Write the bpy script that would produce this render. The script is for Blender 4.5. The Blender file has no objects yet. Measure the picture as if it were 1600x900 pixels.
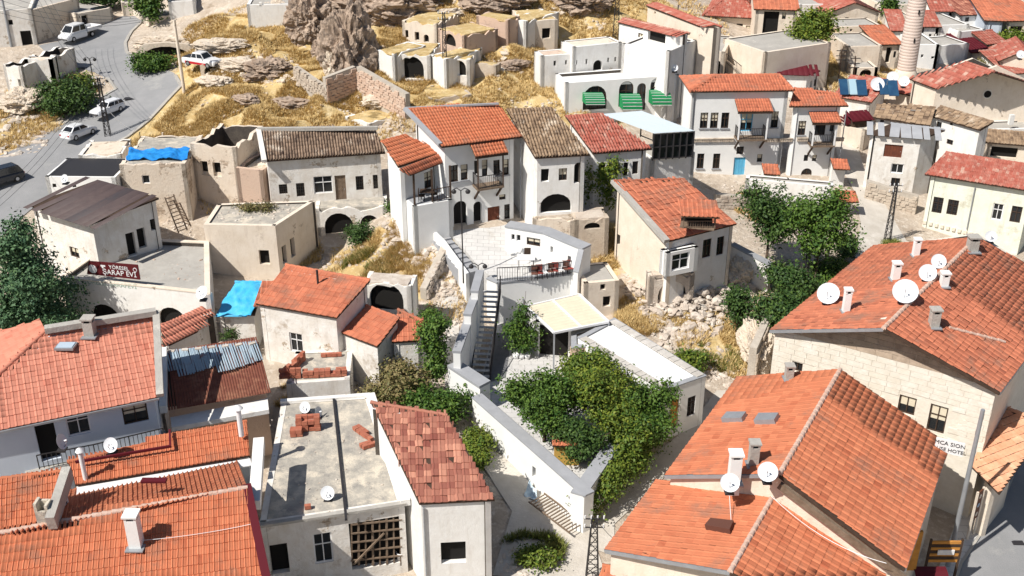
import bpy, math, random
import numpy as np
from math import radians, sin, cos, pi
from mathutils import Vector as V, Matrix, noise
from mathutils.geometry import tessellate_polygon
random.seed(7); rng = np.random.default_rng(7)
DBG = 0
SC = bpy.context.scene
COL = SC.collection
# ---------------------------------------------------------------- camera, sky, sun
FPX = 1700.0; PITCH = radians(26.2); CAMH = 36.0
cam = bpy.data.objects.new('camera', bpy.data.cameras.new('camera')); COL.objects.link(cam)
cam.location = (0, 0, CAMH); cam.rotation_euler = (pi/2 - PITCH, 0, 0)
cam.data.sensor_width = 36; cam.data.lens = 36*FPX/1600; cam.data.clip_end = 3000
SC.camera = cam
SUN_EL = 50.0; SUN_H = V((-.79, -.61, 0)).normalized()
W = bpy.data.worlds.new('World'); SC.world = W; W.use_nodes = True
nt = W.node_tree; bgn = nt.nodes['Background']
sky = nt.nodes.new('ShaderNodeTexSky'); sky.sky_type = 'NISHITA'; sky.sun_disc = False
sky.sun_elevation = radians(SUN_EL); sky.sun_rotation = math.atan2(SUN_H.x, SUN_H.y)
nt.links.new(sky.outputs[0], bgn.inputs[0]); bgn.inputs[1].default_value = .062
sl = bpy.data.lights.new('sun', 'SUN'); sl.energy = 5.0; sl.angle = radians(.5); sl.color = (1, .95, .88)
so = bpy.data.objects.new('sun', sl); COL.objects.link(so); so.location = (-60, -40, 90)
sdir = V((SUN_H.x*cos(radians(SUN_EL)), SUN_H.y*cos(radians(SUN_EL)), sin(radians(SUN_EL))))
so.rotation_euler = sdir.to_track_quat('Z', 'Y').to_euler()
SC.view_settings.view_transform = 'Standard'; SC.view_settings.look = 'None'
SC.view_settings.exposure = 0.2; SC.view_settings.gamma = 1
SC.cycles.max_bounces = 5; SC.cycles.diffuse_bounces = 3; SC.cycles.glossy_bounces = 2
SC.cycles.transparent_max_bounces = 4

# ---------------------------------------------------------------- pixel <-> world helpers
FW = V((0, cos(PITCH), -sin(PITCH))); UP = V((0, sin(PITCH), cos(PITCH))); CP = V((0, 0, CAMH))
def ray(px, py): return FW + V(((px-800)/FPX, 0, 0)) + UP*((450-py)/FPX)
def at(px, py, z):
    d = ray(px, py); return CP + d*((z-CAMH)/d.z)
def on(px, py, A, B):                       # pixel ray onto the vertical plane through A and B
    d = ray(px, py); n = V((B.y-A.y, -(B.x-A.x), 0))
    return CP + d*((A-CP).dot(n)/d.dot(n))
def proj(p):
    q = p-CP; w = q.dot(FW)
    return (800+FPX*q.x/w, 450-FPX*q.dot(UP)/w) if w > 0 else (-9999, -9999)
def seen(p, m=10):
    x, y = proj(p); return -m < x < 1600+m and -m < y < 900+m

# ---------------------------------------------------------------- terrain heights
CTRL = [(0,900,0),(0,500,3),(0,330,5.5),(0,200,7.5),(0,100,9.5),(0,0,12),(200,900,0),(200,450,4),(100,270,6.2),
 (150,170,7.7),(200,60,10),(215,10,11.5),(400,900,0),(420,600,2),(500,410,3.3),(550,392,3.3),(420,300,6),(400,180,8.8),(400,100,11),(400,0,14),
 (700,900,0),(720,700,1),(700,450,3.6),(760,355,5.6),(612,334,6.7),(640,342,6.4),(690,388,5.1),(625,385,4.7),(650,410,4.2),(700,180,8.6),(650,150,9.5),(700,60,12.3),(700,0,14.2),
 (900,850,0),(950,650,.6),(960,500,2.8),(930,360,5.2),(930,270,6.3),(860,150,9.2),(900,50,12),(900,0,14),
 (1080,680,.5),(1110,600,1.1),(1055,487,2.5),(1130,380,3.7),(1230,330,3.0),(1150,285,4.2),(1245,285,4.2),(1092,276,4.5),(1000,130,8.5),(1100,0,11.5),(1150,560,1.2),
 (1200,540,1.2),(1300,900,-.5),(1300,440,2.6),(1340,350,3.3),(1330,250,4.6),(1300,100,7.5),(1300,0,9),(1460,380,2),
 (1560,880,-1),(1590,740,-.6),(1600,420,1.2),(1550,300,3),(1500,150,5),(1560,0,8),
 (830,505,1.2),(785,500,1.2),(890,485,1.25),(830,560,1.1),(900,600,1.0),(765,560,1.4),(830,430,3.6),(790,425,3.8),(880,420,3.6)]
_p = [tuple(at(x, y, z)) for x, y, z in CTRL]
_p += [(-80,-20,-1),(0,-20,-2),(80,-20,-3),(-150,60,4),(150,60,-3),(-200,160,14),(220,160,4),(-150,300,26),(0,300,24),(160,300,18),
       (-400,600,40),(0,600,38),(400,600,30),(-400,0,4),(400,0,-6),(0,-300,-8),(-400,300,20),(400,300,14)]
_P = np.array(_p); _n = len(_P)
_D = np.hypot(_P[:,None,0]-_P[None,:,0], _P[:,None,1]-_P[None,:,1])
_A = np.zeros((_n+3, _n+3)); _A[:_n,:_n] = -_D + np.eye(_n)*.8
_A[:_n,_n] = 1; _A[:_n,_n+1:] = _P[:,:2]; _A[_n,:_n] = 1; _A[_n+1:,:_n] = _P[:,:2].T
_w = np.linalg.solve(_A, np.r_[_P[:,2], 0, 0, 0])
def Hn(X, Y):
    X = np.asarray(X, float); Y = np.asarray(Y, float); out = np.full(X.shape, _w[_n]) + _w[_n+1]*X + _w[_n+2]*Y
    for i in range(_n): out -= _w[i]*np.hypot(X-_P[i,0], Y-_P[i,1])
    return out
_px, _py, _ww = _P[:,0].copy(), _P[:,1].copy(), _w[:_n].copy(); _c0, _c1, _c2 = [float(q) for q in _w[_n:]]
def H(x, y): return float(_c0+_c1*x+_c2*y-_ww.dot(np.sqrt((_px-x)**2+(_py-y)**2)))
def gp(px, py, dz=0):                       # the ground point seen at a pixel
    z = 5.0
    for _ in range(14):
        p = at(px, py, z); z = .5*z + .5*H(p.x, p.y)
    p = at(px, py, z); return V((p.x, p.y, H(p.x, p.y)+dz))

# ---------------------------------------------------------------- object helpers
WL = {}
def link(o, parent=None, w=None):
    COL.objects.link(o)
    w = V((0,0,0)) if w is None else w
    if parent is not None:
        o.parent = parent; o.location = w - WL[parent.name]
    else: o.location = w
    WL[o.name] = w.copy()
def tag(o, label=None, cat=None, group=None, kind=None):
    if label: o['label'] = label
    if cat: o['category'] = cat
    if group: o['group'] = group
    if kind: o['kind'] = kind
    return o
def thing(name, label, cat, loc, group=None):
    o = bpy.data.objects.new(name, None); o.empty_display_size = .3
    link(o, None, V(loc)); return tag(o, label, cat, group)
def copy_tree(o, parent=None, delta=V((0,0,0))):
    c = o.copy(); COL.objects.link(c); c.parent = parent
    WL[c.name] = WL[o.name] + delta
    if parent is None: c.location = o.location + delta
    for ch in list(o.children): copy_tree(ch, c, delta)
    return c
class MB:
    def __init__(s): s.v = []; s.f = []; s.m = []; s.mi = 0; s.sm = []
    def add(s, vs, fs, smooth=False):
        n = len(s.v); s.v += [tuple(v) for v in vs]
        for f in fs: s.f.append(tuple(i+n for i in f)); s.m.append(s.mi); s.sm.append(smooth)
    def hexa(s, b, t):                      # bottom 4 and top 4 points, both ccw seen from above
        s.add(list(b)+list(t), [(3,2,1,0),(4,5,6,7),(0,1,5,4),(1,2,6,5),(2,3,7,6),(3,0,4,7)])
    def box(s, c, d, rz=0, M=None):
        x, y, z = [a/2 for a in d]
        P = [V((-x,-y,-z)),V((x,-y,-z)),V((x,y,-z)),V((-x,y,-z)),V((-x,-y,z)),V((x,-y,z)),V((x,y,z)),V((-x,y,z))]
        R = M if M is not None else Matrix.Rotation(rz, 3, 'Z')
        P = [R @ p + V(c) for p in P]; s.hexa(P[:4], P[4:])
    def bar(s, a, b, w, h=None, up=V((0,0,1))):
        a = V(a); b = V(b); h = h or w; d = (b-a)
        if d.length < 1e-6: return
        d.normalize(); x = d.cross(up)
        if x.length < 1e-3: x = d.cross(V((0,1,0)))
        x.normalize(); y = x.cross(d)
        q = [(-1,-1),(1,-1),(1,1),(-1,1)]
        A = [a+x*(i*w/2)+y*(j*h/2) for i, j in q]; B = [b+x*(i*w/2)+y*(j*h/2) for i, j in q]
        s.add(A+B, [(0,1,2,3),(7,6,5,4),(0,4,5,1),(1,5,6,2),(2,6,7,3),(3,7,4,0)])
    def tube(s, pts, r, n=6, r1=None, cap=True, smooth=True):
        pts = [V(p) for p in pts]; N = len(pts); base = len(s.v); rings = []
        for i, p in enumerate(pts):
            d = (pts[min(i+1,N-1)]-pts[max(i-1,0)]).normalized()
            x = d.cross(V((0,0,1)))
            if x.length < 1e-2: x = V((1,0,0))
            x.normalize(); y = x.cross(d); rr = r + (r1-r)*i/(N-1) if r1 is not None else r
            rings += [p + x*(cos(2*pi*k/n)*rr) + y*(sin(2*pi*k/n)*rr) for k in range(n)]
        fs = [(i*n+k, i*n+(k+1)%n, (i+1)*n+(k+1)%n, (i+1)*n+k) for i in range(N-1) for k in range(n)]
        s.add(rings, fs, smooth)
        if cap: s.add(rings[:n], [tuple(range(n))]); s.add(rings[-n:], [tuple(reversed(range(n)))])
    def prism(s, poly, z0, z1):             # ccw poly
        n = len(poly); b = [V((p[0],p[1],z0)) for p in poly]; t = [V((p[0],p[1],z1)) for p in poly]
        s.add(b+t, [tuple(reversed(range(n))), tuple(range(n,2*n))]+[(i,(i+1)%n,n+(i+1)%n,n+i) for i in range(n)])
    def slab(s, poly, th):                  # any planar ccw polygon, thickened downwards
        n = len(poly); t = [V(p) for p in poly]; b = [p-V((0,0,th)) for p in t]
        s.add(b+t, [tuple(reversed(range(n))), tuple(range(n,2*n))]+[(i,(i+1)%n,n+(i+1)%n,n+i) for i in range(n)])
    def lathe(s, c, prof, n=16, ax=None):
        M = V((0,0,1)).rotation_difference(V(ax)).to_matrix() if ax is not None else Matrix.Identity(3)
        vs = [V(c)+M@V((r*cos(2*pi*k/n), r*sin(2*pi*k/n), z)) for r, z in prof for k in range(n)]
        s.add(vs, [(i*n+k, i*n+(k+1)%n, (i+1)*n+(k+1)%n, (i+1)*n+k) for i in range(len(prof)-1) for k in range(n)], True)
    def build(s, name, mats, parent=None, origin=None):
        if not isinstance(mats, (list, tuple)): mats = [mats]
        me = bpy.data.meshes.new(name)
        A = np.array(s.v, float) if s.v else np.zeros((0,3))
        if origin is None:
            origin = V(((A[:,0].min()+A[:,0].max())/2, (A[:,1].min()+A[:,1].max())/2, A[:,2].min())) if len(A) else V((0,0,0))
        A = A - np.array(origin)
        me.from_pydata(A.tolist(), [], s.f)
        for m in mats: me.materials.append(m)
        me.polygons.foreach_set('material_index', s.m); me.polygons.foreach_set('use_smooth', s.sm)
        me.update(); o = bpy.data.objects.new(name, me); link(o, parent, V(origin)); return o

def npmesh(name, verts, faces, mat, parent=None, tint=None, smooth=False, extra=None):
    """verts (N,3); faces (K,m) all with the same number of corners"""
    me = bpy.data.meshes.new(name); verts = np.ascontiguousarray(verts, np.float32); faces = np.ascontiguousarray(faces, np.int32)
    K, m = faces.shape
    org = V([float(a) for a in (verts.min(0)+verts.max(0))/2]); verts = verts - np.array(org, np.float32)
    me.vertices.add(len(verts)); me.vertices.foreach_set('co', verts.ravel())
    me.loops.add(K*m); me.loops.foreach_set('vertex_index', faces.ravel())
    me.polygons.add(K); me.polygons.foreach_set('loop_start', np.arange(0, K*m, m, dtype=np.int32))
    me.polygons.foreach_set('loop_total', np.full(K, m, np.int32))
    if smooth: me.polygons.foreach_set('use_smooth', np.ones(K, bool))
    for nm, arr in ([('tint', tint)] if tint is not None else [])+(extra or []):
        a = me.attributes.new(nm, 'FLOAT', 'POINT'); a.data.foreach_set('value', np.ascontiguousarray(arr, np.float32))
    me.materials.append(mat); me.update(calc_edges=True); me.validate()
    o = bpy.data.objects.new(name, me); link(o, parent, org); return o
def inst_np(base_v, base_f, Ms):            # joins many transformed copies; Ms (N,4,4)
    bv = np.c_[np.asarray(base_v, float), np.ones(len(base_v))]
    vs = np.einsum('nij,kj->nki', Ms[:, :3, :], bv).reshape(-1, 3)
    bf = np.asarray(base_f); fs = (bf[None] + (np.arange(len(Ms))*len(base_v))[:,None,None]).reshape(-1, bf.shape[1])
    return vs, fs

# ---------------------------------------------------------------- materials
MC = {}
def mat(name, c, c2=None, s=1.2, c3=None, s3=.35, t3=.55, rough=.9, bump=.15, bs=14, metal=0, tint=None, tintamt=.5, spec=.3, streak=None, patch=None, pt=.62, joint=None, coat=0):
    if name in MC: return MC[name]
    m = bpy.data.materials.new(name); m.use_nodes = True; N = m.node_tree.nodes; L = m.node_tree.links
    B = N['Principled BSDF']; B.inputs['Roughness'].default_value = rough; B.inputs['Metallic'].default_value = metal
    B.inputs['Specular IOR Level'].default_value = spec
    if coat: B.inputs['Coat Weight'].default_value = coat
    geo = N.new('ShaderNodeNewGeometry'); pos = geo.outputs['Position']
    def nz(scale, det=4, rg=.6):
        n = N.new('ShaderNodeTexNoise'); n.inputs['Scale'].default_value = scale; n.inputs['Detail'].default_value = det
        n.inputs['Roughness'].default_value = rg; L.new(pos, n.inputs['Vector']); return n.outputs['Fac']
    def ramp(fac, a, b):
        r = N.new('ShaderNodeMapRange'); r.inputs[1].default_value = a; r.inputs[2].default_value = b; L.new(fac, r.inputs[0]); return r.outputs[0]
    def mix(f, a, b):
        x = N.new('ShaderNodeMix'); x.data_type = 'RGBA'; L.new(f, x.inputs[0])
        for k, q in ((6, a), (7, b)):
            if isinstance(q, tuple): x.inputs[k].default_value = (*q, 1)
            else: L.new(q, x.inputs[k])
        return x.outputs[2]
    col = c
    if tint is not None:
        at_ = N.new('ShaderNodeAttribute'); at_.attribute_name = 'tint'
        oi = N.new('ShaderNodeObjectInfo'); ad = N.new('ShaderNodeMath'); ad.operation = 'ADD'
        L.new(at_.outputs['Fac'], ad.inputs[0]); L.new(oi.outputs['Random'], ad.inputs[1])
        fr = N.new('ShaderNodeMath'); fr.operation = 'FRACT'; L.new(ad.outputs[0], fr.inputs[0])
        col = mix(fr.outputs[0], tuple(max(0, a*(1-tintamt)+b*tintamt) for a, b in zip(c, tint)), c)
        wn = N.new('ShaderNodeTexWhiteNoise'); wn.noise_dimensions = '1D'; L.new(fr.outputs[0], wn.inputs['W'])
        col = mix(ramp(wn.outputs['Value'], .78, .95), col, tint)
    if c2 is not None: col = mix(ramp(nz(s, 6, .65), .35, .68), col, c2)
    if c3 is not None: col = mix(ramp(nz(s3, 9, .72), t3, t3+.12), col, c3)
    if streak is not None:                   # rain streaks: noise stretched along the vertical
        mp = N.new('ShaderNodeMapping'); mp.inputs['Scale'].default_value = (1.9, 1.9, .30); L.new(pos, mp.inputs[0])
        n = N.new('ShaderNodeTexNoise'); n.inputs['Scale'].default_value = 1.3; n.inputs['Detail'].default_value = 9; n.inputs['Roughness'].default_value = .7; L.new(mp.outputs[0], n.inputs['Vector']); col = mix(ramp(n.outputs['Fac'], .52, .92), col, streak)
    bh = None
    if patch is not None or joint is not None:   # masonry courses
        cx = N.new('ShaderNodeSeparateXYZ'); L.new(pos, cx.inputs[0]); ad = N.new('ShaderNodeMath'); ad.operation = 'ADD'; L.new(cx.outputs[0], ad.inputs[0])
        cm = N.new('ShaderNodeCombineXYZ'); br = N.new('ShaderNodeTexBrick')
        if patch is not None: L.new(cx.outputs[1], ad.inputs[1]); L.new(ad.outputs[0], cm.inputs[0]); L.new(cx.outputs[2], cm.inputs[1])
        else: L.new(cx.outputs[0], cm.inputs[0]); L.new(cx.outputs[1], cm.inputs[1])
        wv = N.new('ShaderNodeTexNoise'); wv.inputs['Scale'].default_value = 1.7; L.new(pos, wv.inputs['Vector']); av = N.new('ShaderNodeVectorMath'); av.operation = 'MULTIPLY_ADD'
        L.new(wv.outputs['Color'], av.inputs[0]); av.inputs[1].default_value = (.09,.09,.09) if patch is not None else (.015,.015,.015); L.new(cm.outputs[0], av.inputs[2]); L.new(av.outputs[0], br.inputs['Vector'])
        br.inputs['Scale'].default_value = 1.0; br.inputs['Brick Width'].default_value = .5 if patch is not None else .8; br.inputs['Row Height'].default_value = .24 if patch is not None else .5
        br.inputs['Mortar Size'].default_value = .018 if patch is not None else .012; q = patch or joint; br.inputs['Color1'].default_value = (*q, 1); br.inputs['Color2'].default_value = (*[a*.72 for a in q], 1); br.inputs['Mortar'].default_value = (*[a*.42 for a in q], 1)
        if patch is not None: col = mix(ramp(nz(.62, 10, .75), pt, pt+.03), col, br.outputs[0])
        else: col = mix(ramp(br.outputs['Fac'], 0, 1), col, tuple(a*.5 for a in q))
    if isinstance(col, tuple): B.inputs['Base Color'].default_value = (*col, 1)
    else: L.new(col, B.inputs['Base Color'])
    if bump:
        b = N.new('ShaderNodeBump'); b.inputs['Strength'].default_value = min(1, bump*2.2); b.inputs['Distance'].default_value = .06
        L.new(nz(bs*.5, 6, .7), b.inputs['Height']); L.new(b.outputs[0], B.inputs['Normal'])
    MC[name] = m; return m
WHITE = mat('white_plaster', (.84,.83,.80), (.76,.74,.70), 1.5, (.56,.51,.45), .45, .61, bump=.16, streak=(.62,.57,.50), patch=(.60,.52,.42), pt=.645)
WHITE2 = mat('white_plaster_clean', (.85,.85,.83), (.79,.79,.77), 1.2, (.66,.64,.60), .3, .67, bump=.06)
OLDWHITE = mat('old_white_plaster', (.83,.81,.77), (.70,.65,.58), 1.3, (.46,.39,.31), .55, .58, bump=.28, streak=(.50,.44,.37), patch=(.58,.48,.37), pt=.60)
CREAM = mat('cream_plaster', (.80,.71,.60), (.72,.62,.50), 1.1, (.50,.41,.32), .5, .60, bump=.22, streak=(.56,.47,.38), patch=(.60,.49,.38), pt=.62)
TAN = mat('tan_mud_plaster', (.70,.59,.47), (.76,.67,.56), .9, (.44,.35,.26), .6, .57, bump=.35, streak=(.48,.39,.30), patch=(.56,.44,.33), pt=.56)
GREENW = mat('pale_green_plaster', (.79,.80,.71), (.70,.73,.60), 1.3, (.52,.50,.38), .5, .56, bump=.2, streak=(.50,.52,.38))
BLUEW = mat('pale_blue_plaster', (.60,.66,.74), (.56,.62,.70), 1, bump=.04)
STONE = mat('stone', (.52,.43,.34), (.62,.54,.44), 2.2, (.30,.24,.19), 1.2, .56, bump=.5, bs=20, tint=(.36,.29,.23), tintamt=.5)
RUBBLE = mat('rubble_stone', (.62,.54,.455), (.48,.40,.33), 1.6, (.34,.28,.22), .9, .58, bump=.5, bs=20, tint=(.76,.71,.64), tintamt=.5)
PINKST = mat('pink_stone', (.55,.38,.28), (.62,.46,.36), 2, (.32,.22,.17), 1, .58, bump=.5, bs=20, tint=(.66,.54,.44), tintamt=.6)
ASHLAR = mat('ashlar_stone', (.78,.72,.62), (.70,.64,.54), 2, bump=.2, tint=(.82,.78,.71), tintamt=.7)
ASHLAR2 = mat('brown_ashlar_stone', (.46,.36,.27), (.54,.43,.33), 2, bump=.3, tint=(.28,.21,.16), tintamt=.7)
MORTAR = mat('mortar', (.52,.47,.40), (.42,.37,.31), 2, bump=.3)
INNER = mat('shade_toned_interior', (.10,.085,.07), (.06,.05,.045), 1.5, bump=.4)  # inner wall faces, colour darkened so rooms behind openings look unlit
def tilemat(n, c, t, ta=.5, c3=None, t3=.6): return mat(n, c, tuple(a*.8 for a in c), 1.4, c3, .5, t3, rough=.85, bump=.15, tint=t, tintamt=ta)
T_OR = tilemat('orange_tile', (.64,.22,.11), (.42,.115,.055), .6, (.36,.16,.10), .54)
T_OR2 = tilemat('worn_orange_tile', (.62,.21,.115), (.31,.095,.055), .7, (.32,.15,.10), .52)
T_SALM = tilemat('salmon_tile', (.66,.27,.185), (.46,.15,.10), .55, (.36,.14,.09), .60)
T_PATCH = mat('patchwork_tile', (.24,.075,.055), None, tint=(.56,.26,.175), tintamt=.55, rough=.85, bump=.2)
T_RED = tilemat('old_red_tile', (.42,.115,.08), (.56,.38,.30), .35, (.28,.08,.06), .58)
T_OLD = tilemat('lichen_tile', (.34,.24,.17), (.05,.03,.025), .9, (.66,.58,.48), .56)
T_OLD2 = tilemat('tan_old_tile', (.40,.28,.18), (.08,.05,.035), .85, (.62,.53,.42), .56)
TERR = mat('ridge_mortar', (.66,.50,.42), (.55,.35,.26), 3, bump=.3)
BRICK = mat('hollow_brick', (.45,.15,.09), (.34,.11,.07), 3, bump=.2, tint=(.55,.24,.15), tintamt=.5)
MAROON = mat('maroon_metal', (.10,.007,.014), rough=.7, bump=0)
GREYM = mat('grey_metal', (.36,.38,.40), (.30,.31,.33), 2, rough=.45, metal=.3, bump=.02)
RUST = mat('rusty_metal', (.22,.075,.045), (.16,.05,.035), 3, (.30,.13,.08), 1, .5, rough=.8, bump=.1)
DARKM = mat('dark_metal', (.035,.033,.035), rough=.5, bump=0)
COPING = mat('grey_coping', (.36,.37,.39), (.31,.32,.34), 1.4, (.24,.24,.24), .6, .62, bump=.1)
CONC = mat('concrete', (.46,.44,.40), (.36,.34,.31), 1.1, (.60,.57,.51), .55, .55, bump=.3)
CONCR = mat('stained_concrete', (.50,.46,.39), (.29,.275,.25), 1.6, (.66,.59,.48), .7, .50, bump=.4)
ASPH = mat('asphalt', (.30,.30,.305), (.235,.24,.245), .4, (.37,.365,.355), .2, .56, bump=.2, bs=30)
PAVE = mat('paving_stone', (.56,.53,.48), (.46,.43,.39), 1.4, bump=.25, tint=(.64,.61,.57), tintamt=.6)
PAVEL = mat('light_paving', (.62,.61,.59), (.53,.52,.505), 1.1, (.44,.41,.37), .4, .6, bump=.2, joint=(.58,.57,.55))
LANE = mat('lane_concrete', (.60,.56,.50), (.48,.44,.38), .8, (.70,.66,.60), .5, .58, bump=.3)
WOOD = mat('weathered_wood', (.16,.11,.075), (.24,.18,.13), 3, bump=.3)
WOODD = mat('dark_wood', (.05,.032,.022), (.08,.05,.035), 3, bump=.1)
WOODR = mat('red_brown_wood', (.17,.055,.03), (.12,.04,.025), 3, bump=.1)
WOODO = mat('orange_wood', (.60,.28,.06), (.45,.20,.05), 3, bump=.1)
GLASS = mat('window_glass', (.018,.021,.024), rough=.12, bump=0, spec=.5)
VOID = mat('painted_darkness', (.012,.011,.010), rough=.9, bump=0)  # near-black fill, the darkness of unlit interiors put into the colour
WPAINT = mat('white_paint', (.82,.82,.82), (.76,.76,.76), 3, rough=.5, bump=0)
BLUEP = mat('sky_blue_paint', (.10,.42,.68), (.14,.48,.70), 3, rough=.6, bump=.05)
TARP = mat('blue_tarp', (.015,.20,.60), (.03,.30,.72), 1.5, rough=.5, bump=.6, bs=8)
TARPL = mat('light_blue_tarp', (.04,.42,.74), (.12,.52,.80), 2, rough=.5, bump=.4, bs=8)
CANV = mat('cream_canvas', (.72,.65,.50), (.66,.59,.45), 2, rough=.8, bump=.05)
GREENC = mat('green_canvas', (.01,.26,.085), (.012,.20,.07), 3, rough=.7, bump=.05)
DISH = mat('dish_paint', (.74,.77,.80), (.66,.68,.70), 3, rough=.4, bump=0)
RUBR = mat('black_rubber', (.02,.02,.02), rough=.8, bump=0)
BARK = mat('bark', (.14,.10,.07), (.09,.065,.05), 6, bump=.5)
def leafm(n, a, b): return mat(n, a, None, tint=b, tintamt=.9, rough=.6, bump=0)
LEAF = leafm('green_leaf', (.115,.19,.028), (.022,.068,.010)); LEAFY = leafm('yellow_green_leaf', (.19,.225,.026), (.045,.10,.013))
LEAFD = leafm('dark_leaf', (.075,.13,.024), (.02,.055,.014)); PINE = leafm('pine_needle', (.14,.24,.10), (.035,.09,.045))
LEAFB = leafm('dry_leaf', (.26,.20,.09), (.10,.11,.03)); DRY = leafm('dry_grass', (.76,.58,.27), (.50,.34,.14))
GRG = leafm('green_grass', (.12,.17,.03), (.26,.24,.06))
# ---------------------------------------------------------------- walls with real openings
def arch_pts(s0, s1, z0, z1, n=9):
    r = (s1-s0)/2; h = min(r, (z1-z0)*.7)
    return [(s0,z0),(s1,z0)]+[(s0+r+r*cos(pi*k/n), z1-h+h*sin(pi*k/n)) for k in range(n+1)]
def facade(mb, A, B, z0, prof, holes, t=.3):
    """wall from A to B (left to right seen from outside), prof=[(s,z)...] its top edge, holes = lists of (s,z)"""
    A = V((A.x,A.y,0)); B = V((B.x,B.y,0)); L = (B-A).length; u = (B-A)/L; n = V((u.y,-u.x,0))
    outer = [(0,z0),(L,z0)] + [(p[0]*L, p[1]) for p in reversed(prof)]
    rings = [outer]+holes; flat = [p for r in rings for p in r]
    tri = tessellate_polygon([[V((p[0],p[1],0)) for p in r] for r in rings])
    P = [A+u*p[0]+V((0,0,p[1])) for p in flat]; Q = [p-n*t for p in P]
    def orient(tr):
        a, b, c = [P[i] for i in tr]; return tr if (b-a).cross(c-a).dot(n) > 0 else tuple(reversed(tr))
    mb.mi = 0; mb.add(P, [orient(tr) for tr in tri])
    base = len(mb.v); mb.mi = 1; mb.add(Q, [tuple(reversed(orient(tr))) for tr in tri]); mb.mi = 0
    k = len(outer)
    for h in holes:
        m = len(h); hp = P[k:k+m]; hq = Q[k:k+m]; k += m
        mb.add(hp+hq, [(i, m+i, m+(i+1)%m, (i+1)%m) for i in range(m)])
    no = len(outer); mb.add(P[:no]+Q[:no], [((i+1)%no, no+(i+1)%no, no+i, i) for i in range(no)])
BASEZ = [-99]
def opening(thg, A, B, spec, frame=None, pane=None, wall_t=.3):
    """spec=(x0,y0,x1,y1,kind): pixel box on the wall; returns the hole and adds the joinery"""
    x0, y0, x1, y1, kind = spec[:5]; fm = spec[5] if len(spec) > 5 else None
    A0 = V((A.x,A.y,0)); L = (B-A).xy.length; u = (V((B.x,B.y,0))-A0)/L; n = V((u.y,-u.x,0))
    ym = (y0+y1)/2; xm = (x0+x1)/2
    s0 = (on(x0,ym,A,B)-A0).dot(u); s1 = (on(x1,ym,A,B)-A0).dot(u)
    zt = on(xm,y0,A,B).z; zb = on(xm,y1,A,B).z
    if s0 > s1: s0, s1 = s1, s0
    s0 = max(.12, s0); s1 = min(L-.12, s1); zb = max(zb, BASEZ[0]+.1)
    if s1-s0 < .12 or zt-zb < .12: return None
    return joinery(thg, A0, u, n, s0, s1, zb, zt, kind, fm)
def joinery(thg, A0, u, n, s0, s1, zb, zt, kind, fm=None):
    def P(s, z, d): return A0+u*s+V((0,0,z))-n*d
    def rect(mb, a, b, c, d, d0, d1): mb.hexa([P(a,c,d0),P(b,c,d0),P(b,c,d1),P(a,c,d1)], [P(a,d,d0),P(b,d,d0),P(b,d,d1),P(a,d,d1)])
    arch = kind[0] == 'a'; hole = arch_pts(s0,s1,zb,zt) if arch else [(s0,zb),(s1,zb),(s1,zt),(s0,zt)]
    k = kind[1:] if arch else kind
    w = s1-s0; h = zt-zb
    if k in ('w','s','k','d','g','b'):
        fw = min(.07, w*.09); f = MB(); fmat = fm or (WOODD if k != 'k' else WPAINT)
        if k != 'd':
            if not arch:
                rect(f, s0,s0+fw,zb,zt,.07,.13); rect(f, s1-fw,s1,zb,zt,.07,.13)
                rect(f, s0+fw,s1-fw,zt-fw,zt,.07,.13); rect(f, s0+fw,s1-fw,zb,zb+fw,.07,.13)
            else:
                hp = arch_pts(s0+fw/2,s1-fw/2,zb+fw/2,zt-fw/2)
                f.tube([P(a,b,.1) for a, b in hp+[hp[0]]], fw*.6, 4, smooth=False)
            nm = max(0, int(round(w/.7))-1) or (1 if w > .55 else 0)
            for i in range(nm): m_ = s0+w*(i+1)/(nm+1); rect(f, m_-fw*.35,m_+fw*.35,zb+fw,zt-fw-(h*.05 if arch else 0),.08,.125)
            if h > 1.1: zz = zb+h*.62; rect(f, s0+fw,s1-fw,zz-fw*.35,zz+fw*.35,.083,.122)
            fo = f.build('window', fmat, thg)
            p = MB(); pp = [P(a,b,.145) for a, b in hole]; pq = [P(a,b,.155) for a, b in hole]; m = len(pp)
            p.add(pp+pq, [tuple(range(m)), tuple(reversed(range(m,2*m)))])
            p.build('pane', GLASS, fo)
            if k == 'g':
                g = MB()
                for i in range(1, max(3, int(w/.14))): a = s0+w*i/max(3,int(w/.14)); g.bar(P(a,zb,.03),P(a,zt-(.1 if arch else 0),.03),.018)
                for i in range(1, 4): g.bar(P(s0,zb+h*i/4,.03),P(s1,zb+h*i/4,.03),.018)
                g.build('window_grille', DARKM, fo)
            if k == 's':
                g = MB(); rect(g, s0-.08,s1+.08,zb-.09,zb,-.09,.1); g.build('window_sill', COPING, fo)
            if k == 'b' or (k in 'ws' and not arch and w > .3 and random.random() < .35):
                g = MB(); rect(g, s0+fw,s1-fw,zb+h*.45,zt-fw,.128,.143); g.build('window_blind', CANV, fo)
        else:
            nb = max(2, int(w/.22)); g = MB()
            for i in range(nb): rect(g, s0+w*i/nb+.006, s0+w*(i+1)/nb-.006, zb, zt-(h*.02), .1+.008*(i%2), .16)
            d = g.build('door', fm or WOODR, thg)
            hd = MB(); hd.bar(P(s1-.14,zb+h*.45,.02),P(s1-.14,zb+h*.52,.02),.03); hd.build('door_handle', GREYM, d)
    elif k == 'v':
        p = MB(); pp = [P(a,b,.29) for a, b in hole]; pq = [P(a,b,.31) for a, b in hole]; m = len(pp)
        p.add(pp+pq, [tuple(range(m)), tuple(reversed(range(m,2*m)))]); p.build('painted_dark_panel', VOID, thg)  # flat black panel closes the hole, painted as the unlit room behind
    return hole

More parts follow.
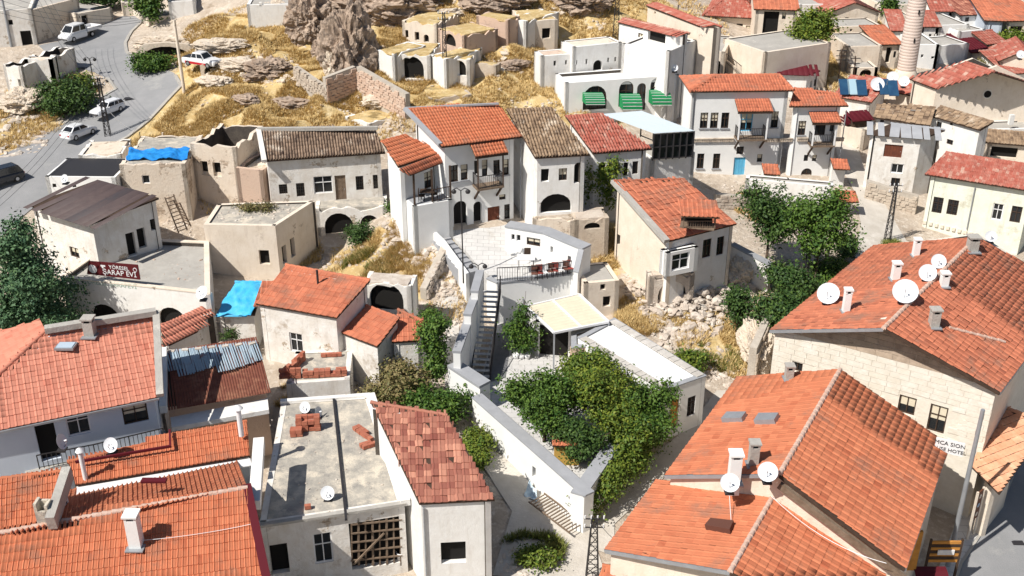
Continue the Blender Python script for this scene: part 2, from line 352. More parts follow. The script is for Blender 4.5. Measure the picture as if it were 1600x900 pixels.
# ---------------------------------------------------------------- tiles
_tp = [(0,.0),(.12,.055),(.30,.075),(.42,.035),(.78,.02),(1.0,.0)]
def tile_base(style):
    if style == 'barrel': pr = [(0,0),(.14,.09),(.4,.13),(.66,.09),(.8,0),(1,-.01)]
    elif style == 'flat': pr = [(.03,.03),(.97,.03)]
    elif style == 'metal': pr = [(0,.0),(.06,.05),(.94,.05),(1,.0)]
    else: pr = _tp
    v = []; f = []; n = len(pr)
    for a, z in pr: v += [(a,-.1,z+.055),(a,1.0,z+.012),(a,-.1,z-.02)]
    for i in range(n-1):
        a, b = 3*i, 3*(i+1); f += [(a,b,b+1,a+1),(a+2,b+2,b,a)]
    return np.array(v), np.array(f)
TB = {k: tile_base(k) for k in ('mars','barrel','flat','metal')}
TBM = {}
def tile_mesh(style, m):
    k = (style, m.name)
    if k not in TBM:
        me = bpy.data.meshes.new('tile'); v, f = TB[style]; me.from_pydata(v.tolist(), [], f.tolist()); me.materials.append(m); me.update(); TBM[k] = me
    return TBM[k]
def inpoly(px, py, poly):
    r = np.zeros(px.shape, bool); n = len(poly)
    for i in range(n):
        x0, y0 = poly[i]; x1, y1 = poly[(i+1)%n]
        if y0 == y1: continue
        c = ((y0 > py) != (y1 > py)) & (px < (x1-x0)*(py-y0)/(y1-y0)+x0); r ^= c
    return r
def tiles(parent, pts, m, tw=.25, tl=.36, style='mars', nobj=0, jit=.012, miss=0, lift=.01, diag=0):
    """pts: planar polygon, ccw from above, first edge is the eave (left to right seen from outside)"""
    pts = [V(p) for p in pts]; e = (pts[1]-pts[0]).normalized()
    nn = V((0,0,0))
    for i in range(1, len(pts)-1): nn += (pts[i]-pts[0]).cross(pts[i+1]-pts[0])
    nn.normalize(); s = nn.cross(e)
    pl = [((p-pts[0]).dot(e), (p-pts[0]).dot(s)) for p in pts]
    a1 = max(p[0] for p in pl); a0 = min(p[0] for p in pl); b1 = max(p[1] for p in pl)
    na = max(1, round((a1-a0)/tw)); nb = max(1, round(b1/tl)); tw = (a1-a0)/na; tl = b1/nb
    def span(bb):
        xs = []; n_ = len(pl)
        for i in range(n_):
            (x0, y0), (x1, y1) = pl[i], pl[(i+1)%n_]
            if (y0 > bb) != (y1 > bb): xs.append(x0+(x1-x0)*(bb-y0)/(y1-y0))
        return (min(xs), max(xs)) if len(xs) > 1 else None
    R_ = []
    for j in range(nb):
        s0, sm = span(j*tl+1e-3), span((j+.5)*tl)
        if s0 is None or sm is None: continue
        s1 = (2*sm[0]-s0[0], 2*sm[1]-s0[1])
        if s1[1]-s1[0] < .4*(s0[1]-s0[0]) and s0[1]-s0[0] > 4*tw: s1 = s0
        for i in range(na):
            x0 = a0+i*tw; x1 = x0+tw
            l0, r0 = max(x0,s0[0]), min(x1,s0[1]); l1, r1 = max(x0,s1[0]), min(x1,s1[1])
            w0, w1 = max(0,r0-l0), max(0,r1-l1)
            if w0+w1 < .25*tw: continue
            if w0 == 0: l0 = l1
            if w1 == 0: l1 = l0
            R_.append((l0, j*tl, (w0+w1)/2 if min(w0,w1) > 0 else max(w0,w1)*.6, l1-l0))
    if not R_: return
    R_ = np.array(R_)
    if miss: R_ = R_[rng.random(len(R_)) > miss]
    N = len(R_)
    M = np.zeros((N,4,4)); E = np.array(e); S = np.array(s); NN = np.array(nn)
    ang = rng.normal(0, jit, N)
    ex = E[None]*np.cos(ang)[:,None] + S[None]*np.sin(ang)[:,None]; sx = -E[None]*np.sin(ang)[:,None] + S[None]*np.cos(ang)[:,None]
    M[:,:3,0] = ex*R_[:,2:3]; M[:,:3,1] = sx*tl+E[None]*R_[:,3:4]; M[:,:3,2] = NN*(.3 if style == 'metal' and tw > .3 else .5 if style == 'metal' else (.85 if tw < .3 else .6))
    O = np.array(pts[0])[None] + E[None]*R_[:,0:1] + S[None]*R_[:,1:2] + NN[None]*(lift+rng.normal(0, jit*.5, N)[:,None])
    M[:,:3,3] = O; M[:,3,3] = 1
    tint = rng.random(N)
    order = np.arange(N)
    if nobj:
        d = np.linalg.norm(O-np.array([0,0,CAMH]), axis=1)
        vis = np.array([seen(V(o), 0) for o in O]); d = np.where(vis, d, 1e6); order = np.argsort(d)
        k = min(nobj, int(vis.sum())); me = tile_mesh(style, m)
        pl_ = WL[parent.name]
        for q in order[:k]:
            o = bpy.data.objects.new('tile', me); COL.objects.link(o); o.parent = parent
            mm = Matrix(M[q].tolist()); mm.translation -= pl_; o.matrix_basis = mm
        order = order[k:]
    if len(order):
        bv, bf = TB[style]; vs, fs = inst_np(bv, bf, M[order])
        o = npmesh('roof_tiling', vs, fs, m, parent, np.repeat(tint[order], len(bv))); tag(o, kind='stuff')
def ridge(parent, a, b, m=None, r=.13, name='ridge_tiles', seg=.4, kind='stuff'):
    a = V(a); b = V(b); n = max(1, int((b-a).length/seg)); mb = MB(); d = (b-a)/n
    for i in range(n):
        p = a+d*i; mb.tube([p-d*.08+V((0,0,.03)), p+d], r, 8, r1=r*.86, cap=True)
    tag(mb.build(name, m or T_OR, parent), kind=kind)
def planar(p): return [V(q) for q in p]
def roof_face(roof, pts, m, th=.1, **k):
    mb = MB(); mb.slab(pts, th); mb.build('roof_deck', k.pop('deck', WOODD), roof)
    tiles(roof, pts, m, **k)

# ---------------------------------------------------------------- buildings
def coping(parent, loop, z, w=.4, h=.12, m=COPING, close=True, out=.05, name='coping'):
    mb = MB(); n = len(loop); C = sum((V((p[0],p[1],0)) for p in loop), V((0,0,0)))/n
    rng_ = range(n if close else n-1)
    inn = []
    for i in range(n):
        p = V((loop[i][0],loop[i][1],0))
        a = V((*loop[(i-1)%n][:2],0)); b = V((*loop[(i+1)%n][:2],0))
        if not close and i == 0: a = p-(b-p)
        if not close and i == n-1: b = p+(p-a)
        n1 = (p-a).normalized(); n2 = (b-p).normalized()
        q1 = V((-n1.y,n1.x,0)); q2 = V((-n2.y,n2.x,0)); q = (q1+q2)
        q = q/max(.5, q.dot(q1)) if q.length > .01 else q1
        inn.append((p-q*out, p+q*(w-out)))
    for i in rng_:
        j = (i+1)%n; zi = loop[i][2] if len(loop[i]) > 2 else z; zj = loop[j][2] if len(loop[j]) > 2 else z
        a, b = inn[i]; c, d = inn[j]
        f = lambda v, zz: V((v.x,v.y,zz))
        mb.hexa([f(a,zi),f(c,zj),f(d,zj),f(b,zi)], [f(a,zi+h),f(c,zj+h),f(d,zj+h),f(b,zi+h)])
    return mb.build(name, m, parent)
LOG = []
def coplanar(A, B, D, C, S):                 # put the second line on one plane with the eave, still on its pixels
    M_ = (C+D)/2; n = (B-A).cross(M_-A); out = []
    for px in S:
        d = ray(*px); out.append(CP+d*((A-CP).dot(n)/d.dot(n)))
    return out
def building(name, label, cat='house', F=None, zt=None, S=None, depth=None, rise=2.0, roof='flat', wm=WHITE, tm=T_OR, ops={},
             over=.35, z0=None, par=.5, rt={}, group=None, cope=None, fl=CONC, off=0, inner=INNER, wf=None, ridge_m=None, t=.3, gutter=False, slope=17):
    """F: two pixels of the front eave line (left,right) at height zt; S: two pixels of the second line
    (back eave for flat/shed, ridge for gable/hip), else a perpendicular depth in metres."""
    if isinstance(zt, tuple):                # ('foot', y): the wall foot is seen below the corner at row y; ('dist', m): metres away
        if zt[0] == 'foot': g = gp(F[0][0], zt[1]); zt = on(*F[0], g, g+V((1,0,0))).z
        else: zt = on(*F[0], V((0,zt[1],0)), V((1,zt[1],0))).z
    A = at(*F[0], zt); B = at(*F[1], zt)
    u = (B-A); u.z = 0; Lw = u.length; u /= Lw; b = V((-u.y,u.x,0))
    if S is not None and roof in ('shed','gable','hip'):     # find the rise that gives this roof its slope
        def run(r):
            q = (at(*S[0], zt+r)+at(*S[1], zt+r))/2 - (A+B)/2; return q.dot(b)
        lo, hi = .02, 6.0
        for _ in range(40):
            r = (lo+hi)/2
            if r < run(r)*math.tan(radians(slope)): lo = r
            else: hi = r
        rise = lo
    zr = zt+(rise if roof != 'flat' else off)
    gab = roof in ('gable','hip'); 
    if S is not None and roof == 'gabley':     # S = [front apex pixel, back apex pixel]
        r1 = (A+B)/2; r2 = at(*S[1], zr); r1 = at(*S[0], zr); dd = r2-r1; dd.z = 0; D = A+dd; C = B+dd
    elif S is not None:
        D2 = at(*S[0], zr); C2 = at(*S[1], zr)
        if roof == 'hip':
            dep = ((D2-A).dot(b)+(C2-B).dot(b))/2; rl, rr = D2, C2
            D = A+b*dep*2; C = B+b*dep*2
        elif roof == 'gable':
            D2, C2 = coplanar(A, B, D2, C2, S); rl, rr = D2, C2; D = A+(D2-A)*2; C = B+(C2-B)*2
        else:
            if roof == 'shed': D2, C2 = coplanar(A, B, D2, C2, S)
            D, C = D2, C2
    else:
        D = A+b*depth; C = B+b*depth
        if roof == 'gable': rl = (A+D)/2; rr = (B+C)/2
        elif roof == 'hip':
            k = min(depth*.5, Lw*.45); rl = (A+D)/2+u*k; rr = (B+C)/2-u*k
    if roof == 'gabley': depth = depth or (D-A).xy.length
    if roof == 'shed':
        if S is None: C.z = D.z = zr
    else: C.z = D.z = zt
    if off and roof == 'flat': C.z = D.z = zt+off
    LOG.append((label[:44], F[0], round(Lw,1), round((D-A).xy.length,1), round(zt,1), round(zr-zt,1), roof, round(math.degrees(math.atan2((D-A).dot(u),(D-A).dot(b))))))
    base = min(H(p.x,p.y) for p in (A,B,C,D))-.6 if z0 is None else z0
    BASEZ[0] = base
    th = thing(name, label, cat, ((A.x+C.x)/2,(A.y+C.y)/2,base), group)
    # wall footprint pulled in from the eave
    ov = over if roof != 'flat' else 0
    cc = (A+B+C+D)/4
    def inset(P, q1, q2):
        d1 = (q1-P); d2 = (q2-P); d1.z = d2.z = 0; return P+d1.normalized()*ov+d2.normalized()*ov
    a, bb, c, d = inset(A,B,D), inset(B,A,C), inset(C,B,D), inset(D,C,A)
    dz = rise*ov/max(.1,(D-A).xy.length*(.5 if gab else 1)) if roof in ('shed','gable','hip') else 0
    W4 = [a,bb,c,d]; mb = MB(); top = .06
    prof = {i: [(0,W4[i].z),(1,W4[(i+1)%4].z)] for i in range(4)}
    if roof == 'gable':
        for i in (1,3): prof[i] = [(0,zt+dz-top),(.5,((rr if i == 1 else rl).z if S else zr)-top),(1,zt+dz-top)]
        for i in (0,2): prof[i] = [(0,zt+dz-top),(1,zt+dz-top)]
    elif roof == 'gabley':
        for i in (0,2): prof[i] = [(0,zt-top),(.5,zr-top),(1,zt-top)]
        for i in (1,3): prof[i] = [(0,zt-top),(1,zt-top)]
    elif roof == 'shed':
        pn = (B-A).cross(D-A); zz = [A.z-((p.x-A.x)*pn.x+(p.y-A.y)*pn.y)/pn.z-top for p in W4]
        for i in range(4): prof[i] = [(0,zz[i]),(1,zz[(i+1)%4])]
    elif roof == 'hip':
        for i in range(4): prof[i] = [(0,zt),(1,zt)]
    if cat == 'ruin':                        # broken, uneven wall heads
        for i in range(4):
            L_ = (W4[(i+1)%4]-W4[i]).xy.length; n_ = max(4, int(L_/.45)); (_, za), (_, zb_) = prof[i]
            prof[i] = [(k_/n_, za+(zb_-za)*k_/n_-random.random()**2*(.38 if 0 < k_ < n_ else .05)) for k_ in range(n_+1)]
    for i in range(4):
        P, Q = W4[i], W4[(i+1)%4]
        hs = [opening(th, P, Q, o) for o in ops.get(i, [])]
        k_ = len(mb.m); facade(mb, P, Q, base, prof[i], [h for h in hs if h], t)
        if wf is not None and i == 0: mb.m[k_:] = [2 if q == 0 else q for q in mb.m[k_:]]
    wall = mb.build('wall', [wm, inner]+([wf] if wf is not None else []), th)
    R = None
    if roof == 'flat':
        r = MB(); zz = min(p.z for p in (A,B,C,D))-par
        r.prism([tuple((p+(cc-p).normalized()*t*.9).xy) for p in (a,bb,c,d)], zz-.25, zz)
        R = r.build('roof', fl, th)
        if cope is not None: coping(th, [(p.x,p.y,p.z) for p in (a,bb,c,d)], 0, .34, .07, cope, out=.03)
    else:
        r = MB()
        if roof == 'shed': r.slab([A,B,C,D], .12); fs = [[A,B,C,D]]
        elif roof == 'gable':
            A.z=B.z=C.z=D.z=zt
            if S is None: rl.z = rr.z = zr
            r.slab([A,B,rr,rl], .12); r.slab([C,D,rl,rr], .12); fs = [[A,B,rr,rl],[C,D,rl,rr]]
        elif roof == 'gabley':
            f1 = (A+B)/2; f2 = (C+D)/2
            if S is not None: f1 = r1.copy(); f2 = r2.copy()
            f1 = V((f1.x,f1.y,zr)); f2 = V((f2.x,f2.y,zr))
            fs = [[B,C,f2,f1],[D,A,f1,f2]]; rl, rr = f1, f2
            for f in fs: r.slab(f, .12)
        elif roof == 'hip':
            rl = V((rl.x,rl.y,zr)); rr = V((rr.x,rr.y,zr)); A.z=B.z=C.z=D.z=zt
            fs = [[A,B,rr,rl],[B,C,rr],[C,D,rl,rr],[D,A,rl]]
            for f in fs: r.slab(f, .12)
        R = r.build('roof', WOODD if tm is not MAROON else MAROON, th)
        kw = dict(tw=.25, tl=.38); kw.update(rt)
        first = True
        for f in fs:
            vis = sum(seen(p, 60) for p in f)
            nrm = (f[1]-f[0]).cross(f[-1]-f[0])
            if nrm.dot(CP-f[0]) < 0: continue
            kk = dict(kw); 
            if not first: kk['nobj'] = min(kk.get('nobj', 0), kk.get('nobj2', 0))
            kk.pop('nobj2', None)
            tiles(R, f, tm, **kk); first = False
        rm = ridge_m or tm
        if roof == 'shed' and kw.get('style') != 'metal': ridge(R, D, C, rm if ridge_m else tm, .1)
        if roof in ('gable','gabley'): ridge(R, rl, rr, rm)
        if roof == 'hip':
            ridge(R, rl, rr, rm)
            for p, q in ((A,rl),(B,rr),(C,rr),(D,rl)): ridge(R, p, q, rm)
        if gutter:
            g = MB(); g.bar(A-b*.06-V((0,0,.08)), B-b*.06-V((0,0,.08)), .12, .1); g.build('gutter', GREYM, th)
    th2 = dict(pl=(A, (B-A).cross(rl-A)) if roof in ('gable','hip') else None, thing=th, wall=wall, roof=R, A=A, B=B, C=C, D=D, a=a, b=bb, c=c, d=d, u=u, bk=b, zt=zt, zr=zr, base=base)
    return th2
def chimney(parent, px, py, z, w=.5, h=1.2, m=None, cap=True, pipe=False, d=None):
    """a chimney whose foot is seen at (px,py) on a roof at height z"""
    p = at(px, py, z); m = m or WHITE2; mb = MB()
    if pipe:
        mb.tube([p-V((0,0,.4)), p+V((0,0,h))], w/2, 10); o = mb.build('chimney', m, parent)
        c = MB(); c.lathe(p+V((0,0,h+.05)), [(w*.95,0),(w*.6,.12),(.01,.2)], 12); c.build('chimney_cap', m, o); return o
    mb.box(p+V((0,0,h/2-.3)), (w, d or w, h+.6)); o = mb.build('chimney', m, parent)
    if cap:
        c = MB(); c.box(p+V((0,0,h+.22)), (w*1.25, (d or w)*1.25, .09))
        for i in (-1,1):
            for j in (-1,1): c.box(p+V((i*w*.4,j*(d or w)*.4,h+.09)), (.1,.1,.18))
        c.build('chimney_cap', m, o)
        k = MB(); k.box(p+V((0,0,h+.07)), (w*.6,(d or w)*.6,.14)); k.build('flue', VOID, o)
    f = MB(); f.box(p+V((0,-.05,.03)), (w*1.5,w*1.6,.06)); f.build('flashing', GREYM, o)
    return o
def rail(mb, pts, h=1.0, step=.13, r=.012, top=.03):
    for a, b in zip(pts, pts[1:]):
        a = V(a); b = V(b); n = max(1, int((b-a).length/step))
        mb.bar(a+V((0,0,h)), b+V((0,0,h)), top*1.6); mb.bar(a+V((0,0,.1)), b+V((0,0,.1)), top)
        for i in range(n+1):
            p = a+(b-a)*(i/n); mb.bar(p, p+V((0,0,h)), r*2 if i % 8 else top*1.4)
# ---------------------------------------------------------------- ground sheet
ROADL = [(0,372),(40,335),(100,285),(150,240),(200,215),(232,190),(255,165),(283,135),(272,115),(245,104),(215,95),(198,82),(196,68),(206,50),(222,35),(222,26)]
ROADR = [(-90,300),(-40,262),(20,235),(62,215),(100,195),(135,165),(165,150),(182,140),(170,125),(148,114),(100,100),(75,85),(60,72),(90,66),(150,45),(190,26)]
GX0, GX1, GY0, GY1 = -92, 92, 20, 205
def densify(l, n=6):
    o = []
    for a, b in zip(l, l[1:]): o += [(a[0]+(b[0]-a[0])*k/n, a[1]+(b[1]-a[1])*k/n) for k in range(n)]
    return o+[l[-1]]
RL = [gp(x, y) for x, y in densify(ROADL)]; RR = [gp(x, y) for x, y in densify(ROADR)]
roadpts = np.array([[(a*(1-k/6)+b*(k/6)).x, (a*(1-k/6)+b*(k/6)).y] for a, b in zip(RL, RR) for k in range(7)])
# hillside: mask of rough natural ground from pixel patches (px,py,radius m,strength)
HILL = [(330,200,14),(250,180,8),(360,120,12),(420,80,14),(430,150,14),(500,110,12),(560,60,12),(640,110,12),(700,80,14),(760,120,12),(820,130,10),
        (850,90,12),(880,40,14),(750,30,14),(640,20,14),(500,20,14),(350,60,12),(300,170,10),(560,150,10),(900,120,5),(330,30,10),(940,20,14),(60,190,9),(30,225,7),(20,170,8),
        (640,20,12),(1310,60,7),(1330,110,6),(1340,60,6)]
hp = [(gp(x, y), r) for x, y, r in HILL]
def hmask(X, Y):
    m = np.zeros(X.shape)
    for p, r in hp:
        m = np.maximum(m, np.clip(1.5-np.hypot(X-p.x, Y-p.y)/r*1.3, 0, 1))
    rd = np.full(X.shape, 1e9)
    for q in roadpts[::3]: rd = np.minimum(rd, np.hypot(X-q[0], Y-q[1]))
    return m*np.clip((rd-1.0)/3, 0, 1)
def rough(X, Y, M_):
    out = np.zeros(X.shape); f = out.ravel(); x = X.ravel(); y = Y.ravel(); m = M_.ravel()
    for i in range(len(x)):
        if m[i] > .02: f[i] = m[i]*(noise.noise(V((x[i]*.13, y[i]*.13, 3)))*1.15+noise.noise(V((x[i]*.4, y[i]*.4, 9)))*.9)
        else: f[i] = 0
        f[i] += noise.noise(V((x[i]*1.1, y[i]*1.1, 5)))*(.05+.1*m[i])
    return f.reshape(X.shape)
nx, ny = 300, 300
tx = np.linspace(0, 1, nx)*2-1; ty = np.linspace(0, 1, ny)
X1 = np.sign(tx)*(np.abs(tx)*.45+np.abs(tx)**5*5)*200; Y1 = 15+ty*165+ty**9*900
GXX, GYY = np.meshgrid(X1, Y1)
MM = hmask(GXX, GYY); RG = rough(GXX, GYY, MM); ZZ = Hn(GXX, GYY)+RG
def Hr(x, y):                                # height of the built (rough) sheet
    i = np.clip(np.searchsorted(X1, x)-1, 0, nx-2); j = np.clip(np.searchsorted(Y1, y)-1, 0, ny-2)
    a = (x-X1[i])/(X1[i+1]-X1[i]); b = (y-Y1[j])/(Y1[j+1]-Y1[j])
    return (ZZ[j,i]*(1-a)*(1-b)+ZZ[j,i+1]*a*(1-b)+ZZ[j+1,i]*(1-a)*b+ZZ[j+1,i+1]*a*b)
def G(px, py, dz=0):
    p = gp(px, py); p = at(px, py, float(Hr(p.x, p.y))); return V((p.x, p.y, float(Hr(p.x, p.y))+dz))
def smooth_patch(lst):                       # (px,py,radius,weight)
    out = np.zeros(GXX.shape)
    for x, y, r, w in lst:
        p = gp(x, y); out = np.maximum(out, w*np.clip(1.6-np.hypot(GXX-p.x, GYY-p.y)/r*1.6, 0, 1))
    return out
GRASSY = [(520,60,10,1),(700,20,12,1),(560,100,10,1),(690,130,9,1),(860,30,12,1),(380,90,8,.8),(500,150,9,1),(330,190,12,1),(240,185,7,1),(360,120,9,.9),(420,60,10,1),(450,130,10,1),(600,110,7,1),(640,95,9,1),(740,110,9,1),(820,130,9,1),(860,90,12,1),
          (900,40,14,1),(750,40,10,.9),(620,60,6,.9),(430,180,7,.9),(300,200,9,1),(340,60,5,.5),(230,225,5,1),(90,140,5,.6),(20,190,6,.5),(30,230,4,.5),
          (930,120,5,1),(1300,60,8,.9),(1330,120,6,.9),(640,420,5,.6),(560,410,5,.6),(940,380,4,.8),(1000,500,3,.4),(1130,530,4,.8),(700,480,4,.2),(600,20,5,.5),(960,10,12,1),(1340,30,6,.5)]
GR = smooth_patch(GRASSY)
gv = np.stack([GXX.ravel(), GYY.ravel(), ZZ.ravel()], 1)
J, I = np.meshgrid(np.arange(ny-1), np.arange(nx-1), indexing='ij'); k = (J*nx+I).ravel()
gf = np.stack([k, k+1, k+nx+1, k+nx], 1)
def groundmat(full=0):
    m = bpy.data.materials.new('dry_grass_turf' if full else 'earth_and_dry_grass'); m.use_nodes = True; N = m.node_tree.nodes; L = m.node_tree.links; B = N['Principled BSDF']
    B.inputs['Roughness'].default_value = .95; B.inputs['Specular IOR Level'].default_value = .1
    g = N.new('ShaderNodeNewGeometry').outputs['Position']
    def nz(s, d=6, r=.65):
        n = N.new('ShaderNodeTexNoise'); n.inputs['Scale'].default_value = s; n.inputs['Detail'].default_value = d; n.inputs['Roughness'].default_value = r; L.new(g, n.inputs['Vector']); return n.outputs['Fac']
    def rp(f, a, b):
        r = N.new('ShaderNodeMapRange'); r.inputs[1].default_value = a; r.inputs[2].default_value = b; L.new(f, r.inputs[0]); return r.outputs[0]
    def mx(f, a, b):
        x = N.new('ShaderNodeMix'); x.data_type = 'RGBA'; L.new(f, x.inputs[0])
        for k_, q in ((6,a),(7,b)):
            if isinstance(q, tuple): x.inputs[k_].default_value = (*q,1)
            else: L.new(q, x.inputs[k_])
        return x.outputs[2]
    def ma(op, a, b):
        x = N.new('ShaderNodeMath'); x.operation = op
        for k_, q in enumerate((a,b)):
            if isinstance(q, (int,float)): x.inputs[k_].default_value = q
            else: L.new(q, x.inputs[k_])
        return x.outputs[0]
    dirt = mx(rp(nz(.5), .35, .65), (.62,.53,.43), (.45,.37,.29)); dirt = mx(rp(nz(2.5), .52, .68), dirt, (.72,.65,.56)); dirt = mx(rp(nz(.9), .60, .68), dirt, (.34,.27,.20))
    grass = mx(rp(nz(.35), .35, .65), (.68,.51,.24), (.52,.37,.17)); grass = mx(rp(nz(1.6), .48, .66), grass, (.76,.62,.36)); grass = mx(rp(nz(.5), .58, .68), grass, (.30,.22,.10)); grass = mx(rp(nz(.8), .64, .70), grass, (.66,.56,.44))
    at_ = N.new('ShaderNodeAttribute'); at_.attribute_name = 'grass'
    f = rp(ma('ADD', at_.outputs['Fac'] if not full else ma('ADD', at_.outputs['Fac'], .75), ma('MULTIPLY', ma('SUBTRACT', nz(.45), .5), 1.3)), .30, .46)
    L.new(mx(f, dirt, grass), B.inputs['Base Color'])
    b = N.new('ShaderNodeBump'); b.inputs['Strength'].default_value = .9; b.inputs['Distance'].default_value = .25; L.new(nz(2.2, 10, .75), b.inputs['Height']); L.new(b.outputs[0], B.inputs['Normal'])
    return m
GM = groundmat(); TURF = groundmat(1)
o = npmesh('ground', gv, gf, GM, None, smooth=True, extra=[('grass', GR.ravel())]); tag(o, kind='structure')

# ---------------------------------------------------------------- sheets laid on the ground
def strip(name, L, R, m, nc=7, dz=.05, kind='structure', skirt=.3):
    vs = []; n = len(L)
    for a, b in zip(L, R):
        for k_ in range(nc+1):
            p = a*(1-k_/nc)+b*(k_/nc); vs.append((p.x, p.y, float(Hr(p.x,p.y))+dz))
    fs = [(i*(nc+1)+k_, i*(nc+1)+k_+1, (i+1)*(nc+1)+k_+1, (i+1)*(nc+1)+k_) for i in range(n-1) for k_ in range(nc)]
    a = V(vs[1])-V(vs[0]); b = V(vs[nc+1])-V(vs[0])
    if a.cross(b).z < 0: fs = [tuple(reversed(f)) for f in fs]
    mb = MB(); mb.add(vs, fs, True); o = mb.build(name, m); tag(o, kind=kind) if kind else None; return o
strip('road', RL, RR, ASPH, 10, .06)
def kerbline(pts, m=CONC, w=.28, h=.16, name='kerb'):
    mb = MB(); n = len(pts)
    for a, b in zip(pts, pts[1:]):
        d = (b-a); d.z = 0
        if d.length < .05: continue
        mb.bar(V((a.x,a.y,float(Hr(a.x,a.y))+.06)), V((b.x,b.y,float(Hr(b.x,b.y))+.06)), w, h)
    tag(mb.build(name, m), kind='structure')
kerbline(RL[60:]); kerbline(RL[12:48]); kerbline(RR[24:50])
# street at the right bottom
sl_ = [gp(x, y) for x, y in densify([(1470,960),(1500,880),(1540,820),(1565,780),(1600,700),(1640,620)], 5)]
sr_ = [p+V((9,2,0)) for p in sl_]
strip('street', sl_, sr_, ASPH, 6, .07)
pl0 = [gp(x, y) for x, y in densify([(1440,960),(1470,880),(1500,800),(1515,740),(1540,690),(1580,620)], 5)]
strip('pavement', pl0, sl_, PAVEL, 3, .16)
kerbline([p+V((0,0,.0)) for p in sl_])
# sandy lanes between the houses
def lane(name, Lp, Rp, m=LANE, dz=.05): return strip(name, [gp(*p) for p in densify(Lp, 4)], [gp(*p) for p in densify(Rp, 4)], m, 5, dz)
lane('lane', [(770,900),(800,800),(765,745),(730,690)], [(950,910),(925,835),(870,790),(790,715)])
lane('lane', [(905,850),(955,780),(1010,720),(1075,670),(1120,610)], [(960,870),(960,820),(1045,740),(1110,672),(1150,612)])
lane('lane', [(1345,440),(1335,400),(1345,350),(1335,300),(1310,255),(1305,225),(1290,190)], [(1385,440),(1430,400),(1400,350),(1372,300),(1350,262),(1342,235),(1310,190)])
lane('lane', [(700,640),(690,560),(680,480),(705,440)], [(755,620),(718,540),(716,470),(728,440)], PAVE)

# manholes and drains in the road
for k_, (x, y, w_) in enumerate([(205,155,1.0),(172,127,.7),(130,107,.7),(1590,850,.5)]):
    p = G(x, y); b_ = MB(); b_.box(p+V((0,0,.075)), (w_*1.2, w_*.7, .03)); tag(b_.build('drain_cover', DARKM if 'DARKM' in globals() else ASPH), ['dark rectangular drain grate in the middle of the road bend','small dark drain cover by the twin headed lamp','dark patch cover on the upper road','small round cover in the right hand street'][k_], 'drain')
# ================================================================ houses, left half
NT = 300
H1 = building('tiled_house', 'large bright orange tiled roof with a tall white chimney in the near left corner', F=[(-60,1010),(425,940)], zt=5.0, S=[(-30,839),(387,762)], slope=20,
   roof='gable', tm=T_OR, rt=dict(tw=.21, tl=.42, nobj=NT), ridge_m=TERR, over=.3)
building('tiled_house', 'small orange roof at the left edge ending in a grey parapet behind the broken chimney', F=[(-30,832),(84,811)], zt=6.7, S=[(-30,752),(102,736)], rise=1.6, roof='shed', tm=T_OR, rt=dict(tw=.2, tl=.42, nobj=150), over=.1)
building('tiled_house', 'narrow orange tiled roof edged with dark red metal beside the white pipe chimney', F=[(118,757),(390,711)], zt=5.6, S=[(106,722),(386,658)], rise=1.0, roof='shed', tm=T_OR, rt=dict(tw=.2, tl=.42, nobj=NT), over=.1)
H3 = building('tiled_house', 'pale blue house under a broad salmon tiled roof with a skylight', F=[(-121,697),(248,620)], zt=7.4, S=[(72,517),(240,491)], slope=22, roof='shed', wm=BLUEW, tm=T_SALM,
   rt=dict(tw=.30, tl=.36, nobj=NT), over=.25, ops={0:[(191,628,231,661,'w'),(103,643,141,680,'k'),(58,658,90,720,'v')]}, gutter=True)
H4 = building('low_house', 'low house with a corrugated metal roof half blue grey half rust', F=[(258,634),(418,606)], zt=5.4, S=[(262,549),(404,534)], slope=8, roof='shed', wm=PINKST, tm=RUST, rt=dict(tw=.14, tl=4.5, style='metal', jit=.001), over=.1)
building('shed', 'narrow sloping tile roof between the arched white wall and the metal roof', 'shed', F=[(254,543),(308,517)], zt=4.9, S=[(252,508),(330,484)], rise=.8, roof='shed', tm=T_SALM, wm=OLDWHITE, rt=dict(tw=.22, tl=.5), over=.05)
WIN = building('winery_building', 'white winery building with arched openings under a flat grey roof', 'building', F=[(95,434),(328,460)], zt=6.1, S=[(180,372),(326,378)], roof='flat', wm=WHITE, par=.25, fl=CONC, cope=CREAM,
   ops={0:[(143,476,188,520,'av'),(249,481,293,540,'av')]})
H6 = building('low_house', 'old house with a striped brown sheet metal roof beside the winery', F=[(45,320),(142,349)], zt=9.0, S=[(152,281),(248,309)], slope=6, roof='shed', wm=OLDWHITE, tm=mat('brown_sheet', (.10,.07,.065), (.07,.05,.05), 2, (.16,.12,.10), .5, .6, rough=.6, bump=.02, tint=(.05,.045,.05)),
   rt=dict(tw=.8, tl=9, style='metal', jit=.001), over=.15, ops={0:[(110,387,123,402,'w')], 1:[(198,363,212,400,'v'),(215,356,228,388,'v'),(235,342,243,360,'v')]}, off=0)
building('small_house', 'small white house with two tiny windows beside the road bend wall', F=[(70,276),(180,277)], zt=8.9, depth=4, roof='flat', wm=WHITE2, par=-.05, fl=DARKM, ops={0:[(82,287,88,293,'w'),(113,286,119,293,'w')]})
building('ruined_house', 'tan mud walled house with one small framed window under the blue tarp', 'ruin', F=[(186,257),(289,255)], zt=9.6, depth=6.5, roof='flat', wm=TAN, par=.1, fl=CONCR, ops={0:[(222,274,234,287,'k')]})
building('stone_wall_block', 'crumbling white and stone wall left of the blue tarp', 'ruin', F=[(122,242),(188,240)], zt=9.2, depth=3.5, roof='flat', wm=OLDWHITE, par=.1, fl=TAN)
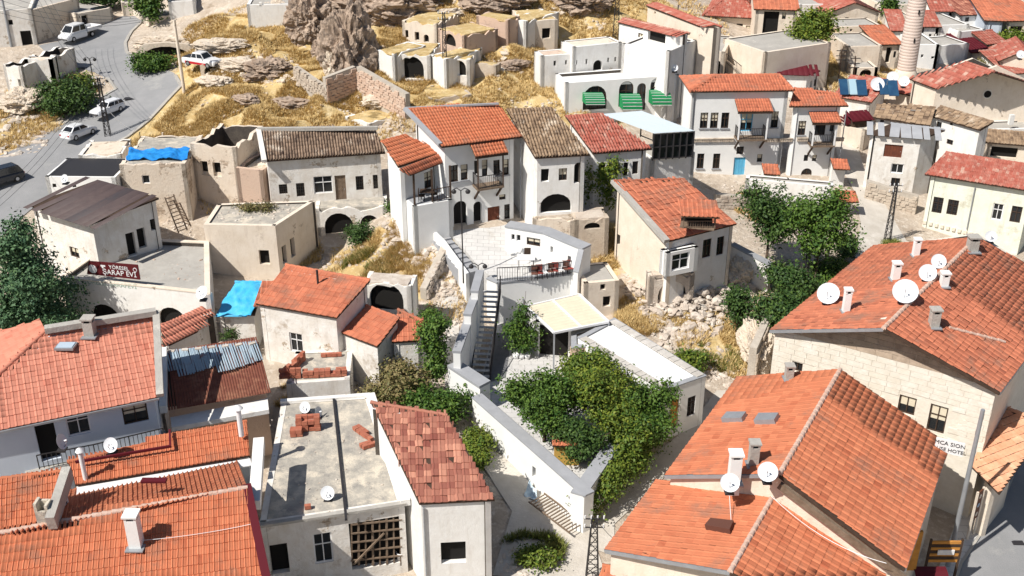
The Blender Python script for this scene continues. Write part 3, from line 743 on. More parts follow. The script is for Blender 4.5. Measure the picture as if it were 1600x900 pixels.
building('ruined_house', 'roofless tan ruin with two empty windows above the stone terrace', 'ruin', F=[(297,224),(368,229)], zt=10.3, depth=5, roof='flat', wm=TAN, par=2.2, fl=TAN, ops={0:[(314,252,325,274,'v'),(333,254,345,276,'v')]})
building('ruined_house', 'broken rear wall stub of bare masonry right of the two window ruin', 'ruin', F=[(368,262),(410,266)], zt=8.8, depth=4, roof='flat', wm=PINKST, par=.3, fl=TAN)
H7 = building('block_house', 'square tan block house with weeds on its flat roof', F=[(318,351),(430,353)], zt=7.4, S=[(340,318),(492,313)], roof='flat', wm=CREAM, par=.12, fl=CONCR,
   ops={0:[(405,391,421,413,'v')], 1:[(441,383,448,412,'v'),(454,371,461,402,'v')]})
H10 = building('long_house', 'long white single storey house under a lichen covered old tile roof', F=[(411,251),(602,238)], zt=9.8, S=[(402,204),(586,201)], rise=1.6, roof='shed', wm=OLDWHITE, tm=T_OLD, rt=dict(tw=.2, tl=.45, style='barrel', jit=.03), over=.3,
   ops={0:[(436,288,449,303,'g'),(463,286,476,307,'g'),(490,275,520,302,'k'),(524,274,541,317,'d',WOOD),(556,275,568,297,'g'),(583,273,594,295,'g')]})
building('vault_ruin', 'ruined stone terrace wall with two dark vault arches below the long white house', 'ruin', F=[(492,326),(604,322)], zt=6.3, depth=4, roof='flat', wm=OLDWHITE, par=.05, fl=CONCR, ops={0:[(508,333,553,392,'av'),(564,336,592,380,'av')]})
H11 = building('tiled_house', 'white house with a plain red roof and black stovepipe by the light blue tarp', F=[(400,474),(526,496)], zt=6.2, S=[(447,414),(578,438)], rise=1.4, roof='shed', wm=OLDWHITE, tm=T_OR2, rt=dict(tw=.42, tl=.42, nobj=NT), over=.15,
   ops={0:[(453,521,473,550,'w',WPAINT)]})
building('shed', 'small red tiled lean to stepping down right of the stovepipe house', 'shed', F=[(532,519),(590,541)], zt=4.9, S=[(573,478),(624,497)], rise=.9, roof='shed', wm=OLDWHITE, tm=T_OR2, rt=dict(tw=.42, tl=.45, nobj=NT), over=.1)
building('shed', 'smallest red tiled roof with ragged edge beside the vine covered wall', 'shed', F=[(612,534),(654,532)], zt=4.6, S=[(622,484),(668,505)], rise=.9, roof='shed', wm=OLDWHITE, tm=T_OR2, rt=dict(tw=.3, tl=.4, nobj=NT), over=.1)
building('shed', 'low roof wrapped in light blue tarp beside the red tiled roof', 'shed', F=[(338,490),(398,491)], zt=5.0, S=[(368,441),(412,441)], rise=.9, roof='shed', wm=OLDWHITE, tm=TARPL, rt=dict(tw=3, tl=3, style='flat', jit=.01), over=.1)
H12 = building('block_house', 'small concrete block room with piles of red bricks on its flat roof', 'outbuilding', F=[(447,600),(546,593)], zt=3.7, S=[(462,549),(551,545)], roof='flat', wm=OLDWHITE, par=.03, fl=CONCR)
H13 = building('flat_roof_house', 'old white house with a stained concrete flat roof and a timber lattice front', F=[(405,820),(632,786)], zt=4.2, S=[(440,627),(578,618)], roof='flat', wm=OLDWHITE, par=.02, fl=CONCR,
   ops={0:[(490,833,520,880,'k'),(423,850,451,896,'v'),(547,812,628,885,'v')]})
H14 = building('tiled_house', 'white house under a patchwork of dark and pale red tiles', F=[(655,786),(773,780)], zt=5.2, S=[(580,629),(699,649)], rise=1.1, roof='shed', wm=WHITE, tm=T_PATCH, rt=dict(tw=.36, tl=.36, nobj=NT, jit=.045), over=.12,
   ops={0:[(689,847,728,880,'v')]})
building('vault_ruin', 'ruined arched wall with a black vault mouth right of the plain red roof', 'ruin', F=[(566,440),(642,446)], zt=6.1, depth=1.6, roof='flat', wm=OLDWHITE, par=.02, fl=RUBBLE, ops={0:[(577,443,630,486,'av')]})
# left edge and the quarter beyond the road
building('cave_house', 'white house with a small square window at the far left edge above the road', F=[(-20,18),(48,14)], zt=('foot',75), depth=9, roof='flat', wm=OLDWHITE, par=.1, fl=CONC, ops={0:[(13,31,20,39,'v'),(33,48,50,72,'v')]})
building('courtyard_wall', 'grey stained yard wall behind the white van', 'wall', F=[(48,16),(122,-3)], zt=('foot',68), depth=6, roof='flat', wm=TAN, par=.15, fl=CONC)
building('low_house', 'grey plastered low house with a dark door where the road narrows', F=[(118,22),(175,12)], zt=('foot',50), depth=7, roof='flat', wm=CREAM, par=.1, fl=CONC, ops={0:[(128,23,138,41,'v'),(122,24,125,28,'v')]})
building('low_house', 'far grey house closing the upper end of the road', F=[(190,5),(218,3)], zt=('foot',27), depth=6, roof='flat', wm=CREAM, par=.1, fl=CONC, ops={0:[(200,8,207,11,'v')]})
building('long_white_house', 'white house wall top left of centre behind the road tree', F=[(262,3),(305,1)], zt=('foot',30), depth=8, roof='flat', wm=WHITE, par=.1, fl=CONC)
building('long_white_house', 'pinkish unfinished wall with rubble above the roadside cave', 'ruin', F=[(232,27),(322,15)], zt=('foot',42), depth=5, roof='flat', wm=CREAM, par=.1, fl=CONC)
building('long_white_house', 'whitewashed stone house against the hillside at the top edge', F=[(385,8),(480,6)], zt=('foot',42), depth=8, roof='flat', wm=WHITE, par=.1, fl=CONC, ops={0:[(405,4,409,10,'v')]})
building('ruined_house', 'roofless corner ruin with white inner walls left of the parked hatchback', 'ruin', F=[(4,100),(32,103)], zt=('foot',150), depth=7, roof='flat', wm=OLDWHITE, par=2.4, fl=TAN, ops={0:[(29,124,33,138,'v')]})
building('ruined_house', 'broken white wall with a small window beside the roadside bushes', 'ruin', F=[(38,92),(80,92)], zt=('foot',142), depth=1.2, roof='flat', wm=OLDWHITE, par=.1, fl=TAN, ops={0:[(42,122,52,134,'v')]})
# ---------------- hillside ruins
def ruin(lab, F, zt, depth, wm, ops={}, nm='hillside_ruin', fl=TURF, par=.02): return building(nm, lab, 'ruin', F=F, zt=zt, depth=depth, roof='flat', wm=wm, par=par, fl=fl, ops=ops)
ruin('cave house front with a square window and small arch below the rock', [(628,32),(682,37)], ('foot',62), 5, CREAM, {0:[(648,50,655,63,'v'),(662,54,670,66,'av'),(633,47,638,59,'v')]})
ruin('stone side wall with a low arch beside the metal pylon on the hill', [(684,44),(725,55)], ('foot',75), 4, PINKST, {0:[(694,53,712,72,'av')]})
ruin('white plastered buttress wall at the left end of the hillside vaults', [(588,78),(616,84)], ('foot',115), 4, WHITE)
ruin('hillside vault with the larger dark arch under grass', [(616,84),(672,86)], ('foot',122), 4.5, OLDWHITE, {0:[(624,88,662,123,'av')]})
ruin('narrow white pier between the two hillside vaults', [(672,86),(697,92)], ('foot',125), 4, WHITE)
ruin('hillside vault with the smaller arch right of the pylon', [(699,91),(734,93)], ('foot',128), 4.5, OLDWHITE, {0:[(704,94,728,118,'av')]})
ruin('low stone field wall trailing off right of the hillside vaults', [(734,97),(775,102)], ('foot',115), 1, STONE)
ruin('whitewashed hillside hut with one square window', [(822,33),(872,30)], ('foot',68), 5, CREAM, {0:[(847,44,860,60,'v')]})
ruin('pale left half wall of the whitewashed hillside hut', [(794,28),(822,33)], ('foot',60), 5, WHITE)
ruin('stepped stone terrace wall high on the hill', [(744,24),(794,31)], ('foot',58), 2, PINKST)
ruin('grey stone hut half buried behind the main orange roof', [(670,153),(737,147)], ('foot',168), 3, STONE)
ruin('white limewashed slope wall beside the rubble left of the main orange roof', [(577,193),(632,176)], ('foot',205), 3, WHITE)

q = [at(-160,560,7.6), H3['A'], H3['D'], at(60,503,H3['zr'])]; roof_face(H3['roof'], q, T_SALM, tw=.30, tl=.36); ridge(H3['roof'], H3['A'], H3['D'], T_SALM)
# ================================================================ main white complex in the middle
MH = building('main_house', 'two storey white mansion with an orange tiled roof in the centre', 'mansion', F=[(690,229),(816,213)], zt=12.0, S=[(634,171),(779,163)], rise=2.3, roof='shed', wm=WHITE2, tm=T_OR, rt=dict(tw=.22, tl=.42, nobj=0), over=.45,
   ops={0:[(704,258,716,284,'s'),(720,257,731,281,'s'),(741,251,748,272,'w'),(753,250,762,276,'w'),(771,250,781,274,'s'),(785,249,795,273,'s'),(799,247,808,270,'s'),(709,314,730,366,'av'),(740,315,753,352,'av'),(762,323,781,355,'d'),(788,319,799,342,'g'),(780,304,790,312,'w')]})
MW = building('mansion_wing', 'white wing with lichen tiled roof and a wide ground floor arch right of the mansion', 'house wing', F=[(836,246),(922,241)], zt=11.3, S=[(792,172),(863,169)], rise=2.3, roof='shed', wm=WHITE, tm=T_OLD2, rt=dict(tw=.22, tl=.42, style='barrel', jit=.04), over=.25,
   ops={0:[(845,264,858,284,'v'),(873,263,886,282,'w'),(897,254,911,286,'av'),(843,303,893,332,'av')]})
building('old_house', 'white house with faded old red tiles right of the lichen roof wing', F=[(926,239),(1019,232)], zt=10.6, S=[(884,182),(942,178)], rise=2.2, roof='shed', wm=WHITE, tm=T_RED, rt=dict(tw=.22, tl=.42, style='barrel', jit=.04), over=.25,
   ops={0:[(935,253,946,278,'aw'),(974,254,982,276,'v'),(988,252,997,272,'w')]})
LB = building('long_annex', 'long low white annex with a flat white roof and grey coping', 'annex', F=[(1037,611),(1103,588)], zt=3.9, S=[(903,528),(960,498)], roof='flat', wm=WHITE2, par=.04, fl=WPAINT, ops={0:[(1074,620,1086,649,'g'),(1047,624,1060,668,'d',WOODO)]}, cope=COPING)
RW = building('collapsed_house', 'cream sided house with a sagging red tiled roof and broken dormer', F=[(1045,376),(1151,349)], zt=7.7, S=[(960,283),(1070,280)], rise=2.4, roof='shed', wm=CREAM, wf=WHITE, tm=T_OR2, rt=dict(tw=.40, tl=.42, nobj=NT, jit=.025), over=.15,
   ops={0:[(1098,374,1111,402,'w'),(1120,370,1131,398,'w')], 3:[(963,366,969,382,'v')]})
building('window_annex', 'white boxed bay with a large gridded window in front of the sagging roof house', 'annex', F=[(1042,396),(1092,386)], zt=7.0, depth=.8, z0=5.3, roof='flat', wm=WHITE2, par=0, fl=WHITE2, ops={0:[(1050,396,1077,421,'k')]})
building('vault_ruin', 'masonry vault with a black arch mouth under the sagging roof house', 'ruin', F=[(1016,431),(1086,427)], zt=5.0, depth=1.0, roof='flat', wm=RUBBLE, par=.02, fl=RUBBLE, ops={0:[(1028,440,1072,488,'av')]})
building('small_store', 'small grey concrete store with two dark openings beside the fallen rubble', 'outbuilding', F=[(913,443),(968,438)], zt=4.9, depth=3, roof='flat', wm=CREAM, par=.05, fl=CONC, ops={0:[(942,463,954,479,'v'),(938,444,946,453,'v')]})
building('stone_wall_block', 'stone block wall pierced by an oval hole behind the terrace', 'ruin', F=[(898,343),(952,340)], zt=7.0, depth=2, roof='flat', wm=STONE, par=.02, fl=RUBBLE, ops={0:[(913,348,938,358,'av')]})
building('stone_wall_block', 'low cream ruin with dry grass on top above the white parapet', 'ruin', F=[(832,340),(898,343)], zt=6.9, depth=3.5, roof='flat', wm=TAN, par=.02, fl=GM, ops={0:[(882,369,892,378,'v')]})
building('white_wall_block', 'white retaining wall below the black framed canopy', 'wall', F=[(1018,248),(1086,238)], zt=9.0, depth=3, roof='flat', wm=WHITE, par=.02, fl=CONC)
# ================================================================ right half
A1 = building('arcade_house', 'white terrace house with arched doors and green awnings', F=[(884,130),(1062,117)], zt=('dist',90), depth=3.2, roof='flat', wm=WHITE2, par=.25, fl=WHITE2,
   ops={0:[(911,134,948,171,'aw'),(967,127,990,166,'aw'),(995,130,1009,172,'aw'),(1016,122,1036,160,'aw')]})
building('arcade_house', 'tall white back wall block with small slits and a dark arch above the awning terrace', F=[(896,74),(972,66)], zt=('dist',93.6), depth=2.5, roof='flat', wm=WHITE, par=.05, fl=CREAM, ops={0:[(927,94,941,110,'av'),(915,92,918,100,'v'),(899,94,902,101,'v'),(949,90,952,97,'v'),(960,89,963,96,'v')]})
building('arcade_house', 'lower white wall left of the slit window block', 'wall', F=[(846,88),(897,84)], zt=('dist',93.3), depth=2, roof='flat', wm=WHITE, par=.02, fl=PINKST, ops={0:[(865,95,869,103,'v'),(883,94,886,101,'v')]})
building('white_house', 'white cube house stepping up right of the slit window block', F=[(972,68),(1046,80)], zt=('dist',94.2), depth=5, roof='flat', wm=WHITE, par=.15, fl=WHITE2)
building('white_house', 'white house with a mono pitch dark red metal roof and shaded veranda', F=[(966,34),(1048,55)], zt=('dist',99), S=[(972,29),(1078,52)], slope=8, roof='shed', wm=WHITE, tm=T_RED, rt=dict(tw=.4, tl=1.2, style='flat'), over=.1, ops={0:[(997,52,1005,63,'w'),(1012,50,1040,66,'v')]})
building('stone_house', 'pale stone house with a dull red lean to roof above the veranda house', F=[(1010,8),(1092,40)], zt=('dist',104), S=[(1020,5),(1128,42)], slope=8, roof='shed', wm=CREAM, tm=T_RED, rt=dict(tw=.4, tl=.5), over=.1, ops={0:[(1022,18,1025,22,'v')],1:[]})
building('tiled_house', 'house with a pyramid red roof at the top edge right of the stone house', F=[(1098,24),(1187,29)], zt=('dist',116), depth=8, rise=1.8, roof='hip', wm=CREAM, tm=T_RED, over=.5, ops={0:[(1150,37,1160,55,'w'),(1165,40,1172,52,'w')]})
SH = building('stair_house', 'cream stone house with an outside stair and railing', F=[(1130,60),(1196,82)], zt=('dist',105), depth=8, roof='flat', wm=CREAM, par=.1, fl=CONC, ops={0:[(1112,94,1127,117,'av')]})
building('stair_house', 'stone vault house with a dark arch at the foot of the outside stair', F=[(1076,78),(1132,82)], zt=('dist',102), depth=7, roof='flat', wm=CREAM, par=.1, fl=CONC, ops={0:[(1112,94,1127,116,'av'),(1098,106,1104,111,'v')]})
RH1 = building('corner_mansion', 'large white mansion with a hipped orange roof and bright blue door', 'mansion', F=[(1078,143),(1240,141)], zt=11.7, S=[(1118,118),(1218,117)], rise=1.7, roof='hip', wm=WHITE2, tm=T_OR2, rt=dict(tw=.25, tl=.42), over=.3,
   ops={0:[(1094,176,1106,200,'s'),(1110,176,1122,200,'s'),(1127,176,1139,200,'s'),(1205,174,1216,199,'s'),(1146,246,1164,278,'d',BLUEP),(1089,240,1100,263,'s'),(1114,240,1125,263,'s'),(1151,229,1162,241,'w'),(1183,241,1191,253,'w'),(1157,176,1176,205,'w',BLUEP)]})
RH2 = building('corner_mansion', 'narrower white mansion with an orange roof joined right of the blue door mansion', 'mansion', F=[(1233,166),(1326,165)], zt=10.4, S=[(1241,138),(1308,147)], rise=1.4, roof='shed', wm=WHITE2, tm=T_OR2, rt=dict(tw=.25, tl=.42), over=.4,
   ops={0:[(1247,189,1259,211,'s'),(1272,188,1290,212,'w'),(1297,190,1303,205,'w'),(1256,242,1263,252,'w'),(1269,242,1276,252,'w'),(1251,263,1268,290,'aw'),(1204,241,1212,252,'w')]})
building('small_house', 'small white house with a flat dark red metal roof by the round tree', F=[(1214,115),(1262,117)], zt=('dist',100), S=[(1221,99),(1282,110)], slope=6, roof='shed', wm=WHITE, tm=MAROON, rt=dict(tw=.5, tl=8, style='metal', jit=.001), over=.1, ops={1:[(1266,126,1269,136,'v'),(1272,124,1275,134,'v')]})
GH = building('green_house', 'pale green two part house with an old dark red tiled roof', F=[(1445,272),(1618,299)], zt=6.9, S=[(1478,238),(1640,262)], rise=1.5, roof='shed', wm=GREENW, tm=T_RED, rt=dict(tw=.24, tl=.42, jit=.03), over=.35,
   ops={0:[(1457,308,1473,333,'g'),(1480,312,1497,336,'g'),(1550,318,1567,344,'k'),(1579,322,1596,348,'w')]})
building('stone_house', 'stone house with a plain grey sheet roof and green window box', F=[(1354,209),(1441,216)], zt=8.4, S=[(1392,193),(1477,203)], slope=7, roof='shed', wm=OLDWHITE, tm=COPING, rt=dict(tw=.9, tl=9, style='flat', jit=.0005), over=.2, ops={0:[(1381,226,1410,246,'d'),(1392,256,1412,271,'k'),(1392,278,1406,291,'w')]}, ridge_m=COPING)
building('stone_house', 'house with a tan stone slab roof below the satellite dishes', F=[(1364,183),(1454,196)], zt=8.4, S=[(1370,164),(1462,168)], rise=1.2, roof='shed', wm=OLDWHITE, tm=T_OLD2, rt=dict(tw=.4, tl=.4, style='flat', jit=.05), over=.3, ops={0:[(1373,187,1381,195,'w')]})
building('stone_house', 'plain white two storey house with a thatchy tan roof edge', F=[(1452,180),(1532,203)], zt=8.6, S=[(1470,166),(1552,191)], rise=.9, roof='shed', wm=WHITE, tm=T_OLD2, rt=dict(tw=.3, tl=.4, style='flat', jit=.04), over=.2, ops={0:[(1463,190,1471,202,'w'),(1484,189,1489,196,'w'),(1479,218,1489,226,'w')]})
CH = building('gabled_hall', 'tall cream gabled hall with a round window in its front', 'hall', F=[(1462,138),(1646,141)], zt=9.4, S=[(1553,112),(1508,97)], rise=2.1, roof='gabley', wm=CREAM, tm=T_RED, rt=dict(tw=.4, tl=.45), over=.2)
building('mosque', 'low mosque hall with a red sheet roof at the foot of the minaret', 'mosque', F=[(1350,135),(1485,160)], zt=7.0, S=[(1352,118),(1492,147)], rise=.7, roof='shed', wm=CREAM, tm=T_RED, rt=dict(tw=.4, tl=.45), over=.2)
building('low_house', 'low house with a dull red roof under the blue solar panels', F=[(1300,150),(1362,160)], zt=7.6, depth=5, rise=.8, roof='shed', wm=OLDWHITE, tm=T_RED, over=.2)
building('shed', 'dark open shed with a maroon metal roof in front of the solar panels', 'shed', F=[(1332,189),(1364,186)], zt=7.2, S=[(1327,174),(1358,174)], rise=.5, roof='shed', wm=WOODD, tm=MAROON, rt=dict(tw=.5,tl=3,style='metal'), over=.1)
building('shed', 'small maroon roofed porch at the left of the dark open shed', 'shed', F=[(1323,195),(1336,190)], zt=6.8, S=[(1318,180),(1330,179)], rise=.5, roof='shed', wm=WOODD, tm=MAROON, rt=dict(tw=.5,tl=3,style='metal'), over=.1)
building('white_wall_block', 'white flat roofed base of the gabled hall at the right edge', F=[(1540,203),(1640,200)], zt=6.5, depth=2.5, roof='flat', wm=WHITE, par=.1, fl=CONC, ops={0:[(1578,180,1585,195,'v')]})
building('stone_house', 'dark timber porch house above the green house roof', F=[(1540,222),(1640,230)], zt=6.4, depth=2.0, rise=.5, roof='shed', wm=CREAM, tm=T_OLD2, over=.3, ops={0:[(1545,230,1590,246,'v')]})
B22 = building('stone_hotel', 'large ashlar stone house with wide mottled orange roofs and many dishes', 'house', F=[(1204,516),(1562,613)], zt=7.4, S=[(1381,513),(1527,371)], rise=2.4, roof='gabley', wm=ASHLAR, tm=T_OR2, rt=dict(tw=.40, tl=.36, nobj=NT, nobj2=NT, jit=.02), over=.2,
   ops={0:[(1403,619,1431,647,'b'),(1450,633,1479,676,'b'),(1237,566,1254,580,'w')]}, ridge_m=TERR)
B23 = building('gabled_house', 'big orange gabled roof with grey skylights and mortared ridge near the right corner', F=[(1040,743),(1414,888)], zt=5.3, S=[(1218,741),(1313,577)], rise=2.3, roof='gabley', wm=CREAM, tm=T_OR, rt=dict(tw=.42, tl=.38, nobj=NT, nobj2=NT, jit=.008), over=.2, ridge_m=TERR)
B24 = building('gabled_house', 'nearest orange gabled roof with a brown hatch at the bottom right', F=[(946,859),(1340,1010)], zt=4.4, S=[(1141,893),(1210,772)], rise=1.7, roof='gabley', wm=CREAM, tm=T_OR, rt=dict(tw=.42, tl=.38, nobj=NT, nobj2=NT, jit=.008), over=.2, ridge_m=TERR)
building('shed', 'low orange roof strip poking in at the bottom edge', 'shed', F=[(925,930),(1140,960)], zt=2.6, S=[(942,884),(1140,908)], rise=.7, roof='shed', wm=CREAM, tm=T_OR, rt=dict(tw=.4, tl=.38), over=.1)
B25 = building('shop_awning_roof', 'pale orange shop porch roof above the street at the right edge', 'porch', F=[(1517,727),(1562,771)], zt=3.3, S=[(1562,634),(1640,662)], rise=.9, roof='shed', wm=CREAM, tm=mat('pale_orange_tile', (.66,.34,.20), (.56,.26,.15), 1.4, bump=.2, tint=(.74,.46,.30), tintamt=.5), rt=dict(tw=.5, tl=.25, style='flat'), over=1.0)
A, B = CH['a'], CH['b']; u = CH['u']; n = V((u.y,-u.x,0)); p = on(1543,147,A,B)
mb = MB(); mb.tube([p-n*.05, p+n*.03], .42, 20); w_ = mb.build('round_window', ASHLAR, CH['thing']); mb = MB(); mb.tube([p, p+n*.04], .32, 20); mb.build('pane', VOID, w_)  # pane is a near-black disc painted as a dark interior, no hole cut
# ---------------- far quarter, top right
def far(lab, F, zt, depth, wm=WHITE, rf='flat', rise=1.2, tm=T_RED, ops={}, nm='distant_house'):
    return building(nm, lab, 'house', F=F, zt=zt, depth=depth, roof=rf, rise=rise, wm=wm, tm=tm, rt=dict(tw=.4, tl=.5), over=.25 if rf != 'flat' else 0, ops={0:ops} if isinstance(ops, list) else ops, par=.1, group='houses of the distant quarter')
far('big shaded house with an orange roof and white balcony cut by the top edge', [(1178,14),(1250,16)], ('foot',75), 8, CREAM, 'shed', 1.5, T_OR2, [(1192,18,1216,60,'v'),(1222,20,1228,30,'w')])
far('cream stone hall with a wide low gable behind the round tree', [(1290,22),(1378,20)], ('foot',38), 9, CREAM, 'gabley', 1.2, T_RED, [(1320,27,1326,35,'v'),(1348,31,1352,34,'v')])
far('pale terrace wall with a small hole on the yellow slope', [(1308,42),(1378,40)], ('foot',62), 4, CREAM, ops=[(1328,45,1332,49,'v')])
far('cream house with an orange roof corner left of the minaret', [(1370,70),(1412,69)], ('foot',105), 5, CREAM, 'shed', .8, T_OR2, [(1384,74,1392,98,'v'),(1396,80,1405,90,'w')])
far('roofless tan walls in front of the yellow slope', [(1325,73),(1380,72)], ('foot',112), 6, TAN)
far('vaulted stone cellar front with a dark arch below the roofless tan walls', [(1335,106),(1372,106)], ('foot',128), 4, CREAM, ops=[(1343,108,1362,124,'av')])
far('white house right behind the minaret shaft with two slim windows', [(1438,42),(1472,42)], ('foot',66), 6, WHITE, 'gable', 1.1, T_RED, [(1451,53,1455,62,'w'),(1459,53,1463,62,'w')])
far('old tiled house left behind the minaret shaft', [(1391,48),(1420,49)], ('foot',75), 6, WHITE, 'shed', 1.0, T_RED, [(1405,56,1411,63,'w')])
far('white cube house with two small windows right of the minaret', [(1430,70),(1468,70)], ('foot',105), 7, WHITE2, ops=[(1439,85,1443,90,'v'),(1455,88,1460,92,'v')])
far('long white garden wall behind the hall roof', [(1468,72),(1515,68)], ('foot',100), 4, WHITE)
far('white flat house in the middle of the right quarter', [(1468,40),(1515,38)], ('foot',68), 7, WHITE, ops=[(1469,57,1472,64,'v'),(1475,57,1478,64,'v'),(1490,56,1495,60,'v')])
far('white house with a mottled red roof near the top edge', [(1500,24),(1549,22)], ('foot',48), 7, WHITE2, 'shed', 1.2, T_PATCH, [(1508,27,1514,34,'w'),(1529,28,1532,34,'w')])
far('house with a dull red roof right of the minaret top', [(1455,18),(1492,18)], ('foot',40), 6, WHITE2, 'gable', 1.2, T_RED, [(1478,24,1484,29,'w')])
far('grey sided house with a broad orange roof at the right edge', [(1538,32),(1572,33)], ('foot',68), 12, BLUEW, 'shed', 1.4, T_OR2, [(1542,39,1544,46,'w'),(1547,39,1549,46,'w')])
far('cream continuation of the broad orange roofed house', [(1572,33),(1640,32)], ('foot',68), 12, CREAM, 'shed', 1.4, T_OR2, [(1578,41,1598,50,'v')])
far('white block house at the very top right of the minaret', [(1448,-2),(1490,-2)], ('foot',16), 8, WHITE2, ops=[(1452,0,1456,6,'v'),(1462,0,1466,6,'v')])
far('white upper house with a dark balcony on the top edge', [(1508,-4),(1550,-4)], ('foot',12), 8, WHITE, ops=[(1508,-1,1516,5,'w'),(1525,-2,1545,8,'v')])
far('pale concrete terrace block in the top right corner', [(1556,0),(1640,0)], ('foot',18), 6, CREAM)
far('pale wall strip above the cream stone hall', [(1250,8),(1300,6)], ('foot',20), 6, WHITE)
far('pale stone block between the cream hall and the minaret', [(1392,24),(1422,24)], ('foot',50), 6, CREAM)
far('long pale wall under the stone block beside the minaret', [(1378,8),(1450,6)], ('foot',26), 8, CREAM)
far('maroon roofed low house left of the red gabled row', [(1518,82),(1552,80)], ('foot',98), 5, CREAM, 'shed', .8, MAROON)
far('cream gabled house with a dish on its wall at the right edge', [(1560,96),(1640,100)], ('foot',125), 6, CREAM, 'gabley', 1.3, T_RED)
far('red roof corner overlapping the right edge of the photo', [(1570,116),(1640,112)], ('foot',135), 5, WHITE, 'shed', 1.2, T_RED)
far('small red roofed hut under the white garden wall', [(1542,70),(1575,66)], ('foot',90), 5, CREAM, 'gable', .8, T_RED)
far('white terraced wall below the green shrub of the right quarter', [(1500,50),(1540,46)], ('foot',78), 5, WHITE, ops=[(1524,55,1528,62,'v')])
far('white passage wall between the mansions and the stone house', [(1310,196),(1352,204)], 6.6, 3, CREAM)
far('long white garden wall in front of the corner mansions', [(1165,280),(1302,292)], 5.8, 1.2, WHITE)
open('/tmp/log.txt','w').write('\n'.join(' '.join(map(str,l)) for l in LOG)) if DBG else None
# ================================================================ walls, terraces, stairs of the white complex
def wallrun(name, label, cat, pts, m, t=.4, cope=COPING, ops={}, drop=.5, group=None, z0=None, ch=.09):
    P = [at(x, y, z) for x, y, z in pts]; bz = min(H(p.x,p.y) for p in P)-drop if z0 is None else z0
    BASEZ[0] = bz; th = thing(name, label, cat, (P[0].x, P[0].y, bz), group); mb = MB()
    for i, (a, b) in enumerate(zip(P, P[1:])):
        hs = [opening(th, a, b, o) for o in ops.get(i, [])]
        facade(mb, a, b, bz, [(0,a.z),(1,b.z)], [h for h in hs if h], t)
    mb.build('wall', [m, m], th)
    if cope is not None:
        loop = [(p.x,p.y,p.z+.003) for p in P]; coping(th, loop, 0, t+.1, ch, cope, close=False)
    return th, P
def floor(name, pts, m, skirt=2.5, kind='structure', parent=None, side=None):
    P = [at(x, y, z) for x, y, z in pts]; tri = tessellate_polygon([[V((p.x,p.y,0)) for p in P]]); mb = MB()
    n = len(P); Q = [p-V((0,0,skirt)) for p in P]
    o = lambda t: t if ((P[t[1]]-P[t[0]]).cross(P[t[2]]-P[t[0]])).z > 0 else tuple(reversed(t))
    mb.add(P, [o(t) for t in tri]); mb.add(P+Q, [(i,(i+1)%n,n+(i+1)%n,n+i) for i in range(n)])
    ob = mb.build(name, m, parent)
    if kind: tag(ob, kind=kind)
    return ob
floor('courtyard', [(742,618,1.6),(752,590,1.6),(775,500,1.6),(908,480,1.6),(975,610,1.6),(972,690,1.6),(914,768,1.6)], PAVEL)
floor('upper_terrace', [(775,441,4.6),(906,427,4.6),(912,388,4.8),(850,362,5.3),(800,338,5.7),(720,352,5.7),(690,352,5.8),(716,378,5.4),(741,408,4.9)], PAVEL, 3.2)
# paving slabs of the terrace
def slabs(region, z, sz, m, name='paving_slab', nmax=300, parent=None, dz=.012):
    P = [at(x, y, z) for x, y in region]; xs = [p.x for p in P]; ys = [p.y for p in P]; pl = [(p.x,p.y) for p in P]
    me = None; c = 0
    X, Y = np.meshgrid(np.arange(min(xs), max(xs), sz), np.arange(min(ys), max(ys), sz)); ok = inpoly(X, Y, pl)
    for x, y in zip(X[ok], Y[ok]):
        if c >= nmax: break
        if me is None:
            b = MB(); b.box((0,0,0), (sz*.97, sz*.97, .03)); o = b.build(name, m, parent, origin=V((0,0,0))); me = o.data; bpy.data.objects.remove(o)
        o = bpy.data.objects.new(name, me); COL.objects.link(o); o.location = (x, y, z+dz)
        if parent is not None: o.parent = parent; o.location = V((x,y,z+dz))-WL[parent.name]
        c += 1
wallrun('terrace_wall', 'white retaining wall under the railed terrace', 'wall', [(775,443,4.6),(908,428,4.6)], WHITE2, .4, COPING, z0=1.3)
wallrun('terrace_wall', 'short white retaining wall beside the head of the courtyard stairs', 'wall', [(760,436,4.62),(777,443,4.62)], WHITE2, .3, COPING, z0=1.3)
wallrun('parapet_wall', 'angled white parapet wall with niches and grey coping behind the terrace table', 'wall', [(789,355,6.9),(848,365,6.9),(910,391,6.7)], WHITE2, .9, COPING,
   ops={0:[(799,366,804,375,'k'),(807,367,813,377,'k'),(823,372,844,384,'w')], 1:[(860,385,864,395,'v'),(887,400,892,410,'v')]}, ch=.12)
wallrun('parapet_wall', 'short side of the terrace parapet closing it at the right', 'wall', [(903,427,5.4),(911,392,6.7)], WHITE2, .3, COPING)
SW = [('topmost', [(745,425,6.0),(736,458,6.0)]), ('second', [(737,464,5.4),(725,494,5.4)]), ('third and longest', [(726,503,4.7),(708,552,4.7)])]
for w_, p_ in SW: wallrun('stair_wall', w_+' white stepped wall block with grey top left of the courtyard stairs', 'wall', p_, WHITE2, .42, COPING, ch=.16, group='stepped blocks beside the courtyard stairs')
wallrun('garden_wall', 'low white wall with a raised grey slab at the foot of the courtyard stairs', 'wall', [(700,574,3.6),(750,607,3.3)], WHITE2, .8, COPING, ch=.16)
wallrun('garden_wall', 'long white garden wall with a wide grey coping running down to the lane corner', 'wall', [(738,622,2.9),(790,668,2.75),(830,703,2.6),(913,777,2.35)], WHITE2, .6, COPING, ops={2:[(828,728,837,745,'v')]}, ch=.1)
wallrun('garden_wall', 'grey topped wall arm turning back from the lane corner under the vines', 'wall', [(913,777,2.35),(968,697,2.4)], WHITE2, .7, COPING, ch=.1)
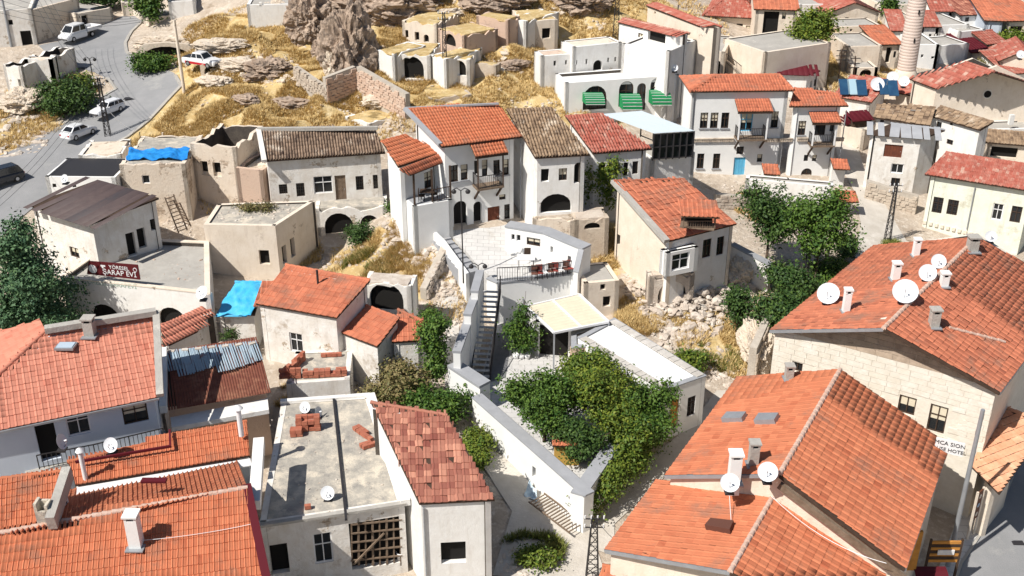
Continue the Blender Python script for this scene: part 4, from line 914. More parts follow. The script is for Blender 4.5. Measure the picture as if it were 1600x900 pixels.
# courtyard stairs
def stairs(name, label, a, b, w, n, m, zb, side=None):
    th = thing(name, label, 'stairs', (b.x, b.y, zb)); d = V((b.x-a.x, b.y-a.y, 0)); r = V((d.y, -d.x, 0)).normalized()*w/2
    for i in range(n):
        p = a+d*(i/n); q = a+d*((i+1)/n); z = a.z+(b.z-a.z)*(i/n); mb = MB()
        L = [p-r, p+r, q+r, q-r]; L = [V((v.x,v.y,0)) for v in L]
        if (L[1]-L[0]).cross(L[2]-L[0]).z < 0: L.reverse()
        mb.prism([tuple(v.xy) for v in L], zb, z); mb.build('step', m, th)
    return th
S0, S1 = at(768,452,4.5), at(750,592,1.75)
stt = thing('staircase', 'open metal staircase going down from the terrace to the courtyard', 'stairs', S1)
D_ = S1-S0; rr_ = V((D_.y,-D_.x,0)).normalized()*.6
if rr_.x < 0: rr_ = -rr_
for i in range(17):
    p = S0+D_*((i+.5)/17); mb = MB(); mb.box(p, (1.15, .24, .05), math.atan2(rr_.y, rr_.x)); mb.build('step', PAVEL, stt)
for s_ in (-1,1):
    mb = MB(); mb.bar(S0+rr_*s_-V((0,0,.08)), S1+rr_*s_-V((0,0,.08)), .06, .24); mb.build('stringer', DARKM, stt)
mb = MB(); rail(mb, [S0+rr_, S1+rr_], 1.0, .22, .012); mb.build('handrail', DARKM, stt)
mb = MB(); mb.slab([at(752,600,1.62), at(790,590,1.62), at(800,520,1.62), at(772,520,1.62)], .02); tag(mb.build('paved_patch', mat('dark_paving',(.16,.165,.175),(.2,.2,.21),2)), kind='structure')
building('store_room', 'dark open store room in the shade behind the pergola', 'store', F=[(836,503),(896,509)], zt=4.0, depth=1.6, roof='flat', wm=WHITE2, par=0, fl=WHITE2, ops={0:[(840,507,890,572,'v')]}, z0=1.3)
so_ = stairs('staircase', 'pale stone steps climbing outside the mansion plaza from the ruined slope', at(652,330,6.3), at(736,428,4.5), 1.3, 14, COPING, 2.6)
wallrun('stair_wall', 'sloping white side wall along the outer plaza steps', 'wall', [(640,328,6.7),(690,376,5.9),(728,428,4.9)], WHITE2, .25, None)
# terrace railing
rt_ = [at(777,439,4.72), at(840,436,4.72), at(904,426,4.72)]; mb = MB(); rail(mb, rt_, .95, .16)
tag(mb.build('terrace_railing', DARKM), 'black metal railing along the edge of the upper terrace', 'railing')
# porch wing of the mansion
PB = building('porch_house', 'white base block carrying the open porch left of the mansion', 'house wing', F=[(646,323),(707,312)], zt=8.3, depth=4.2, roof='flat', wm=WHITE2, par=-.02, fl=COPING)
PW = building('porch_wing', 'left wing of the mansion under a small orange tiled roof', 'house wing', F=[(622,260),(692,237)], zt=11.0, S=[(597,221),(634,211)], slope=15, roof='shed', wm=WHITE2, tm=T_OR, rt=dict(tw=.22, tl=.42), over=.3, ops={0:[(663,268,676,294,'w'),(690,262,700,285,'w')]})
pr = thing('porch_roof', 'lower red tiled porch roof on dark posts left of the mansion', 'porch roof', at(644,322,8.3))
e0, e1 = at(641,273,10.6), at(707,247,10.6); f0, f1 = at(624,264,11.0), at(692,240,11.0); f0, f1 = coplanar(e0, e1, f0, f1, [(624,264),(692,240)])
roof_face(pr, [e0,e1,f1,f0], T_OR2, tw=.22, tl=.42)
for x, y in ((648,320),(676,315),(704,309)):
    p = at(x, y, 8.3); mb = MB(); mb.bar(p, V((p.x,p.y,10.65)), .14); mb.build('post', WOODD, pr)
mb = MB(); rail(mb, [at(676,316,8.35), at(705,310,8.35)], .9, .16); mb.build('railing', WOODD, pr)
def table(label, p, w=.9, m=WPAINT, group=None, h=.74):
    t = thing('table', label, 'table', p, group); mb = MB(); mb.box(p+V((0,0,h)), (w, w*.75, .05)); mb.build('tabletop', m, t)
    for i in (-1,1):
        for j in (-1,1): q = p+V((i*w*.42, j*w*.31, 0)); b = MB(); b.bar(q, q+V((0,0,h)), .045); b.build('leg', DARKM, t)
    return t
def chair(label, p, rz, m, group=None, lm=None):
    t = thing('chair', label, 'chair', p, group); R = Matrix.Rotation(rz, 3, 'Z'); lm = lm or DARKM
    def bx(n, c, d, mm): b = MB(); b.box(p+R@V(c), d, rz); return b.build(n, mm, t)
    bx('seat', (0,0,.45), (.44,.44,.05), m); bx('backrest', (0,.2,.72), (.44,.04,.42), m)
    for i in (-1,1):
        for j in (-1,1): bx('leg', (i*.19,j*.19,.22), (.035,.035,.44), lm)
    return t
table('white square table alone in the middle of the terrace', at(822,418,5.12), 1.15)
chair('dark chair tucked behind the white terrace table', at(824,405,5.15), pi, WOODD)
for i in range(9):
    x = 835+i*8.0; y = 436.5-(x-840)*.155; m_ = [mat('brown_cushion',(.16,.07,.05),rough=.8,bump=0), mat('red_cushion',(.26,.05,.04),rough=.8,bump=0), WPAINT][i % 3]
    o5 = ['leftmost','second','third','fourth','fifth','sixth','seventh','eighth','rightmost'][i]+' of nine, '
    chair(o5+['brown cushioned chair by the terrace railing','red cushioned chair by the terrace railing','white chair by the terrace railing'][i % 3], at(x, y-1, 4.72), pi*.05*(i % 2), m_, 'chairs along the terrace railing')
table('dark dining table inside the shaded mansion porch', at(668,314,8.3), 1.0, WOODD)
chair('dark wooden chair left of the porch table', at(659,315,8.3), pi/2, WOODD); chair('dark wooden chair right of the porch table', at(679,312,8.3), -pi/2, WOODD)
# pergola with folded cream canopy
pg = thing('pergola', 'cream canvas pergola awning over the shaded courtyard corner', 'pergola', at(862,575,1.6))
K = [at(822,479,4.4), at(866,520,4.15), at(951,503,4.15), at(905,460,4.4)]
for (a,b) in ((0,1),(1,2),(2,3),(3,0)):
    mb = MB(); mb.bar(K[a], K[b], .12, .14); mb.build('beam', WPAINT, pg)
mb = MB(); mb.bar((K[0]+K[3])/2, (K[1]+K[2])/2, .1, .12); mb.build('beam', WPAINT, pg)
for q in (K[1], K[2]):
    mb = MB(); mb.bar(V((q.x,q.y,1.5)), q, .1); mb.build('post', GREYM, pg)
nf = 11
for s_ in range(2):
    for i in range(nf):
        u0, u1 = i/nf, (i+1)/nf; v0, v1 = s_*.5+.012, s_*.5+.488
        def q(u, v, z=0): return K[0]*(1-u)*(1-v)+K[1]*u*(1-v)+K[2]*u*v+K[3]*(1-u)*v+V((0,0,z))
        mb = MB(); um = (u0+u1)/2
        mb.add([q(u0,v0,.03),q(um,v0,-.04),q(u1,v0,.03),q(u0,v1,.03),q(um,v1,-.04),q(u1,v1,.03)], [(0,1,4,3),(1,2,5,4)]); mb.build('canvas_fold', CANV, pg)
building('grey_store', 'low stone kiosk between the pergola and the long annex', 'annex', F=[(893,545),(925,541)], zt=3.6, S=[(893,520),(958,504)], roof='flat', wm=PINKST, par=.05, fl=CONC, cope=COPING)
# coping slabs of the long annex
def slab_row(px0, px1, z, n, w, m, parent, label=None):
    a, b = at(*px0, z), at(*px1, z); d = (b-a)/n; r = V((-d.y,d.x,0)).normalized()*w
    for i in range(n):
        mb = MB(); p = a+d*(i+.03); q = a+d*(i+.97); L = [p,q,q+r,p+r]
        if (L[1]-L[0]).cross(L[2]-L[0]).z < 0: L.reverse()
        mb.prism([tuple(v.xy) for v in L], z, z+.06+.01*(i%3)); mb.build('coping_slab', PAVE, parent)
slab_row((1036,611),(906,530), 3.98, 16, -.5, PAVE, LB['thing']); slab_row((1100,586),(962,500), 3.98, 16, .5, PAVE, LB['thing'])
# balconies hanging on facades
def balcony(bd, label, x0, x1, yf, yr, proj_, tm, rise=.45, postm=WPAINT, nt=0, rail_h=.9, under=True, name='balcony'):
    A, B = bd['a'], bd['b']; u = bd['u']; n = V((u.y,-u.x,0)); P = on(x0,yf,A,B); Q = on(x1,yf,A,B); Zr = on((x0+x1)/2,yr,A,B).z
    z = (P.z+Q.z)/2; P.z = Q.z = z; th = bd['thing']
    mb = MB(); mb.prism([tuple(v.xy) for v in (P+n*proj_, Q+n*proj_, Q, P)], z-.14, z); fl = mb.build(name, WOOD, th)
    mb = MB(); c = [P+n*(proj_-.06)+u*.06, Q+n*(proj_-.06)-u*.06]
    rail(mb, [P+u*.06, c[0], c[1], Q-u*.06], rail_h, .14); mb.build('railing', DARKM, fl)
    for k in c:
        mb = MB(); mb.bar(k, V((k.x,k.y,Zr)), .11); mb.build('post', postm, fl)
    if under:
        for k in (P+u*.15, Q-u*.15): mb = MB(); mb.bar(k+n*(proj_*.9)-V((0,0,.12)), k-V((0,0,1.1)), .12); mb.build('bracket', postm if postm is not WPAINT else WOODD, fl)
    o = .22; E0 = P+n*(proj_+o)-u*o; E1 = Q+n*(proj_+o)+u*o; F0 = P-u*o; F1 = Q+u*o
    E0.z = E1.z = Zr; F0.z = F1.z = Zr+rise
    roof_face(fl, [E0,E1,F1,F0], tm, tw=.22, tl=.36, style='mars')
    mb = MB(); mb.hexa([E0-V((0,0,.2)),E1-V((0,0,.2)),E1-n*.05-V((0,0,.2)),E0-n*.05-V((0,0,.2))],[E0-V((0,0,.08)),E1-V((0,0,.08)),E1-n*.05-V((0,0,.08)),E0-n*.05-V((0,0,.08))]); mb.build('fascia', WOODD, fl)
balcony(MH, '', 738, 779, 285, 232, 1.1, T_OR, .7, WOODD)
balcony(RH1, '', 1147, 1192, 211, 166, 1.2, T_OR2, .6, WPAINT)
balcony(RH2, '', 1262, 1298, 221, 184, 1.1, T_OR2, .5, WPAINT)
def corbels(bd, x0, x1, y, n, m=STONE):
    A, B = bd['a'], bd['b']; u = bd['u']; nn = V((u.y,-u.x,0)); P = on(x0,y,A,B); Q = on(x1,y,A,B); z = (P.z+Q.z)/2
    for i in range(n):
        p = P+(Q-P)*((i+.5)/n); p.z = z; mb = MB(); mb.box(p+nn*.08, (.16,.16,.22), math.atan2(u.y,u.x)); mb.build('corbel', m, bd['thing'])
    mb = MB(); a = P.copy(); b = Q.copy(); a.z = b.z = z+.16; mb.bar(a+nn*.1, b+nn*.1, .2, .07); mb.build('string_course', m, bd['thing'])
corbels(RH1, 1083, 1146, 219, 18); corbels(RH1, 1194, 1238, 219, 12); corbels(RH2, 1245, 1262, 218, 5); corbels(RH2, 1300, 1318, 218, 5)
# black framed glass canopy right of the faded red roof
gc = thing('glass_canopy', 'pale glass roofed terrace canopy on a black frame', 'canopy', at(1020,248,9.0))
gq = [(1022,208),(1085,204),(1003,173),(940,178)]; K2 = [at(x, y, 11.0) for x, y in gq]
for i in range(6):
    a = K2[0]+(K2[1]-K2[0])*(i/6+.004); b = K2[0]+(K2[1]-K2[0])*((i+1)/6-.004); c = K2[3]+(K2[2]-K2[3])*((i+1)/6-.004); d = K2[3]+(K2[2]-K2[3])*(i/6+.004)
    mb = MB(); mb.slab([a,b,c,d], .04); mb.build('roof_panel', mat('frosted_glass', (.66,.74,.78), rough=.25, bump=0), gc)
for i in range(7):
    p = K2[0]+(K2[1]-K2[0])*(i/6)-V((0,0,.05)); mb = MB(); mb.bar(V((p.x,p.y,8.9)), p, .1); mb.build('post', DARKM, gc)
for i in range(1, 5):
    p = K2[1]+(K2[2]-K2[1])*(i/4)-V((0,0,.05)); mb = MB(); mb.bar(V((p.x,p.y,8.9)), p, .1); mb.build('post', DARKM, gc)
for zz in (9.0, 9.9, 10.9):
    mb = MB(); a, b, c = [V((k.x,k.y,zz)) for k in K2[:3]]; mb.bar(a, b, .07); mb.bar(b, c, .07); mb.build('rail', DARKM, gc)
mb = MB(); a, b = K2[0]+V((0,.12,0)), K2[1]+V((0,.12,0)); mb.hexa([V((a.x,a.y,9)),V((b.x,b.y,9)),V((b.x,b.y+.02,9)),V((a.x,a.y+.02,9))],[V((a.x,a.y,10.9)),V((b.x,b.y,10.9)),V((b.x,b.y+.02,10.9)),V((a.x,a.y+.02,10.9))]); mb.build('glass_wall', GLASS, gc)
# green awnings of the arcade house
def awning(label, x0, x1, y0, y1, pj=1.0, m=GREENC):
    A, B = A1['a'], A1['b']; u = A1['u']; n = V((u.y,-u.x,0)); P = on(x0,y0,A,B); Q = on(x1,y0,A,B); zl = on((x0+x1)/2,y1,A,B).z-.0
    t = thing('awning', label, 'awning', P, 'green awnings of the arcade house'); N = 6
    for i in range(N):
        for w_, mm in ((0,m),):
            f0, f1 = i/N, (i+1)/N
            def q(s, f): a = pi/2*f; return P+(Q-P)*s+n*(pj*math.sin(a)+.03)+V((0,0,(zl-P.z)*(1-cos(a))))
            mb = MB(); mb.add([q(0,f0),q(1,f0),q(1,f1-.02),q(0,f1-.02)], [(3,2,1,0),(0,1,2,3)][:1]); mb.build('canvas_strip', m, t)
            mb = MB(); mb.bar(q(0,f1)+n*.01, q(1,f1)+n*.01, .035); mb.build('piping', WPAINT, t)
    for s in (0,1):
        mb = MB(); c = P+(Q-P)*s; pts = [c+n*.03]+[c+n*(pj*math.sin(pi/2*f/6)+.03)+V((0,0,(zl-P.z)*(1-cos(pi/2*f/6)))) for f in range(7)]+[V((c.x,c.y,zl))+n*.03]
        mb.add(pts, [tuple(range(len(pts))), ]); mb.build('side_panel', m, t)
awning('narrow green awning over the wooden door, left of three', 910, 940, 144, 157)
awning('green striped awning over the middle arched window', 968, 998, 146, 165)
awning('green striped awning over the right arched window', 1014, 1044, 140, 158)
for i, (x, y) in enumerate([(972,186),(985,188),(1003,184),(1018,182),(1031,186)]):
    p = G(x, y); table(['small dark cafe table at the left end of the arcade terrace','dark cafe table second from the left on the arcade terrace','dark cafe table in the middle of the arcade terrace','dark cafe table fourth along the arcade terrace','dark cafe table at the right end of the arcade terrace'][i], p, .8, WOODD)
# timber lattice of the flat roofed house front
A, B = H13['a'], H13['b']; uu = H13['u']; nn = V((uu.y,-uu.x,0)); lt = H13['thing']
for k_ in range(8):
    x = 549+k_*11; a = on(x,810,A,B)-nn*.05; b = on(x+1,884,A,B)-nn*.05; mb = MB(); mb.bar(a, b, .07+.03*(k_%2)); mb.build('lattice_post', WOOD, lt)
for k_ in range(5):
    y = 816+k_*14; a = on(548,y+4,A,B)-nn*.0; b = on(628,y-4,A,B)-nn*.0; mb = MB(); mb.bar(a, b, .07); mb.build('lattice_rail', WOOD, lt)
mb = MB(); mb.bar(on(552,880,A,B)+nn*.1, on(600,832,A,B)+nn*.05, .08); mb.build('lattice_brace', WOOD, lt)
mb = MB(); mb.bar(at(521,620,4.26), at(541,812,4.26), .12, .12); mb.build('roof_kerb', DARKM, lt)
mb = MB(); mb.bar(at(438,628,4.25), at(578,618,4.25), .3, .2); mb.bar(at(579,618,4.3), at(634,786,4.3), .45, .35); mb.build('parapet', WHITE, lt)
mb = MB(); P_ = [at(400,822,4.24), at(545,800,4.24), at(634,786,4.24)]
for a, b in zip(P_, P_[1:]): mb.bar(a, b, .25, .14)
mb.build('roof_edge', CONC, lt)
# parapets and metal trim around the left roofs
def beam(name, parent, a, b, w, h, m): mb = MB(); mb.bar(at(*a), at(*b), w, h); return mb.build(name, m, parent)
beam('verge', H1['thing'], (386,758,6.95), (428,960,5.0), .35, .2, MAROON)
beam('party_wall', H1['thing'], (405,690,6.4), (398,790,6.2), .5, .5, WHITE)
beam('valley_gutter', H1['thing'], (120,768,5.4), (392,722,5.4), .6, .05, WPAINT)
beam('parapet', H1['thing'], (106,738,7.6), (80,818,7.1), .38, .7, CONC)
beam('verge', H1['thing'], (118,722,6.3), (268,697,6.3), .1, .12, MAROON); beam('verge', H1['thing'], (266,697,6.3), (265,672,6.5), .1, .12, MAROON)
beam('parapet', H3['thing'], (70,515,9.75), (244,487,9.75), .45, .3, CONC); beam('parapet', H3['thing'], (244,487,9.7), (250,618,7.65), .35, .25, CONC)
beam('parapet', H4['thing'], (256,548,6.3), (255,640,5.6), .35, .5, WHITE)
for i in range(9):
    A_ = [(264+i*15.4, 549-i*1.65), (279+i*15.4, 547-i*1.65)]
    hh = 30+3*((i*7) % 4); q = [at(A_[0][0]-1, A_[0][1]+hh, 5.86), at(A_[1][0]-1, A_[1][1]+hh-1, 5.86), at(*A_[1], 6.16), at(*A_[0], 6.16)]
    tiles(H4['roof'], q, mat('pale_blue_sheet', (.30,.40,.48), (.36,.44,.50), 2, (.26,.12,.09), 1.2, .56, rough=.5, bump=.05), tw=.14, tl=3, style='metal', jit=.001, lift=.05)
for i in range(7):
    mb = MB(); p = at(268+i*21, 549-i*2, 6.2); mb.box(p, (.35,.22,.12), .1*i); mb.build('weight_stone', RUBBLE, H4['thing'])
# long house rim
beam('verge', H10['thing'], (404,203,10.95), (413,252,9.9), .35, .25, OLDWHITE); beam('verge', H10['thing'], (402,202,11.0), (590,200,11.0), .3, .25, CONC)
beam('party_wall', MH['thing'], (633,170,13.45), (688,226,12.1), .3, .22, COPING); beam('ridge_cap', MH['thing'], (632,169,13.4), (779,162,13.4), .2, .12, COPING)
beam('verge', RW['thing'], (958,283,9.6), (1042,377,7.85), .4, .25, CONC)
# dormer opening of the sagging roof
dz_ = at(1090,352,8.6); mb = MB(); mb.box(dz_, (2.2,1.2,.06), -.25); o_ = mb.build('dormer_floor', WOOD, RW['thing'])
mb = MB(); mb.box(dz_+V((0,.5,.35)), (2.0,.1,.7), -.25); mb.build('dormer_dark_panel', VOID, RW['thing'])  # black box behind the dormer, its inside shade painted on
for i in (-1,1):
    mb = MB(); mb.bar(dz_+V((i*1.0,-.5,0)), dz_+V((i*1.0,-.5,.9)), .1); mb.build('post', WOOD, RW['thing'])
mb = MB(); rail(mb, [dz_+V((-1,-.5,0)), dz_+V((1,-.5,0))], .5, .15); mb.build('railing', WOOD, RW['thing'])
mb = MB(); mb.slab([dz_+V((-1.2,-.7,.9)), dz_+V((1.2,-.9,.9)), dz_+V((1.2,.6,1.15)), dz_+V((-1.2,.8,1.15))], .08); mb.build('dormer_roof', WOOD, RW['thing'])
tiles(RW['thing'], [dz_+V((-1.25,-.75,.95)), dz_+V((1.25,-.95,.95)), dz_+V((1.25,.9,1.35)), dz_+V((-1.25,1.1,1.35))], T_OR2, tw=.3, tl=.4)
# small door roofs of the corner mansions
for lab, x, y, z in (('tiny red tiled gate roof at the foot of the corner mansions', 1204, 266, 5.4), ('red tiled porch roof over the alley beside the corner mansions', 1312, 258, 5.8), ('orange tiled gatehouse roof behind the two right hand trees', 1312, 308, 4.7)):
    w_ = 2.6 if '1204' not in lab and x == 1312 and y == 308 else 1.3; p = at(x, y, z); t = thing('gate_roof', lab, 'gate', (p.x,p.y,z-2.2))
    q = [p+V((-w_/2,-.6,-.1)), p+V((w_/2,-.8,-.1)), p+V((w_/2,.4,.35)), p+V((-w_/2,.6,.35))]; roof_face(t, q, T_OR2, tw=.25, tl=.4)
    mb = MB(); mb.box(p+V((0,.3,-1.3)), (w_*.85, .5, 2.5)); mb.build('wall', WHITE, t)
# ashlar blocks
def ashlar(bd, side, bw, bh, zlo, top, m, m2=None, split=None, holes=(), nmax=300):
    W4 = [bd['a'],bd['b'],bd['c'],bd['d']]; A, B = W4[side], W4[(side+1)%4]; A = V((A.x,A.y,0)); B = V((B.x,B.y,0)); L = (B-A).length; u = (B-A)/L; n = V((u.y,-u.x,0)); r = math.atan2(u.y,u.x)
    c = 0; z = zlo; row = 0; cache = {}
    while z < top(.5)+3 and c < nmax:
        s = -bw*(row % 2)*.5
        while s < L and c < nmax:
            w = bw*random.uniform(.7,1.25); s0, s1 = max(0,s), min(L,s+w); s += w
            if s1-s0 < .15: continue
            sm = (s0+s1)/2; z1 = z+bh; lim = min(top(s0/L), top(s1/L))-.05
            if z1 > lim: z1 = lim
            if z1-z < .08: continue
            if any(s1 > h[0]-.02 and s0 < h[1]+.02 and z1 > h[2]-.02 and z < h[3]+.02 for h in holes): continue
            P = A+u*sm+n*.012+V((0,0,(z+z1)/2))
            if not seen(P, 30): continue
            mm = m2 if (m2 and split and z > split(sm/L)) else m; mb = MB(); mb.box(P, (s1-s0-.018, .03+.012*random.random(), z1-z-.018), r); mb.build('stone_block', mm, bd['wall']); c += 1
        z += bh; row += 1
def hole_of(bd, side, o):
    W4 = [bd['a'],bd['b'],bd['c'],bd['d']]; A, B = W4[side], W4[(side+1)%4]; A0 = V((A.x,A.y,0)); u = (V((B.x,B.y,0))-A0).normalized(); ym = (o[1]+o[3])/2; xm = (o[0]+o[2])/2
    return ((on(o[0],ym,A,B)-A0).dot(u), (on(o[2],ym,A,B)-A0).dot(u), on(xm,o[3],A,B).z, on(xm,o[1],A,B).z)
hs = [hole_of(B22, 0, o) for o in [(1403,619,1431,647),(1450,633,1479,676),(1237,566,1254,580)]]
ashlar(B22, 0, .85, .33, 3.2, lambda f: 7.4+2.4*(1-abs(2*f-1)), ASHLAR, ASHLAR2, lambda f: 7.25 if .05 < f < .97 else 99, hs)

wallrun('garden_wall', 'white slanting garden wall running down right of the sagging roof house', 'wall', [(1142,384,5.3),(1203,416,4.5)], WHITE, .5, COPING)
A, B = GH['a'], GH['b']; u = GH['u']; n = V((u.y,-u.x,0))
for i in range(9):
    p = on(1445+i*9, 347+i*2.2, A, B)+n*.06; mb = MB(); mb.box(p, (.24,.12,.26), math.atan2(u.y,u.x)); mb.build('stone_block', CREAM, GH['thing'])
for bd, xs, y0, y1 in ((MH,(813,),222,350),(RH1,(1084,),150,276),(H10,(606,),250,318),(RH2,(1322,),172,268),(GH,(1524,),292,360),(H14,(662,),792,900)):
    for x in xs:
        A, B = bd['a'], bd['b']; u = bd['u']; n = V((u.y,-u.x,0)); a = on(x,y0,A,B)+n*.08; b = V((a.x,a.y,max(bd['base']+.5, on(x,y1,A,B).z))); mb = MB(); mb.tube([a, b], .045, 7); mb.build('downpipe', GREYM, bd['thing'])

hp_ = at(885,722,1.6); t = thing('garden_hut', 'tiny garden hut with an orange roof and yellow wall inside the wall corner', 'hut', hp_)
mb = MB(); mb.box(hp_+V((0,.2,.7)), (1.3,1.0,1.4)); mb.build('wall', mat('yellow_ochre_plaster',(.62,.40,.10),(.52,.32,.08),2,bump=.1), t)
q = [hp_+V((-.8,-.5,1.42)), hp_+V((.8,-.5,1.42)), hp_+V((.8,.8,1.75)), hp_+V((-.8,.8,1.75))]; roof_face(t, q, T_OR, tw=.22, tl=.4)
# ================================================================ chimneys, dishes, tarps, bricks on roofs
def P_on(bd, px, py, lift=0):               # point of a shed or gable front slope seen at a pixel
    A, B, D = bd['A'], bd['B'], bd['D']; n = (B-A).cross(D-A)
    if bd.get('pl'): A, n = bd['pl']
    d = ray(px, py); return CP+d*((A-CP).dot(n)/d.dot(n))+V((0,0,lift))
def gab_pl(bd, side):                        # plane of the left or right slope of a gabled front
    S = bd['A'] if side == 'l' else bd['B']; E = bd['D'] if side == 'l' else bd['C']; R1 = bd['ap']; return (S, (E-S).cross(R1-S))
for b, a in ((B22,(1381,513)),(B23,(1218,741)),(B24,(1141,893))): b['ap'] = at(*a, b['zr'])
def PG(bd, side, px, py):
    A, n = gab_pl(bd, side); d = ray(px, py); return CP+d*((A-CP).dot(n)/d.dot(n))
def chim(bd, p, w, h, m=WHITE2, label=None, **k):
    x, y = proj(p); c = chimney(bd['roof'] if bd['roof'] else bd['thing'], x, y, p.z, w, h, m, **k); 
    return c
def gp_plane(bd, px, py): return P_on(bd, px, py)
chim(H1, P_on(H1,214,853), .5, 1.45); 
p = P_on(H1,72,812)
mb = MB(); mb.box(p+V((-.22,0,.4)), (.12,.5,1.2)); mb.box(p+V((.22,0,.35)), (.12,.5,1.1)); mb.box(p+V((0,.2,.35)), (.36,.12,1.1)); mb.box(p+V((0,-.2,.2)), (.36,.12,.8)); mb.build('broken_chimney', CONCR, H1['roof'])
chimney(H1['thing'], 132, 740, 6.0, .22, 1.2, WPAINT, pipe=True); chimney(H1['thing'], 376, 670, 6.6, .26, 1.1, WPAINT, pipe=True)
chim(H3, P_on(H3,142,524), .5, .8, CONC)
p = P_on(H3,104,545); mb = MB(); mb.box(p+V((0,0,.15)), (.95,.7,.12)); sk = mb.build('skylight', GREYM, H3['roof']); mb = MB(); mb.box(p+V((0,0,.22)), (.8,.56,.04)); mb.build('pane', mat('sky_pane',(.45,.55,.65),rough=.2,bump=0), sk)
p = P_on(H11,497,444); mb = MB(); mb.tube([p-V((0,0,.1)), p+V((0,0,.95))], .07, 8); mb.build('stovepipe', DARKM, H11['roof'])
mb = MB(); mb.box(P_on(H1,235,768,.1)+V((0,.6,.05)), (1.1,.3,.1)); mb.build('roof_hatch', MAROON, H1['roof'])
for (x,y,w,h,m) in [(1321,487,.36,1.15,WHITE2),(1398,437,.42,.85,WHITE2),(1430,400,.36,.9,WHITE2)]: chim(B22, PG(B22,'l',x,y), w, h, m)
for (x,y,w,h,m) in [(1458,510,.46,.8,CONC),(1474,447,.4,.6,WHITE2),(1518,392,.55,.7,CONC)]: chim(B22, PG(B22,'r',x,y), w, h, m)
for (x,y,w,h,m) in [(1176,726,.42,1.0,CONC),(1146,752,.5,1.3,WHITE2)]: chim(B23, PG(B23,'l',x,y), w, h, m)
chim(B23, PG(B23,'l',1232,592), .4, .6, CONC)
def on_roof(bd, side, quad, h, name, m):
    A_, n_ = gab_pl(bd, side); n_ = n_.normalized(); n_ = n_ if n_.z > 0 else -n_; q = [PG(bd, side, x, y) for x, y in quad]
    mb = MB(); mb.hexa([p-n_*.1 for p in q], [p+n_*h for p in q]); return mb.build(name, m, bd['roof'])
on_roof(B23, 'l', [(1129,662),(1161,661),(1168,651),(1138,651)], .3, 'skylight', GREYM); on_roof(B23, 'l', [(1180,665),(1212,664),(1219,653),(1188,653)], .3, 'skylight', GREYM)
on_roof(B24, 'l', [(1103,829),(1142,836),(1148,822),(1112,818)], .3, 'roof_hatch', mat('brown_hatch',(.12,.05,.035),rough=.7,bump=.05))
p = P_on(H1,0,0)
pp = at(1331,583,5.0); mb = MB(); mb.tube([pp, pp+V((0,0,1.7))], .14, 10); c_ = mb.build('flue_pipe', mat('blue_grey_pipe',(.25,.33,.40),rough=.4,bump=0), B22['thing']); mb = MB(); mb.lathe(pp+V((0,0,1.75)), [(.28,0),(.2,.1),(.01,.18)], 10); mb.build('chimney_cap', CONC, c_)
ridge(B22['roof'], PG(B22,'r',1484,514)+V((0,0,.06)), PG(B22,'r',1570,536)+V((0,0,.06)), TERR, .09); 
# eave boards and gutters of the right hand roofs
for bd in (B22,B23,B24):
    for a, b in ((bd['A'],bd['D']),(bd['B'],bd['C']),(bd['A'],bd['ap']),(bd['ap'],bd['B'])):
        mb = MB(); mb.bar(a-V((0,0,.08)), b-V((0,0,.08)), .12, .16); mb.build('eave_board', GREYM if a is not bd['ap'] else WOODD, bd['thing'])
mb = MB(); a, b = B23['ap'], B23['B']; mb.bar(a-V((0,.15,.45)), b-V((0,.15,.45)), .2, .3); mb.build('timber_beam', WOOD, B23['thing'])
def dish(label, p, r, az=200, tilt=35, group='satellite dishes on the roofs', m=DISH, hole=None):
    t = thing('satellite_dish', label, 'satellite dish', p, group); a = radians(az); ax = V((sin(a)*cos(radians(tilt)), cos(a)*cos(radians(tilt)), sin(radians(tilt)))); c = p+V((0,0,r*1.1))
    mb = MB(); mb.tube([p-V((0,0,.15)), c-ax*.1], .035, 6); mb.box(p+V((0,0,-.02)), (.4,.4,.08)); mb.build('mount', DARKM, t)
    mb = MB(); n = 20; pr = [(.02,-.01),(r*.5,r*.05),(r*.8,r*.13),(r,r*.22)]; mb.lathe(c, pr, n, ax); mb.lathe(c-ax*.015, [(q[0],q[1]) for q in reversed(pr)], n, ax); d = mb.build('reflector', m, t)
    mb = MB(); e = c+ax*(r*.95); mb.tube([c-V((0,0,r*.9))+ax*.15, e-V((0,0,.05))], .018, 5); arm = mb.build('feed_arm', GREYM, t)
    mb = MB(); mb.tube([e, e-ax*.14], .045, 7); mb.build('receiver', WPAINT, arm)
    return t
